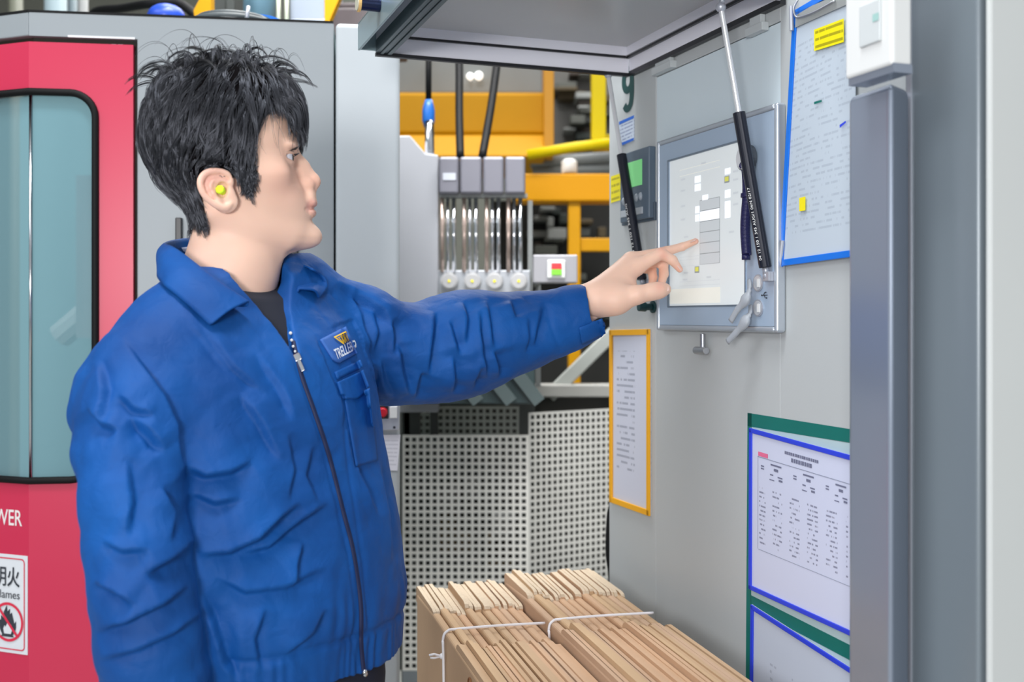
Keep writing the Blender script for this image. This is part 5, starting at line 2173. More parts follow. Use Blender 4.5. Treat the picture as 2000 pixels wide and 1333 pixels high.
# body under the clothes (coarse)
CG = Grid((-0.66, 1.06, -0.02), (0.16, 1.80, CZ + 0.06), 0.009)
torso(CG, -0.052, 0.02, -0.62, 0.03)
CG.cap(SHL, SHR, 0.034, k=0.03)
pl, rl = armpts(ARM_L)
CG.chain(pl, [min(r * 0.42, 0.034) for r in rl], k=0.01)
pr, rr_a = armpts(ARM_R)
CG.chain(pr, [min(r * 0.5, 0.032) for r in rr_a], k=0.01)
hipc = np.array((-0.298, 1.39, CZ - 0.62))
feet = []
for s_ in (-1, 1):
    hp_ = hipc + BL * s_ * 0.085
    kn_ = hipc + BL * s_ * 0.10 + np.array((0, 0, -0.37)) + BF * 0.015
    an_ = hipc + BL * s_ * 0.105 + np.array((0, 0, -0.70))
    feet.append((hp_, kn_, an_))
    CG.chain([hp_, kn_, an_], [0.075, 0.05, 0.036], k=0.04)
    CG.cap(an_ + np.array((0, 0, -0.035)), an_ + BF * 0.13 + np.array((0, 0, -0.052)), 0.03, 0.02, k=0.02)
# right hand, hanging below the frame
rw = pr[-1]
for j, (dx, L_) in enumerate(((-0.030, 0.075), (-0.010, 0.088), (0.010, 0.083), (0.028, 0.066))):
    base_ = rw + BF * dx * 1.0 + np.array((0, 0, -0.085))
    CG.cap(rw + np.array((0, 0, -0.02)), base_, 0.02, 0.0125, k=0.012)
    CG.cap(base_, base_ + np.array((0.006, -0.004, -L_)), 0.0098, 0.0075, k=0.003)
CG.cap(rw + BF * 0.01 + np.array((0, 0, -0.03)), rw + BF * 0.055 + np.array((0, 0, -0.095)), 0.015, 0.009, k=0.012)
cv_, cq = CG.mesh()

base = np.array((hipc[0], hipc[1], 0.0))
V = np.concatenate([hv, kv, cv_])
Q = np.concatenate([hq, kq + len(hv), cq + len(hv) + len(kv)])
me = fast_mesh('person', V - base, Q)
# natural skin colouring
nh, nk = len(hv), len(kv)
skin = np.array(lin((246, 204, 182)))
colr = np.tile(skin, (len(V), 1))
u, v, w = loc(V)
pu, pw = 455 + u * KU, 300 - w * KW
noise = wnoise(V, 45, 3, 3)
colr *= (1 + 0.035 * noise)[:, None]


def tint(mask, rgb):
    global colr
    colr = colr * (1 - mask[:, None]) + np.array(lin(rgb))[None] * mask[:, None]


ishead = np.arange(len(V)) < nh
g2 = lambda x, y, rx, ry: np.exp(-((pu - x) / rx) ** 2 - ((pw - y) / ry) ** 2)
lipm = np.clip(1.6 * g2(612, 403, 15, 15) - 0.35, 0, 1) * (np.abs(v) < 0.026) * ishead
tint(np.clip(lipm, 0, 0.5), (214, 142, 138))
tint(0.22 * g2(560, 360, 50, 40) * ishead, (232, 150, 132))
tint(0.28 * g2(618, 352, 16, 16) * ishead, (236, 156, 132))
tint(0.35 * g2(418, 370, 30, 36) * ishead * (np.abs(v) > 0.06), (232, 150, 148))
tint(0.16 * g2(600, 440, 70, 34) * ishead, (196, 168, 152))


def near_px(vv):
    """pixels of points mirrored onto the near half of the head"""
    u_, v_, w_ = loc(vv)
    m = H0[None] + np.outer(u_, HU) + np.outer(-np.abs(v_), HV)
    m[:, 2] = H0[2] + w_
    return project(m)


face_poly = [(720, 190), (590, 196), (566, 206), (540, 214), (520, 228), (505, 252), (498, 285), (499, 318), (503, 338), (492, 360), (480, 380), (472, 364), (466, 350), (440, 346), (424, 346), (410, 352), (398, 356), (394, 372), (398, 400), (404, 430), (402, 452), (384, 470), (366, 482), (330, 490), (330, 720), (720, 720)]
mx_, my_ = near_px(hv)
hairy = ~in_poly(mx_, my_, face_poly)
earz = (np.abs(v[:nh]) > 0.0785) & (my_ > 325) & (mx_ < 460)
hairy &= ~earz
hm_ = np.zeros(len(V))
hm_[:nh] = hairy * np.clip((456 - my_) / 8, 0, 1)
tint(hm_ * 0.9, (30, 26, 28))
isl = (np.arange(len(V)) >= nh) & (np.arange(len(V)) < nh + nk)
hx, hy = project(V)
for (x, y, rx) in ((1361, 469, 9), (1328, 524, 9), (1290, 560, 10), (1297, 500, 9), (1292, 486, 9)):
    tint(0.26 * np.exp(-((hx - x) / rx) ** 2 - ((hy - y) / rx) ** 2) * isl, (232, 128, 112))
at = me.color_attributes.new('skin', 'FLOAT_COLOR', 'POINT')
at.data.foreach_set('color', np.concatenate([colr, np.ones((len(V), 1))], 1).astype(np.float32).ravel())
ms = bpy.data.materials.new('skin')
ms.use_nodes = True
N, L = ms.node_tree.nodes, ms.node_tree.links
pb = N['Principled BSDF']
an = N.new('ShaderNodeAttribute')
an.attribute_name = 'skin'
L.new(an.outputs['Color'], pb.inputs['Base Color'])
pb.inputs['Roughness'].default_value = 0.48
pb.inputs['Specular IOR Level'].default_value = 0.4
pb.inputs['Subsurface Weight'].default_value = 0.12
pb.inputs['Subsurface Radius'].default_value = (0.008, 0.004, 0.002)
pb.inputs['Subsurface Scale'].default_value = 0.6
nz = N.new('ShaderNodeTexNoise')
nz.inputs['Scale'].default_value = 900
bp = N.new('ShaderNodeBump')
bp.inputs['Strength'].default_value = 0.05
bp.inputs['Distance'].default_value = 0.0006
L.new(nz.outputs[0], bp.inputs['Height'])
L.new(bp.outputs[0], pb.inputs['Normal'])
me.materials.append(ms)
me.polygons.foreach_set('use_smooth', [True] * len(me.polygons))
man = bpy.data.objects.new('person', me)
COL.objects.link(man)
man.location = base
OFF[man.name] = Vector(base)
tag(man, 'man with black hair in a blue zipped work jacket pointing at the touch screen', 'person')

# eyes
m_eye = bpy.data.materials.new('eye')
m_eye.use_nodes = True
N, L = m_eye.node_tree.nodes, m_eye.node_tree.links
pb = N['Principled BSDF']
pb.inputs['Roughness'].default_value = 0.08
tc = N.new('ShaderNodeTexCoord')
vm = N.new('ShaderNodeVectorMath')
vm.operation = 'NORMALIZE'
L.new(tc.outputs['Object'], vm.inputs[0])
sx = N.new('ShaderNodeSeparateXYZ')
L.new(vm.outputs[0], sx.inputs[0])
cr = N.new('ShaderNodeValToRGB')
cr.color_ramp.interpolation = 'LINEAR'
e = cr.color_ramp.elements
e[0].position, e[0].color = 0.0, (*lin((226, 224, 230)), 1)
e[1].position, e[1].color = 0.878, (*lin((214, 212, 222)), 1)
for p_, c_ in ((0.89, (48, 34, 34)), (0.955, (60, 42, 36)), (0.965, (8, 8, 10))):
    x_ = e.new(p_)
    x_.color = (*lin(c_), 1)
L.new(sx.outputs[0], cr.inputs[0])
L.new(cr.outputs[0], pb.inputs['Base Color'])
for sgn in (-1, 1):
    c = Vector(glob(eu, sgn * abs(ev), ew))
    b = MB()
    b.ball((0, 0, 0), ER, 32)
    o = b.build('eye', m_eye, None, smooth=True)
    gz = Vector(HU - HV * 0.16 + np.array((0, 0, 0.03))).normalized()
    o.rotation_euler = gz.to_track_quat('X', 'Z').to_euler()
    o.parent = man
    o.location = c - Vector(base)

# fingernails
m_nail = mat('fingernail', (252, 214, 202), 0.22, var=0.02)


def nail(c, d, n, l, w_):
    c, d, n = Vector(c), Vector(d).normalized(), Vector(n).normalized()
    n = (n - d * n.dot(d)).normalized()
    s = d.cross(n)
    vs, fs = [], []
    for i in range(7):
        for j in range(7):
            a, q = i / 3 - 1, j / 3 - 1
            ww = w_ * (1 - 0.25 * max(0, a) ** 2 - 0.1 * max(0, -a) ** 3)
            vs.append(c + n * 0.0004 + d * (a * l) + s * (q * ww) - n * (0.24 * w_ * q * q + 0.0006 * a * a))
    for i in range(6):
        for j in range(6):
            fs.append((i * 7 + j, i * 7 + j + 1, i * 7 + j + 8, i * 7 + j + 7))
    b = MB()
    b.add(vs, fs)
    b.build('fingernail', m_nail, man, smooth=True)


nail(zp_(1098, 797, 1.6558), zp_(1112, 806, 1.667) - zp_(1000, 829, 1.664), (0.1, -1, 0.45), 0.0066, 0.0056)
nail(zp_(1412, 276, YT - 0.004), tipw - zp_(1290, 346, 1.748), (-0.15, -0.6, 1), 0.0055, 0.0042)
nail(zp_(1262, 570, 1.7105), zp_(1264, 592, 1.716) - zp_(1185, 492, 1.713), (0.75, -0.5, 0.6), 0.0055, 0.0040)

# earplug: a thing of its own, sitting in the ear
c = Vector(earpt(433, 373, 0.0005))
ax = Vector(-HV) * 0.8 + Vector(HU) * -0.25 + Vector((0, 0, 0.15))
ax.normalize()
b = MB()
b.tube([c - ax * 0.006, c + ax * 0.002, c + ax * 0.007, c + ax * 0.0085], [0.0042, 0.0050, 0.0060, 0.0046], 7)
o = b.build('ear_plug', mat('lime_foam', (214, 255, 30), 0.6, var=0.03, emit=0.0), None, bevel=0.0012, origin=c)
tag(o, 'lime yellow foam ear plug in the man\'s ear', 'ear plug')

# ------------------------------------------------------------------ trousers, shoes, shirt
m_trou = mat('navy_trousers', (22, 30, 52), 0.85, var=0.06, nscale=20)
TG = Grid((-0.58, 1.12, 0.05), (-0.03, 1.66, CZ - 0.40), 0.010)
torso(TG, -0.026, 0.02, -0.62, -0.40)
for hp_, kn_, an_ in feet:
    TG.chain([hp_ - np.array((0, 0, 0.03)), kn_, an_], [0.088, 0.076, 0.066], k=0.03)
TG.plane((0, 0, 0.075), (0, 0, -1))
a_, q_ = TG.mesh()
a_ = smooth_mesh(a_, q_, 3)
a_ = a_ + vnormals(a_, q_) * (0.004 * wnoise(a_, 22, 5))[:, None]
link_mesh('trousers', fast_mesh('trousers', a_, q_), m_trou, man, True)
m_shoe = mat('black_shoe', (20, 20, 22), 0.45)
for hp_, kn_, an_ in feet:
    SG = Grid(an_ + np.array((-0.16, -0.2, -0.1)), an_ + np.array((0.26, 0.16, 0.06)), 0.006)
    f0 = np.array((an_[0], an_[1], 0.0))
    SG.cap(f0 - BF * 0.04 + np.array((0, 0, 0.045)), f0 + BF * 0.15 + np.array((0, 0, 0.038)), 0.044, 0.040, k=0.01)
    SG.cap(f0 + np.array((0, 0, 0.05)), f0 + np.array((0, 0, 0.10)), 0.045, 0.042, k=0.02)
    SG.plane((0, 0, 0.002), (0, 0, -1))
    SG.plane((0, 0, 0.105), (0, 0, 1))
    a_, q_ = SG.mesh()
    link_mesh('shoe', fast_mesh('shoe', a_, q_), m_shoe, man, True)

m_tee = mat('black_tshirt', (26, 30, 44), 0.85, var=0.05, nscale=60)
SG = Grid((-0.56, 1.18, CZ - 0.14), (-0.16, 1.62, CZ + 0.10), 0.004)
torso(SG, -0.014, 0.02, -0.14, 0.05)
SG.chain([hpx(452, 530), hpx(445, 560), hpx(432, 610)], [0.0600, 0.0620, 0.070], k=0.02)
# neckline plane, lower at the front
pn = np.array(hpx(528, 553))
nn = np.array((0.35, -0.27, 0.9))
nn /= np.linalg.norm(nn)
SG.plane(pn, nn)
a_, q_ = SG.mesh()
a_ = smooth_mesh(a_, q_, 1)
link_mesh('tshirt', fast_mesh('tshirt', a_, q_), m_tee, man, True)

# ------------------------------------------------------------------ the jacket
m_jac = bpy.data.materials.new('blue_work_cloth')
m_jac.use_nodes = True
N, L = m_jac.node_tree.nodes, m_jac.node_tree.links
pb = N['Principled BSDF']
pb.inputs['Roughness'].default_value = 0.6
pb.inputs['Specular IOR Level'].default_value = 0.28
pb.inputs['Sheen Weight'].default_value = 0.04
pb.inputs['Sheen Roughness'].default_value = 0.4
pb.inputs['Sheen Tint'].default_value = (*lin((120, 170, 255)), 1)
tc = N.new('ShaderNodeTexCoord')
n1 = N.new('ShaderNodeTexNoise')
n1.inputs['Scale'].default_value = 9
n1.inputs['Detail'].default_value = 6
L.new(tc.outputs['Object'], n1.inputs['Vector'])
cr = N.new('ShaderNodeValToRGB')
cr.color_ramp.elements[0].position, cr.color_ramp.elements[0].color = 0.3, (*lin((5, 66, 135)), 1)
cr.color_ramp.elements[1].position, cr.color_ramp.elements[1].color = 0.7, (*lin((8, 86, 164)), 1)
L.new(n1.outputs[0], cr.inputs[0])
L.new(cr.outputs[0], pb.inputs['Base Color'])
n2 = N.new('ShaderNodeTexNoise')
n2.inputs['Scale'].default_value = 38
n2.inputs['Detail'].default_value = 5
n2.inputs['Distortion'].default_value = 0.6
L.new(tc.outputs['Object'], n2.inputs['Vector'])
n3 = N.new('ShaderNodeTexNoise')
n3.inputs['Scale'].default_value = 1400
L.new(tc.outputs['Object'], n3.inputs['Vector'])
ad = N.new('ShaderNodeMath')
ad.operation = 'MULTIPLY_ADD'
ad.inputs[1].default_value = 0.12
L.new(n3.outputs[0], ad.inputs[0])
L.new(n2.outputs[0], ad.inputs[2])
mpj = N.new('ShaderNodeMapping')
mpj.inputs['Rotation'].default_value = (0.2, 0.5, 0.3)
mpj.inputs['Scale'].default_value = (1.0, 1.0, 0.7)
L.new(tc.outputs['Object'], mpj.inputs[0])
n4 = N.new('ShaderNodeTexNoise')
n4.noise_type = 'RIDGED_MULTIFRACTAL'
n4.inputs['Scale'].default_value = 8
n4.inputs['Detail'].default_value = 3
n4.inputs['Roughness'].default_value = 0.4
n4.inputs['Distortion'].default_value = 0.5
L.new(mpj.outputs[0], n4.inputs['Vector'])
ad2 = N.new('ShaderNodeMath')
ad2.operation = 'MULTIPLY_ADD'
ad2.inputs[1].default_value = -1.1
L.new(n4.outputs[0], ad2.inputs[0])
L.new(ad.outputs[0], ad2.inputs[2])
bp = N.new('ShaderNodeBump')
bp.inputs['Strength'].default_value = 0.45
bp.inputs['Distance'].default_value = 0.005
L.new(ad2.outputs[0], bp.inputs['Height'])
L.new(bp.outputs[0], pb.inputs['Normal'])

HEM = -0.437
JG = Grid((-0.64, 1.05, CZ - 0.66), (0.15, 1.78, CZ + 0.085), 0.0026)
G = JG
torso(G, 0.0, 0.0, HEM, 0.050)
G.chain([SHR, np.array(P(350, 652, 1.31)), np.array(P(440, 590, 1.395)), np.array(P(560, 585, 1.475)), SHL], [0.054, 0.056, 0.060, 0.061, 0.064], k=0.03)
G.chain(pl, rl, k=0.022)
# the near sleeve keeps apart from the body below the armpit
G.chain(pr[:3], rr_a[:3], k=0.030)
G.chain(pr[2:], rr_a[2:], k=0.010)
G.cap(np.array(P(206, 800, 1.25)), np.array(P(192, 880, 1.22)), 0.033, 0.026, k=0.03)          # baggy back of the elbow
G.cap(np.array(P(172, 812, 1.26)), np.array(P(200, 770, 1.27)), 0.018, 0.03, k=0.035)
# open cuff of the raised sleeve: cut the end, hollow it
ca, cb = np.array(P(1060, 630, 1.668)), np.array(P(1150, 598, 1.674))
cut = np.array(P(1150, 598, 1.674))
cdir = cb - ca
cdir /= np.linalg.norm(cdir)
s = G.sl(np.array((-0.1, 1.50, CZ - 0.12)), np.array((0.15, 1.78, CZ + 0.085)))
x, y, z = G.pts(s)
cn = np.array((0.9915, 0.0, 0.13))
lvl = np.where(z < CZ + (HZ - 628) / F * 1.67, 0.018, 0.0)
dpl = (x - cut[0]) * cn[0] + (y - cut[1]) * cn[1] + (z - cut[2]) * cn[2] - lvl
G.D[s] = np.maximum(G.D[s], dpl)
G.cap(np.array(P(1095, 622, 1.67)), np.array(P(1215, 580, 1.676)), 0.033, 0.037, k=0.004, op='sub')
# hollow hem and near cuff
torso(G, -0.010, 0.003, HEM - 0.05, HEM + 0.03, 'sub')
G.plane(pr[-1], (pr[-1] - pr[-2]) / np.linalg.norm(pr[-1] - pr[-2]))
G.cap(pr[-2], pr[-1] + (pr[-1] - pr[-2]), 0.030, 0.034, k=0.003, op='sub')
# neck opening and the open V at the front
G.chain([hpx(452, 480), hpx(447, 548), hpx(440, 585)], [0.066, 0.064, 0.058], k=0.008, op='sub')
vz = [(-0.052, 0.0015), (-0.02, 0.009), (0.01, 0.020), (0.05, 0.045)]
s = G.sl(np.array((-0.36, 1.20, CZ - 0.06)), np.array((-0.15, 1.50, CZ + 0.085)))
x, y, z = G.pts(s)
zz = z - CZ
cx, cy, a, b_ = [np.interp(zz, td, t) for t in tt4]
lat = (x - cx) * BL[0] + (y - cy) * BL[1]
fr = (x - cx) * BF[0] + (y - cy) * BF[1]
half = np.interp(zz, [q[0] for q in vz], [q[1] for q in vz])
dv = np.maximum(np.abs(lat + 0.004) - half, b_ - 0.030 - fr)
dv = np.maximum(dv, -0.055 - zz)
G.put(s, dv, 0.002, 'sub')
jv, jq = JG.mesh()
jv = smooth_mesh(jv, jq, 3, 0.5)

# --- folds: each is a crease line followed over the cloth
nrm = vnormals(jv, jq)
px_, py_ = project(jv)
view = -(jv - np.array((0, 0, CZ)))
view /= np.linalg.norm(view, axis=1, keepdims=True)
face = (nrm * view).sum(1)
sk_ = jv @ np.array(((1, 0.2, 0.35), (0.1, 1, 0.1), (-0.45, 0.1, 0.8)))
disp = 0.0030 * wnoise(jv, 12, 11, 2) + 0.0055 * np.clip(np.abs(wnoise(sk_, 15, 12, 2)), 0, 0.7) + 0.0022 * np.clip(np.abs(wnoise(sk_, 44, 13, 2)), 0, 0.6) - 0.003
folds = [
    # crease depth mm, width px, line
    # near armhole seam and front
    (4.5, 9, [(236, 655), (285, 715), (325, 775), (347, 830), (352, 885), (368, 935)]),
    (2.6, 9, [(352, 616), (392, 655), (428, 700), (455, 728)]),
    (3, 9, [(395, 640), (460, 720), (520, 770)]),
    (3, 10, [(500, 690), (545, 760), (570, 820)]),
    (6, 16, [(255, 815), (290, 845), (320, 880)]),
    (4, 11, [(230, 770), (260, 800), (300, 812)]),
    (6, 15, [(355, 912), (400, 932), (450, 925), (490, 905)]),
    (4, 11, [(372, 965), (420, 985), (470, 975)]),
    (4, 12, [(470, 770), (510, 830), (545, 900)]),
    (7, 16, [(392, 1085), (450, 1082), (505, 1055), (548, 1012), (585, 985)]),
    (6, 14, [(470, 1085), (530, 1070), (590, 1020), (640, 985)]),
    (4, 12, [(600, 1060), (585, 1100), (577, 1150)]),
    (4, 12, [(420, 1130), (480, 1160), (560, 1150), (640, 1110)]),
    (5, 14, [(395, 1160), (420, 1220), (440, 1290), (470, 1333)]),
    (4, 12, [(520, 1190), (500, 1250), (510, 1310)]),
    (4, 12, [(640, 1190), (610, 1240), (560, 1280)]),
    (3, 9, [(610, 870), (600, 930), (620, 980)]),
    (3, 9, [(560, 850), (575, 920), (560, 980)]),
    (3.5, 10, [(690, 830), (700, 920), (735, 1010)]),
    (3.5, 11, [(745, 900), (760, 1000), (770, 1100)]),
    # near sleeve
    (4, 12, [(190, 700), (205, 760), (200, 830)]),
    (4, 14, [(250, 900), (262, 980), (250, 1050)]),
    (6, 14, [(182, 1140), (225, 1160), (262, 1182)]),
    (6, 14, [(188, 1236), (250, 1216), (320, 1182), (368, 1148)]),
    (6, 14, [(285, 1122), (335, 1094), (378, 1058)]),
    (5, 14, [(196, 1290), (270, 1272), (340, 1240), (392, 1200)]),
    (4, 12, [(200, 1060), (240, 1080), (290, 1075)]),
    (4, 12, [(320, 950), (345, 1000), (330, 1060)]),
    (5, 14, [(175, 800), (195, 830), (230, 840)]),
    # far shoulder and raised sleeve
    (5, 10, [(656, 552), (690, 572), (722, 590), (748, 612), (765, 640)]),
    (4.5, 10, [(690, 560), (706, 610), (712, 660), (722, 712)]),
    (4, 9, [(735, 600), (738, 650), (728, 690)]),
    (5, 10, [(764, 625), (770, 660), (768, 690)]),
    (6, 12, [(778, 672), (788, 725), (800, 768)]),
    (5, 10, [(826, 728), (818, 755), (812, 780)]),
    (6, 10, [(852, 610), (845, 660), (838, 735)]),
    (6, 11, [(878, 625), (888, 660), (898, 692)]),
    (5, 9, [(886, 695), (888, 735), (886, 768)]),
    (5, 9, [(905, 590), (914, 625), (910, 672)]),
    (6, 9, [(937, 606), (940, 655), (944, 700), (952, 740)]),
    (5, 9, [(950, 588), (962, 640), (966, 680)]),
    (6, 11, [(966, 686), (974, 712), (976, 738)]),
    (4, 9, [(998, 586), (1003, 606), (1008, 622)]),
    (5, 10, [(1062, 590), (1052, 640), (1046, 680)]),
    (3.5, 8, [(1030, 620), (1032, 660), (1028, 690)]),
    (4, 10, [(740, 700), (750, 740), (770, 778)]),
    (4, 10, [(925, 760), (930, 735), (936, 712)]),
    (1.8, 3.5, [(1071, 598), (1080, 640), (1098, 690)]),
    # seams
    (1.6, 3.2, [(655, 640), (663, 700), (668, 760), (672, 880), (690, 1000), (712, 1110), (722, 1225)]),
    (1.6, 3.0, [(560, 640), (578, 730), (602, 800), (632, 890), (660, 1000), (681, 1080), (694, 1180), (694, 1260), (700, 1318)]),
    (1.8, 3.5, [(600, 560), (650, 575), (690, 615)]),
]
for amp, wd_, line in folds:
    d, t, sgd = poly_dist(px_, py_, line, True)
    f_ = np.clip(face * 3, 0, 1)
    if amp >= 3:
        amp, wd_ = amp * 1.55, wd_ * 1.1
    if amp > 2:
        # cloth laid over itself: a step along the crease, a long slope above, a hollow below
        taper = np.clip(np.minimum(t, 1 - t) * 4, 0, 1) ** 0.8
        (xa, ya), (xb, yb) = line[0], line[-1]
        if -0.5 * (yb - ya) + (xb - xa) < 0:
            sgd = -sgd
        s_ = np.clip(0.5 + sgd * d / 11.0, 0, 1)
        s_ = s_ * s_ * (3 - 2 * s_)
        disp += amp / 1000 * taper * f_ * (s_ * 0.8 * np.exp(-d / (3.4 * wd_)) - (1 - s_) * 1.2 * np.exp(-d / (2.3 * wd_)))
    else:
        disp += -amp / 1000 * f_ * np.exp(-(d / wd_) ** 2)
bp_ = in_poly(px_, py_, [(612, 655), (686, 625), (738, 770), (735, 905), (690, 915), (668, 800)]) & (face > 0)
disp[bp_] *= 0.3
# gathered hem band with its seam
zr_ = jv[:, 2] - CZ
th = np.arctan2((jv[:, 0] + 0.30) * BL[0] + (jv[:, 1] - 1.387) * BL[1], (jv[:, 0] + 0.30) * BF[0] + (jv[:, 1] - 1.387) * BF[1])
rad = np.hypot(jv[:, 0] + 0.30, jv[:, 1] - 1.387)
body = (rad < 0.235)
armd = np.min(np.stack([np.linalg.norm(jv - q, axis=1) for q in pr[4:]]), 0)
body &= (armd > 0.075)
band = np.clip((-0.388 - zr_) / 0.008, 0, 1) * body
disp += band * (0.0013 * np.sin(th * 58 + 2.6 * np.sin(th * 7.3) + 1.3 * np.sin(th * 19)) * (0.6 + 0.5 * np.sin(th * 5)) - 0.0005)
disp -= 0.0035 * np.exp(-((zr_ + 0.388) / 0.004) ** 2) * body
near_hem = np.exp(-((zr_ + 0.36) / 0.03) ** 2) * body
disp += near_hem * 0.0012 * np.sin(th * 34 + 3 * np.sin(th * 6))
edge = np.zeros(len(jv))
jv = jv + nrm * disp[:, None]
jv = smooth_mesh(jv, jq, 2, 0.3)
jac = link_mesh('jacket', fast_mesh('jacket', jv, jq), m_jac, man, True)

BV = BVHTree.FromPolygons([tuple(q) for q in jv], [tuple(int(i) for i in q) for q in jq])
EYE = Vector((0, 0, CZ))


def hit(px, py, tree=None):
    d = (P(px, py, 1.0) - EYE).normalized()
    r = (tree or BV).ray_cast(EYE, d)
    return r[0], r[1]


def surf_patch(name, quad, nu, nv, h, m, parent, thick=0.0012, mask=None, limit=0.03, smooth=True, tree=None, shape=None):
    """cloth patch laid on the jacket: quad tl, tr, br, bl in pixels"""
    tl, tr, br, bl = [Vector(q) for q in quad]
    pts, Ys = {}, []
    for j in range(nv + 1):
        for i in range(nu + 1):
            a, c = i / nu, j / nv
            if shape:
                c *= shape(a)
            q = (tl * (1 - a) + tr * a) * (1 - c) + (bl * (1 - a) + br * a) * c
            p, n = hit(q.x, q.y, tree)
            pts[i, j] = (q, p, n)
            if p:
                Ys.append(p.y)
    med = sorted(Ys)[len(Ys) // 2]
    b = MB()
    top, bot = [], []
    for j in range(nv + 1):
        for i in range(nu + 1):
            q, p, n = pts[i, j]
            if p is None or abs(p.y - med) > limit:
                p, n = P(q.x, q.y, med), Vector((0, -1, 0))
            if n.dot(EYE - p) < 0:
                n = -n
            top.append(p + n * h)
            bot.append(p + n * (h - thick))
    W1 = nu + 1
    fs = []
    use = lambda i, j: mask is None or mask((i + 0.5) / nu, (j + 0.5) / nv)
    K = len(top)
    for j in range(nv):
        for i in range(nu):
            if not use(i, j):
                continue
            f = (j * W1 + i, (j + 1) * W1 + i, (j + 1) * W1 + i + 1, j * W1 + i + 1)
            fs.append(f)
            fs.append(tuple(K + x for x in reversed(f)))
            for (di, dj, a_, c_) in ((-1, 0, f[0], f[1]), (0, 1, f[1], f[2]), (1, 0, f[2], f[3]), (0, -1, f[3], f[0])):
                ii, jj = i + di, j + dj
                if not (0 <= ii < nu and 0 <= jj < nv and use(ii, jj)):
                    fs.append((a_, K + a_, K + c_, c_))
    b.add(top + bot, fs)
    return b.build(name, m, parent, smooth=smooth, fix=False)


def surf_path(line, n, h, tree=None):
    out = []
    pts = spline([Vector((x, y, 0)) for x, y in line], n)
    last = None
    for q in pts:
        p, nn_ = hit(q.x, q.y, tree)
        if p is None:
            continue
        if nn_.dot(EYE - p) < 0:
            nn_ = -nn_
        if last is not None and abs(p.y - last) > 0.03:
            continue
        last = p.y
        out.append((p + nn_ * h, nn_))
    return out


def ribbon(name, line, n, w_, h, m, parent, arch=0.0):
    pts = surf_path(line, n, h)
    b = MB()
    vs = []
    for i, (p, nn_) in enumerate(pts):
        t = (pts[min(i + 1, len(pts) - 1)][0] - pts[max(i - 1, 0)][0]).normalized()
        s = nn_.cross(t).normalized()
        for c_, hh in ((-1, -0.002), (-1, 0), (0, arch), (1, 0), (1, -0.002)):
            vs.append(p + s * (c_ * w_ / 2) + nn_ * hh)
    fs = []
    for i in range(len(pts) - 1):
        for k in range(4):
            fs.append((i * 5 + k, i * 5 + k + 1, (i + 1) * 5 + k + 1, (i + 1) * 5 + k))
    b.add(vs, fs)
    return b.build(name, m, parent, smooth=True)


m_zip = mat('navy_zip_tape', (6, 22, 66), 0.6)
zline = [(573, 668), (588, 732), (612, 800), (642, 890), (670, 1000), (690, 1080), (704, 1180), (705, 1260), (711, 1322)]
ribbon('zip', zline, 90, 0.0052, 0.0012, m_zip, jac, 0.0008)
zp1 = jac
sp_ = surf_path([(570, 652), (574, 672), (580, 696), (586, 716)], 24, 0.003)
b = MB()
for k, i in enumerate((1, 6, 10, 13)):
    if i < len(sp_):
        p, n_1 = sp_[i]
        b.ball(p, 0.0021 - 0.0002 * k, 8)
b.build('zip_teeth', m_white, zp1)
pz = surf_path([(582, 700), (590, 728)], 8, 0.003)
b = MB()
(p0_, n0_), (p1_, n1_) = pz[0], pz[-1]
t = (p1_ - p0_).normalized()
sd_ = n0_.cross(t).normalized()
b.fbox(p0_, sd_, t, n0_, (-0.0042, -0.004, -0.002), (0.0042, 0.006, 0.003))
b.build('zip_slider', m_chrome, zp1, bevel=0.001)
b = MB()
b.fbox(p0_ + t * 0.005 + n0_ * 0.002, sd_, t, n0_, (-0.0022, 0, 0), (0.0022, 0.016, 0.0012))
b.build('zip_pull', m_chrome, zp1, bevel=0.0005)
pz = surf_path([(710, 1312), (712, 1324)], 4, 0.002)
if len(pz) > 1:
    b = MB()
    b.ball(pz[0][0], 0.0035, 10)
    b.ball(pz[-1][0], 0.0035, 10)
    b.build('zip_stop', m_chrome, zp1, smooth=True)

# badge above the pocket
m_badge = mat('badge_cloth', (46, 96, 172), 0.7, var=0.08, nscale=400)
bq = [(624, 665), (676, 638), (698, 690), (655, 714)]
badge = surf_patch('badge', bq, 14, 10, 0.0026, m_badge, jac, 0.0026, shape=lambda a: 1 - 0.22 * max(0, (0.16 - a) / 0.16) ** 1.5)
badge['label'] = 'embroidered badge with a yellow emblem and white lettering'
BB = BVHTree.FromPolygons([tuple(q.co + OFF[badge.name]) for q in badge.data.vertices], [tuple(q.vertices) for q in badge.data.polygons])
badge = jac


def on_cloth(verts2, faces, quad, h, name, m, parent):
    """flat shapes given in 0..1 coordinates of a pixel quad (tl, tr, br, bl), laid on the cloth"""
    tl, tr, br, bl = [Vector(q) for q in quad]
    b = MB()
    vs = []
    med = None
    for a, c in verts2:
        q = (tl * (1 - a) + tr * a) * (1 - c) + (bl * (1 - a) + br * a) * c
        p, n_ = hit(q.x, q.y, BB)
        if p is None:
            p, n_ = hit(q.x, q.y)
        if p is None or (med is not None and abs(p.y - med) > 0.02):
            p = P(q.x, q.y, med or 1.4)
            n_ = Vector((0, -1, 0))
        med = p.y if med is None else 0.8 * med + 0.2 * p.y
        if n_.dot(EYE - p) < 0:
            n_ = -n_
        vs.append(p + n_ * h)
    b.add(vs, faces)
    return b.build(name, m, parent, fix=False)


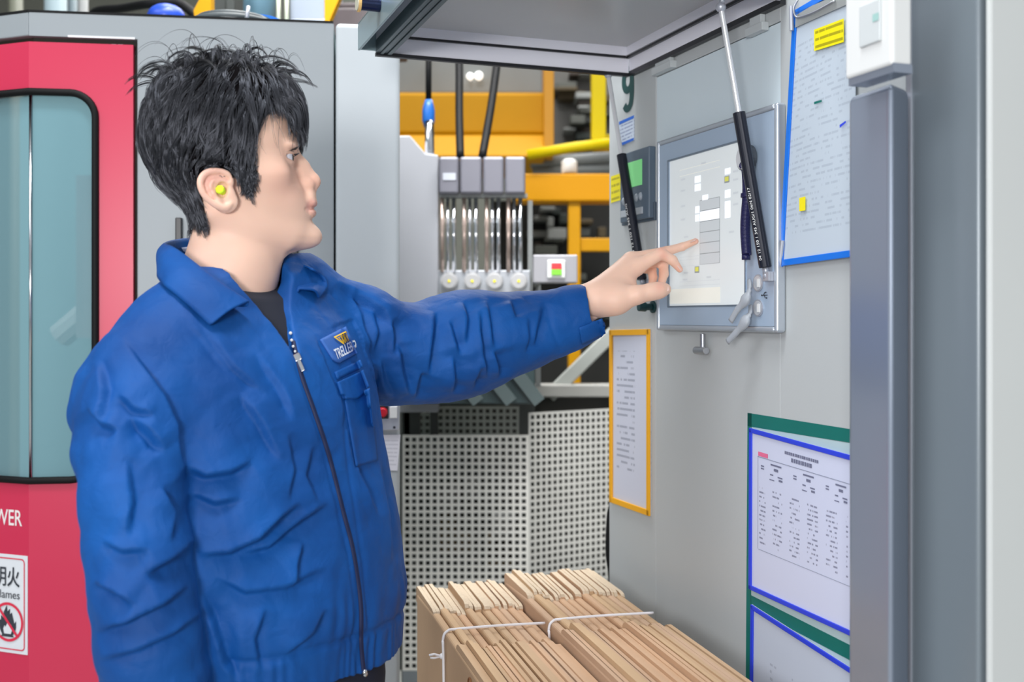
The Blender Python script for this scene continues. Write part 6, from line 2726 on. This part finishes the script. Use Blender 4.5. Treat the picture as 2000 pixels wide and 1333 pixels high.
tm = text_mesh('TRELLEBO', 1.0, bold=0.012)
co = np.array([q.co[:2] for q in tm.vertices])
fc_ = [tuple(p.vertices) for p in tm.polygons]
bpy.data.meshes.remove(tm)
lo, hi = co.min(0), co.max(0)
co = (co - lo) / (hi - lo)
on_cloth([(a, 1 - c) for a, c in co], fc_, [(649, 685), (691, 664), (695, 684), (656, 704)], 0.0022, 'lettering', mat('embroidery_white', (226, 230, 236), 0.6), badge)
ev2, ef2 = [], []


def stroke(p, q, w_):
    p, q = np.array(p, float), np.array(q, float)
    d = (q - p) / np.linalg.norm(q - p)
    n_ = np.array((-d[1], d[0])) * w_ / 2
    k = len(ev2)
    ev2.extend([tuple(p - n_), tuple(q - n_), tuple(q + n_), tuple(p + n_)])
    ef2.append((k, k + 1, k + 2, k + 3))


stroke((0, 0.05), (1.0, 0.05), 0.11)
stroke((0.02, 0.0), (0.40, 1.0), 0.09)
stroke((0.16, 0.24), (0.98, 0.24), 0.05)
for k in range(4):
    x0 = 0.40 + 0.17 * k
    stroke((x0, 0.97), (x0 + 0.10, 0.08), 0.075)
    stroke((x0 - 0.15, 0.22), (x0, 0.97), 0.06)
on_cloth(ev2, ef2, [(650, 660), (676, 647), (681, 668), (662, 678)], 0.0022, 'emblem', mat('embroidery_yellow', (240, 190, 20), 0.6), badge)

# chest pocket: flap and the pocket seams
fq = [(656, 748), (710, 723), (726, 766), (670, 792)]


def flapmask(a, c):
    return c < 0.74 + 0.26 * (1 - abs(a - 0.42) / 0.58) if a > 0.42 else c < 0.74 + 0.26 * a / 0.42


surf_patch('pocket_flap', fq, 16, 12, 0.0042, m_jac, jac, 0.0042, shape=lambda a: 0.74 + 0.26 * (1 - abs(a - 0.42) / (0.58 if a > 0.42 else 0.42)))
surf_patch('pocket_tab', [(652, 728), (704, 703), (710, 716), (657, 742)], 12, 3, 0.0024, m_jac, jac, 0.0024)
surf_patch('pocket', [(672, 782), (722, 758), (736, 900), (694, 912)], 12, 26, 0.0020, m_jac, jac, 0.002)
# cuff button tab
surf_patch('cuff_tab', [(1130, 640), (1176, 622), (1183, 652), (1136, 672)], 10, 6, 0.0026, m_jac, jac, 0.0026, limit=0.02)

# collar
def surf_or(px, py, Y, lift=0.006):
    p, n_ = hit(px, py)
    if p is None:
        return P(px, py, Y)
    return p + (EYE - p).normalized() * lift


fold = [P(486, 592, 1.293), P(444, 562, 1.290), P(401, 530, 1.298), P(368, 504, 1.318), P(341, 485, 1.345), P(323, 477, 1.385), P(345, 470, 1.445), P(395, 466, 1.485), P(450, 476, 1.51), P(500, 495, 1.508), P(537, 519, 1.485), P(563, 545, 1.440), P(584, 567, 1.392)]
outer = [surf_or(411, 637, 1.262), surf_or(374, 602, 1.26), surf_or(342, 575, 1.27), P(318, 555, 1.285), P(308, 536, 1.35), P(322, 520, 1.46), P(380, 512, 1.535), P(450, 512, 1.57), P(530, 515, 1.575), surf_or(598, 523, 1.545), surf_or(628, 538, 1.52), surf_or(640, 560, 1.48), surf_or(622, 584, 1.42)]
nc = 64
fo, ou = spline(fold, nc), spline(outer, nc)
nax = [Vector(hpx(447, 560)), Vector(hpx(452, 500))]
rows_c = []
b = MB()
vs = []
NR_ = 9
for i in range(nc):
    f_, o_2 = fo[i], ou[i]
    mid = (f_ + o_2) / 2
    cdir_ = (mid - nax[0])
    cdir_.z = 0
    cdir_.normalize()
    inn = Vector((nax[0].x, nax[0].y, 0)) + Vector(((f_.x - nax[0].x) * 0.90, (f_.y - nax[0].y) * 0.90, 0))
    er_ = min(1.0, min(i, nc - 1 - i) / 9.0)
    inn = f_.lerp(inn, 0.25 + 0.75 * er_)
    inn.z = f_.z - 0.003 - 0.031 * er_
    # inside stand, rolled fold, outer fall
    row = [inn, f_.lerp(inn, 0.5) , f_.lerp(inn, 0.12) + ZU * 0.001, f_ + ZU * 0.002]
    for k in range(1, 6):
        t_ = k / 5
        row.append(f_.lerp(o_2, t_) + (cdir_ * 0.010 + ZU * 0.006) * math.sin(math.pi * t_) * (1 - 0.35 * t_))
    vs += row
fs = []
for i in range(nc - 1):
    for k in range(NR_ - 1):
        fs.append((i * NR_ + k, i * NR_ + k + 1, (i + 1) * NR_ + k + 1, (i + 1) * NR_ + k))
b.add(vs, fs)
colr_o = b.build('collar', m_jac, jac, smooth=True)
sm = colr_o.modifiers.new('soft', 'SUBSURF')
sm.levels = sm.render_levels = 1
so_ = colr_o.modifiers.new('thickness', 'SOLIDIFY')
so_.thickness = 0.0028
so_.offset = 0
CB = BVHTree.FromPolygons([tuple(q) for q in vs], fs)
m_lab = doc_mat('neck_label_print', (178, 192, 226), (60, 64, 96), rows=3, words=5, dens=0.5, u0=0.45, strength=0.8)
try:
    lb = surf_patch('neck_label', [(336, 487), (379, 481), (379, 502), (357, 505)], 8, 4, 0.0022, mat('neck_label', (176, 190, 226), 0.6, var=0.03), jac, 0.001, tree=CB, limit=0.1)
    lb['label'] = 'pale blue neck label'
    tm = text_mesh('Chdk', 1.0, bold=0.02)
    co = np.array([q.co[:2] for q in tm.vertices])
    fc_ = [tuple(p.vertices) for p in tm.polygons]
    bpy.data.meshes.remove(tm)
    lo, hi = co.min(0), co.max(0)
    co = (co - lo) / (hi - lo)
    b = MB()
    vs2 = []
    for a, c in co:
        q = Vector((363 + 15 * a, 498.5 - 1.5 * a - 7 * c))
        p, n_ = hit(q.x, q.y, CB)
        p = p or P(q.x, q.y, 1.45)
        vs2.append(p + (EYE - p).normalized() * 0.004)
    b.add(vs2, fc_)
    b.build('label_print', m_ink, jac, fix=False)
except Exception as ex:
    print('label', ex)

# ------------------------------------------------------------------ hair
hn = vnormals(hv, hq)
m_hair = bpy.data.materials.new('black_hair')
m_hair.use_nodes = True
N, L = m_hair.node_tree.nodes, m_hair.node_tree.links
N.remove(N['Principled BSDF'])
hb0 = N.new('ShaderNodeBsdfPrincipled')
hb0.inputs['Base Color'].default_value = (*lin((9, 7, 9)), 1)
hb0.inputs['Roughness'].default_value = 0.4
hb0.inputs['Specular IOR Level'].default_value = 0.12
hb1 = N.new('ShaderNodeBsdfHair')
hb1.component = 'Reflection'
hb1.inputs['Color'].default_value = (0.62, 0.66, 0.78, 1)
hb1.inputs['RoughnessU'].default_value = 0.08
hb1.inputs['RoughnessV'].default_value = 0.35
hb1.inputs['Offset'].default_value = 0.05
hb = N.new('ShaderNodeMixShader')
hb.inputs[0].default_value = 0.08
L.new(hb0.outputs[0], hb.inputs[1])
L.new(hb1.outputs[0], hb.inputs[2])

L.new(hb.outputs[0], N['Material Output'].inputs['Surface'])

SK = HG                                # head field drives the strands
roots_i = np.where(hairy)[0]
ru_, rv_, rw_ = loc(hv)
rx_, ry_ = near_px(hv)
strands = []


def flow(p):
    """combing direction over the scalp"""
    u_, v_, w_ = loc(p)
    x_ = 455 + u_ * KU
    y_ = 300 - w_ * KW
    side = np.sign(v_)
    a = np.abs(v_)
    top = np.clip((250 - y_) / 70, 0, 1) * np.clip(1.2 - a / 0.075, 0, 1)
    front = np.clip((x_ - 430) / 90, 0, 1)
    nape = np.clip((y_ - 330) / 60, 0, 1)
    du = -0.42 * (1 - front) * (1 - nape) + 0.10 * front + 0.32 * nape
    dw = -1.0 * np.ones_like(du)
    dv_ = 0.0 * du
    # on top: forward over the front, down the sides and the back
    tu = 1.15 * front - 0.55 * (1 - front)
    tv = side * (0.35 + 0.6 * np.clip(a / 0.04, 0, 1))
    tw = -0.15 - 0.2 * np.clip(a / 0.05, 0, 1)
    du = du * (1 - top) + tu * top
    dv_ = dv_ * (1 - top) + tv * top
    dw = dw * (1 - top) + tw * top
    d = np.outer(du, HU) + np.outer(dv_, HV)
    d[:, 2] += dw
    return d / np.linalg.norm(d, axis=1, keepdims=True)


def grow(root, length, height, n, jit, curl, rg, lift0=0.55):
    """strands that leave the scalp and then follow the combing at a height over it"""
    m = len(root)
    p = root.copy()
    out = [p.copy()]
    ds = (length / (n - 1))[:, None]
    bias = rg.normal(size=(m, 3)) * jit
    ph = rg.uniform(0, 6.28, m)
    for i in range(1, n):
        f_ = i / (n - 1)
        g = SK.grad(p)
        d = flow(p) + bias * (0.3 + f_)
        d = d - g * (d * g).sum(1, keepdims=True) * 0.9
        d /= np.linalg.norm(d, axis=1, keepdims=True)
        li = max(0.0, 1 - f_ * 2.6)
        d = d + g * (lift0 * li)
        cu_ = curl * np.sin(ph + f_ * 5.0)
        d = d + np.cross(g, d) * cu_[:, None]
        d[:, 2] -= 0.12 * f_
        d /= np.linalg.norm(d, axis=1, keepdims=True)
        p = p + d * ds
        sd = SK.sample(p)
        g = SK.grad(p)
        want = height * (0.25 + 0.75 * math.sin(min(1.0, f_ * 1.5) * math.pi / 2)) * (1 - 0.35 * f_)
        p = p + g * ((want - sd) * 0.55)[:, None]
        out.append(p.copy())
    return np.stack(out, 1)


def clump(guides, kids, spread, rg, tip=0.35, lenvar=0.15):
    m, n, _ = guides.shape
    o = np.repeat(guides, kids, 0)
    off = rg.normal(size=(m * kids, 1, 3)) * spread
    prof = (1 - (1 - tip) * (np.linspace(0, 1, n) ** 1.2))[None, :, None]
    o = o + off * prof
    # shorten some
    k = 1 - rg.uniform(0, lenvar, (m * kids, 1, 1))
    t = np.linspace(0, 1, n)[None, :, None] * k * (n - 1)
    i0 = np.clip(t.astype(int), 0, n - 2)[..., 0]
    f_ = t[..., 0] - i0
    a = np.take_along_axis(o, i0[..., None].repeat(3, 2), 1)
    b2 = np.take_along_axis(o, (i0 + 1)[..., None].repeat(3, 2), 1)
    return a + (b2 - a) * f_[..., None]


rg = np.random.default_rng(21)
NP = 11
# general cover
pick = rg.choice(roots_i, 1900)
root = hv[pick]
xx, yy = rx_[pick], ry_[pick]
ln_ = np.interp(yy, [120, 200, 260, 320, 400, 470], [0.066, 0.062, 0.046, 0.032, 0.024, 0.016]) * rg.uniform(0.8, 1.15, len(pick))
edgey = np.clip((xx - 470) / 40, 0, 1) * np.clip((yy - 225) / 30, 0, 1)
ln_ *= 1 - 0.45 * edgey
ht = np.interp(yy, [120, 200, 300, 380, 470], [0.013, 0.013, 0.011, 0.007, 0.003]) * rg.uniform(0.35, 1.25, len(pick))
ht *= 1 - 0.55 * edgey
strands.append(clump(grow(root, ln_, ht, NP, 0.22, 0.12, rg), 9, 0.0022, rg))
# upper layer: longer locks over the sides with pointed ends
m_ = roots_i[(ry_[roots_i] < 235)]
pick = rg.choice(m_, 620)
ln_ = rg.uniform(0.050, 0.082, 620)
ht = rg.uniform(0.009, 0.019, 620)
strands.append(clump(grow(hv[pick], ln_, ht, NP, 0.25, 0.22, rg), 10, 0.0020, rg, tip=0.2))
# fringe: forward over the brow
m_ = roots_i[(rx_[roots_i] > 520) & (ry_[roots_i] < 236)]
pick = rg.choice(m_, 110)
g0 = []
for p in hv[pick]:
    u_, v_, w_ = loc(p)
    L_ = rg.uniform(0.75, 1.1)
    tgt_u = (rg.uniform(584, 604) - 455) / KU
    tgt_w = (300 - rg.uniform(262, 300)) / KW
    tv = v_ * 1.0 + rg.normal() * 0.006
    # keep away from the temple on the near side
    if v_ < -0.045:
        tgt_u -= 0.010
    c1_ = glob(u_ + 0.022, v_, w_ + 0.012)
    c2_ = glob(tgt_u + 0.006, tv, (w_ + tgt_w) / 2 + 0.014)
    e_ = glob(tgt_u - 0.004 * rg.uniform(0, 1), tv, tgt_w + (1 - L_) * 0.03)
    t = np.linspace(0, 1, NP)[:, None]
    c_ = (1 - t) ** 3 * p + 3 * (1 - t) ** 2 * t * c1_ + 3 * (1 - t) * t * t * c2_ + t ** 3 * e_
    g0.append(c_)
strands.append(clump(np.array(g0), 9, 0.0017, rg, tip=0.25, lenvar=0.25))
# tousled loops on top
m_ = roots_i[(ry_[roots_i] < 175) & (np.abs(rv_[roots_i]) < 0.06)]
pick = rg.choice(m_, 90)
g0 = []
for p in hv[pick]:
    u_, v_, w_ = loc(p)
    up_ = rg.uniform(0.005, 0.018)
    fw = rg.uniform(-0.026, 0.030) + (0.008 if u_ > 0.02 else -0.008)
    sd = rg.normal() * 0.014
    t = np.linspace(0, 1, NP)[:, None]
    c1_ = glob(u_ - 0.1 * fw, v_, w_ + up_ * 1.9)
    c2_ = glob(u_ + fw * 1.1, v_ + sd, w_ + up_ * 1.7)
    e_ = glob(u_ + fw * 1.5, v_ + sd * 1.6, w_ + rg.uniform(-0.012, 0.002))
    g0.append((1 - t) ** 3 * p + 3 * (1 - t) ** 2 * t * c1_ + 3 * (1 - t) * t * t * c2_ + t ** 3 * e_)
strands.append(clump(np.array(g0), 16, 0.0019, rg, tip=0.3))
# flyaways
pick = rg.choice(m_, 34)
g0 = []
for p in hv[pick]:
    u_, v_, w_ = loc(p)
    up_ = rg.uniform(0.022, 0.040)
    fw = rg.uniform(-0.045, 0.045)
    t = np.linspace(0, 1, NP)[:, None]
    c1_ = glob(u_, v_, w_ + up_ * 1.5)
    c2_ = glob(u_ + fw, v_ + rg.normal() * 0.01, w_ + up_ * 1.5)
    e_ = glob(u_ + fw * 1.6, v_ + rg.normal() * 0.02, w_ + up_ * 0.3)
    g0.append((1 - t) ** 3 * p + 3 * (1 - t) ** 2 * t * c1_ + 3 * (1 - t) * t * t * c2_ + t ** 3 * e_)
strands.append(clump(np.array(g0), 2, 0.0010, rg, tip=0.9))
# back outline
m_ = roots_i[(rx_[roots_i] < 345) & (ry_[roots_i] < 330)]
pick = rg.choice(m_, 160)
strands.append(clump(grow(hv[pick], rg.uniform(0.04, 0.06, 160), rg.uniform(0.010, 0.018, 160), NP, 0.2, 0.2, rg), 7, 0.0018, rg, tip=0.4))
# sideburn
sb_ = in_poly(rx_, ry_, [(468, 330), (503, 325), (497, 352), (482, 378), (474, 366)])
ix = np.where(sb_ & (np.abs(rv_) > 0.03))[0]
pick = rg.choice(ix, 260)
g0 = []
for p in hv[pick]:
    g_ = SK.grad(p[None])[0]
    d = np.array((0, 0, -1.0)) + HU * rg.normal() * 0.25
    L_ = rg.uniform(0.008, 0.016)
    g0.append(np.array([p + d * L_ * t + g_ * 0.0035 * math.sin(t * 2.6) for t in np.linspace(0, 1, NP)]))
strands.append(clump(np.array(g0), 5, 0.0012, rg, tip=0.5))
ST = np.concatenate(strands)
# keep the temple and forehead in front of the hairline free
clear = [(506, 330), (503, 300), (504, 266), (514, 243), (536, 229), (556, 226), (563, 240), (560, 262), (552, 288), (545, 330)]
qx, qy = near_px(ST.reshape(-1, 3))
bad = in_poly(qx, qy, clear).reshape(ST.shape[:2]).sum(1) + 2 * (in_poly(qx, qy, [(390, 352), (404, 344), (430, 341), (460, 346), (464, 410), (420, 408), (392, 386)]).reshape(ST.shape[:2]).sum(1) > 0)
ST = ST[(bad < 2) | (rg.uniform(size=len(ST)) < 0.02)]
low = near_px(ST.reshape(-1, 3))[1].reshape(ST.shape[:2]).max(1)
ST = ST[low < 470]


def hair_curves(name, st, r0, r1, m, parent):
    n, k, _ = st.shape
    cu = bpy.data.hair_curves.new(name)
    cu.add_curves([k] * n)
    cu.attributes['position'].data.foreach_set('vector', (st - np.array(OFF[parent.name])).astype(np.float32).ravel())
    ra_ = cu.attributes.get('radius') or cu.attributes.new('radius', 'FLOAT', 'POINT')
    pr_ = (r0 + (r1 - r0) * np.linspace(0, 1, k) ** 2)
    ra_.data.foreach_set('value', np.tile(pr_, n).astype(np.float32))
    cu.materials.append(m)
    o = bpy.data.objects.new(name, cu)
    COL.objects.link(o)
    o.parent = parent
    o['kind'] = 'stuff'
    return o


hair_curves('hair', ST, 0.00026, 0.00008, m_hair, man)
# dark under-layer so no scalp shows between the locks
UG = Grid(H0 + np.array((-0.15, -0.13, -0.14)), H0 + np.array((0.15, 0.13, 0.14)), 0.003)
head_sections(UG)
x, y, z = UG.pts((slice(None),) * 3)
X3 = np.stack(np.broadcast_arrays(x, y, z), -1).reshape(-1, 3).astype(np.float64)
ax_, ay_ = near_px(X3)
pd, _ = poly_dist(ax_, ay_, face_poly + face_poly[:1])
ins = in_poly(ax_, ay_, face_poly)
sdp = np.where(ins, pd, -pd) / 1550.0
yy3 = np.interp(ay_, [120, 250, 330, 420, 480], [0.010, 0.0085, 0.0055, 0.003, 0.001])
lo3 = np.clip((np.clip(-sdp, 0, 0.03)) / 0.022, 0, 1)
UG.D = np.maximum(UG.D - (yy3 * lo3 ** 0.6).reshape(UG.D.shape), (sdp + 0.001).reshape(UG.D.shape)).astype(np.float32)
a_, q_ = UG.mesh()
a_ = smooth_mesh(a_, q_, 2, 0.5)
link_mesh('hair_underlayer', fast_mesh('hair_underlayer', a_, q_), mat('hair_dark', (9, 7, 9), 0.8, var=0.3, nscale=120, spec=0.05), man, True)
# eyebrows and lashes
eb = []
for sgn in (-1, 1):
    for _ in range(150):
        t = rg.uniform(0, 1)
        px0 = 545 + 34 * t
        py0 = 297 - 11 * t + 3 * (2 * t - 1) ** 2 + rg.normal() * 1.8
        vv = abs(ev) + 0.014 - 0.026 * t
        # drop the point on the skin, moving along the gaze axis
        u0 = np.linspace(0.09, 0.03, 60)
        pp = np.stack([glob(q, sgn * vv, (300 - py0) / KW) for q in u0])
        sd = SK.sample(pp)
        k = np.argmax(sd < 0.0004)
        p = pp[k]
        d = (-HV * sgn * 0.6 * -1 - HU * 0.35) * 0.8
        d = HV * sgn * 0.75 - HU * 0.5 + np.array((0, 0, 0.10 - 0.25 * (1 - t)))
        d /= np.linalg.norm(d)
        L_ = rg.uniform(0.006, 0.010)
        g_ = SK.grad(p[None])[0]
        eb.append(np.array([p + d * L_ * s_ + g_ * (0.0012 * math.sin(s_ * 2.5)) for s_ in np.linspace(0, 1, 5)]))
hair_curves('eyebrows', np.array(eb), 0.00016, 0.00006, m_hair, man)
el_ = []
for sgn in (-1, 1):
    for k in range(34):
        az = math.radians(-50 + 100 * k / 33)
        e1 = math.radians(16) * math.sqrt(max(0, 1 - (az / math.radians(58)) ** 2)) + math.radians(1)
        d = HU * math.cos(az) * math.cos(e1) + HV * sgn * math.sin(az) * math.cos(e1) + np.array((0, 0, math.sin(e1)))
        p = glob(eu, sgn * abs(ev), ew) + d * 0.0133
        el_.append(np.array([p + d * 0.0062 * s_ + np.array((0, 0, 0.0018 * s_ * s_ - 0.0006 * s_)) for s_ in np.linspace(0, 1, 5)]))
hair_curves('eyelashes', np.array(el_), 0.00013, 0.00004, m_hair, man)
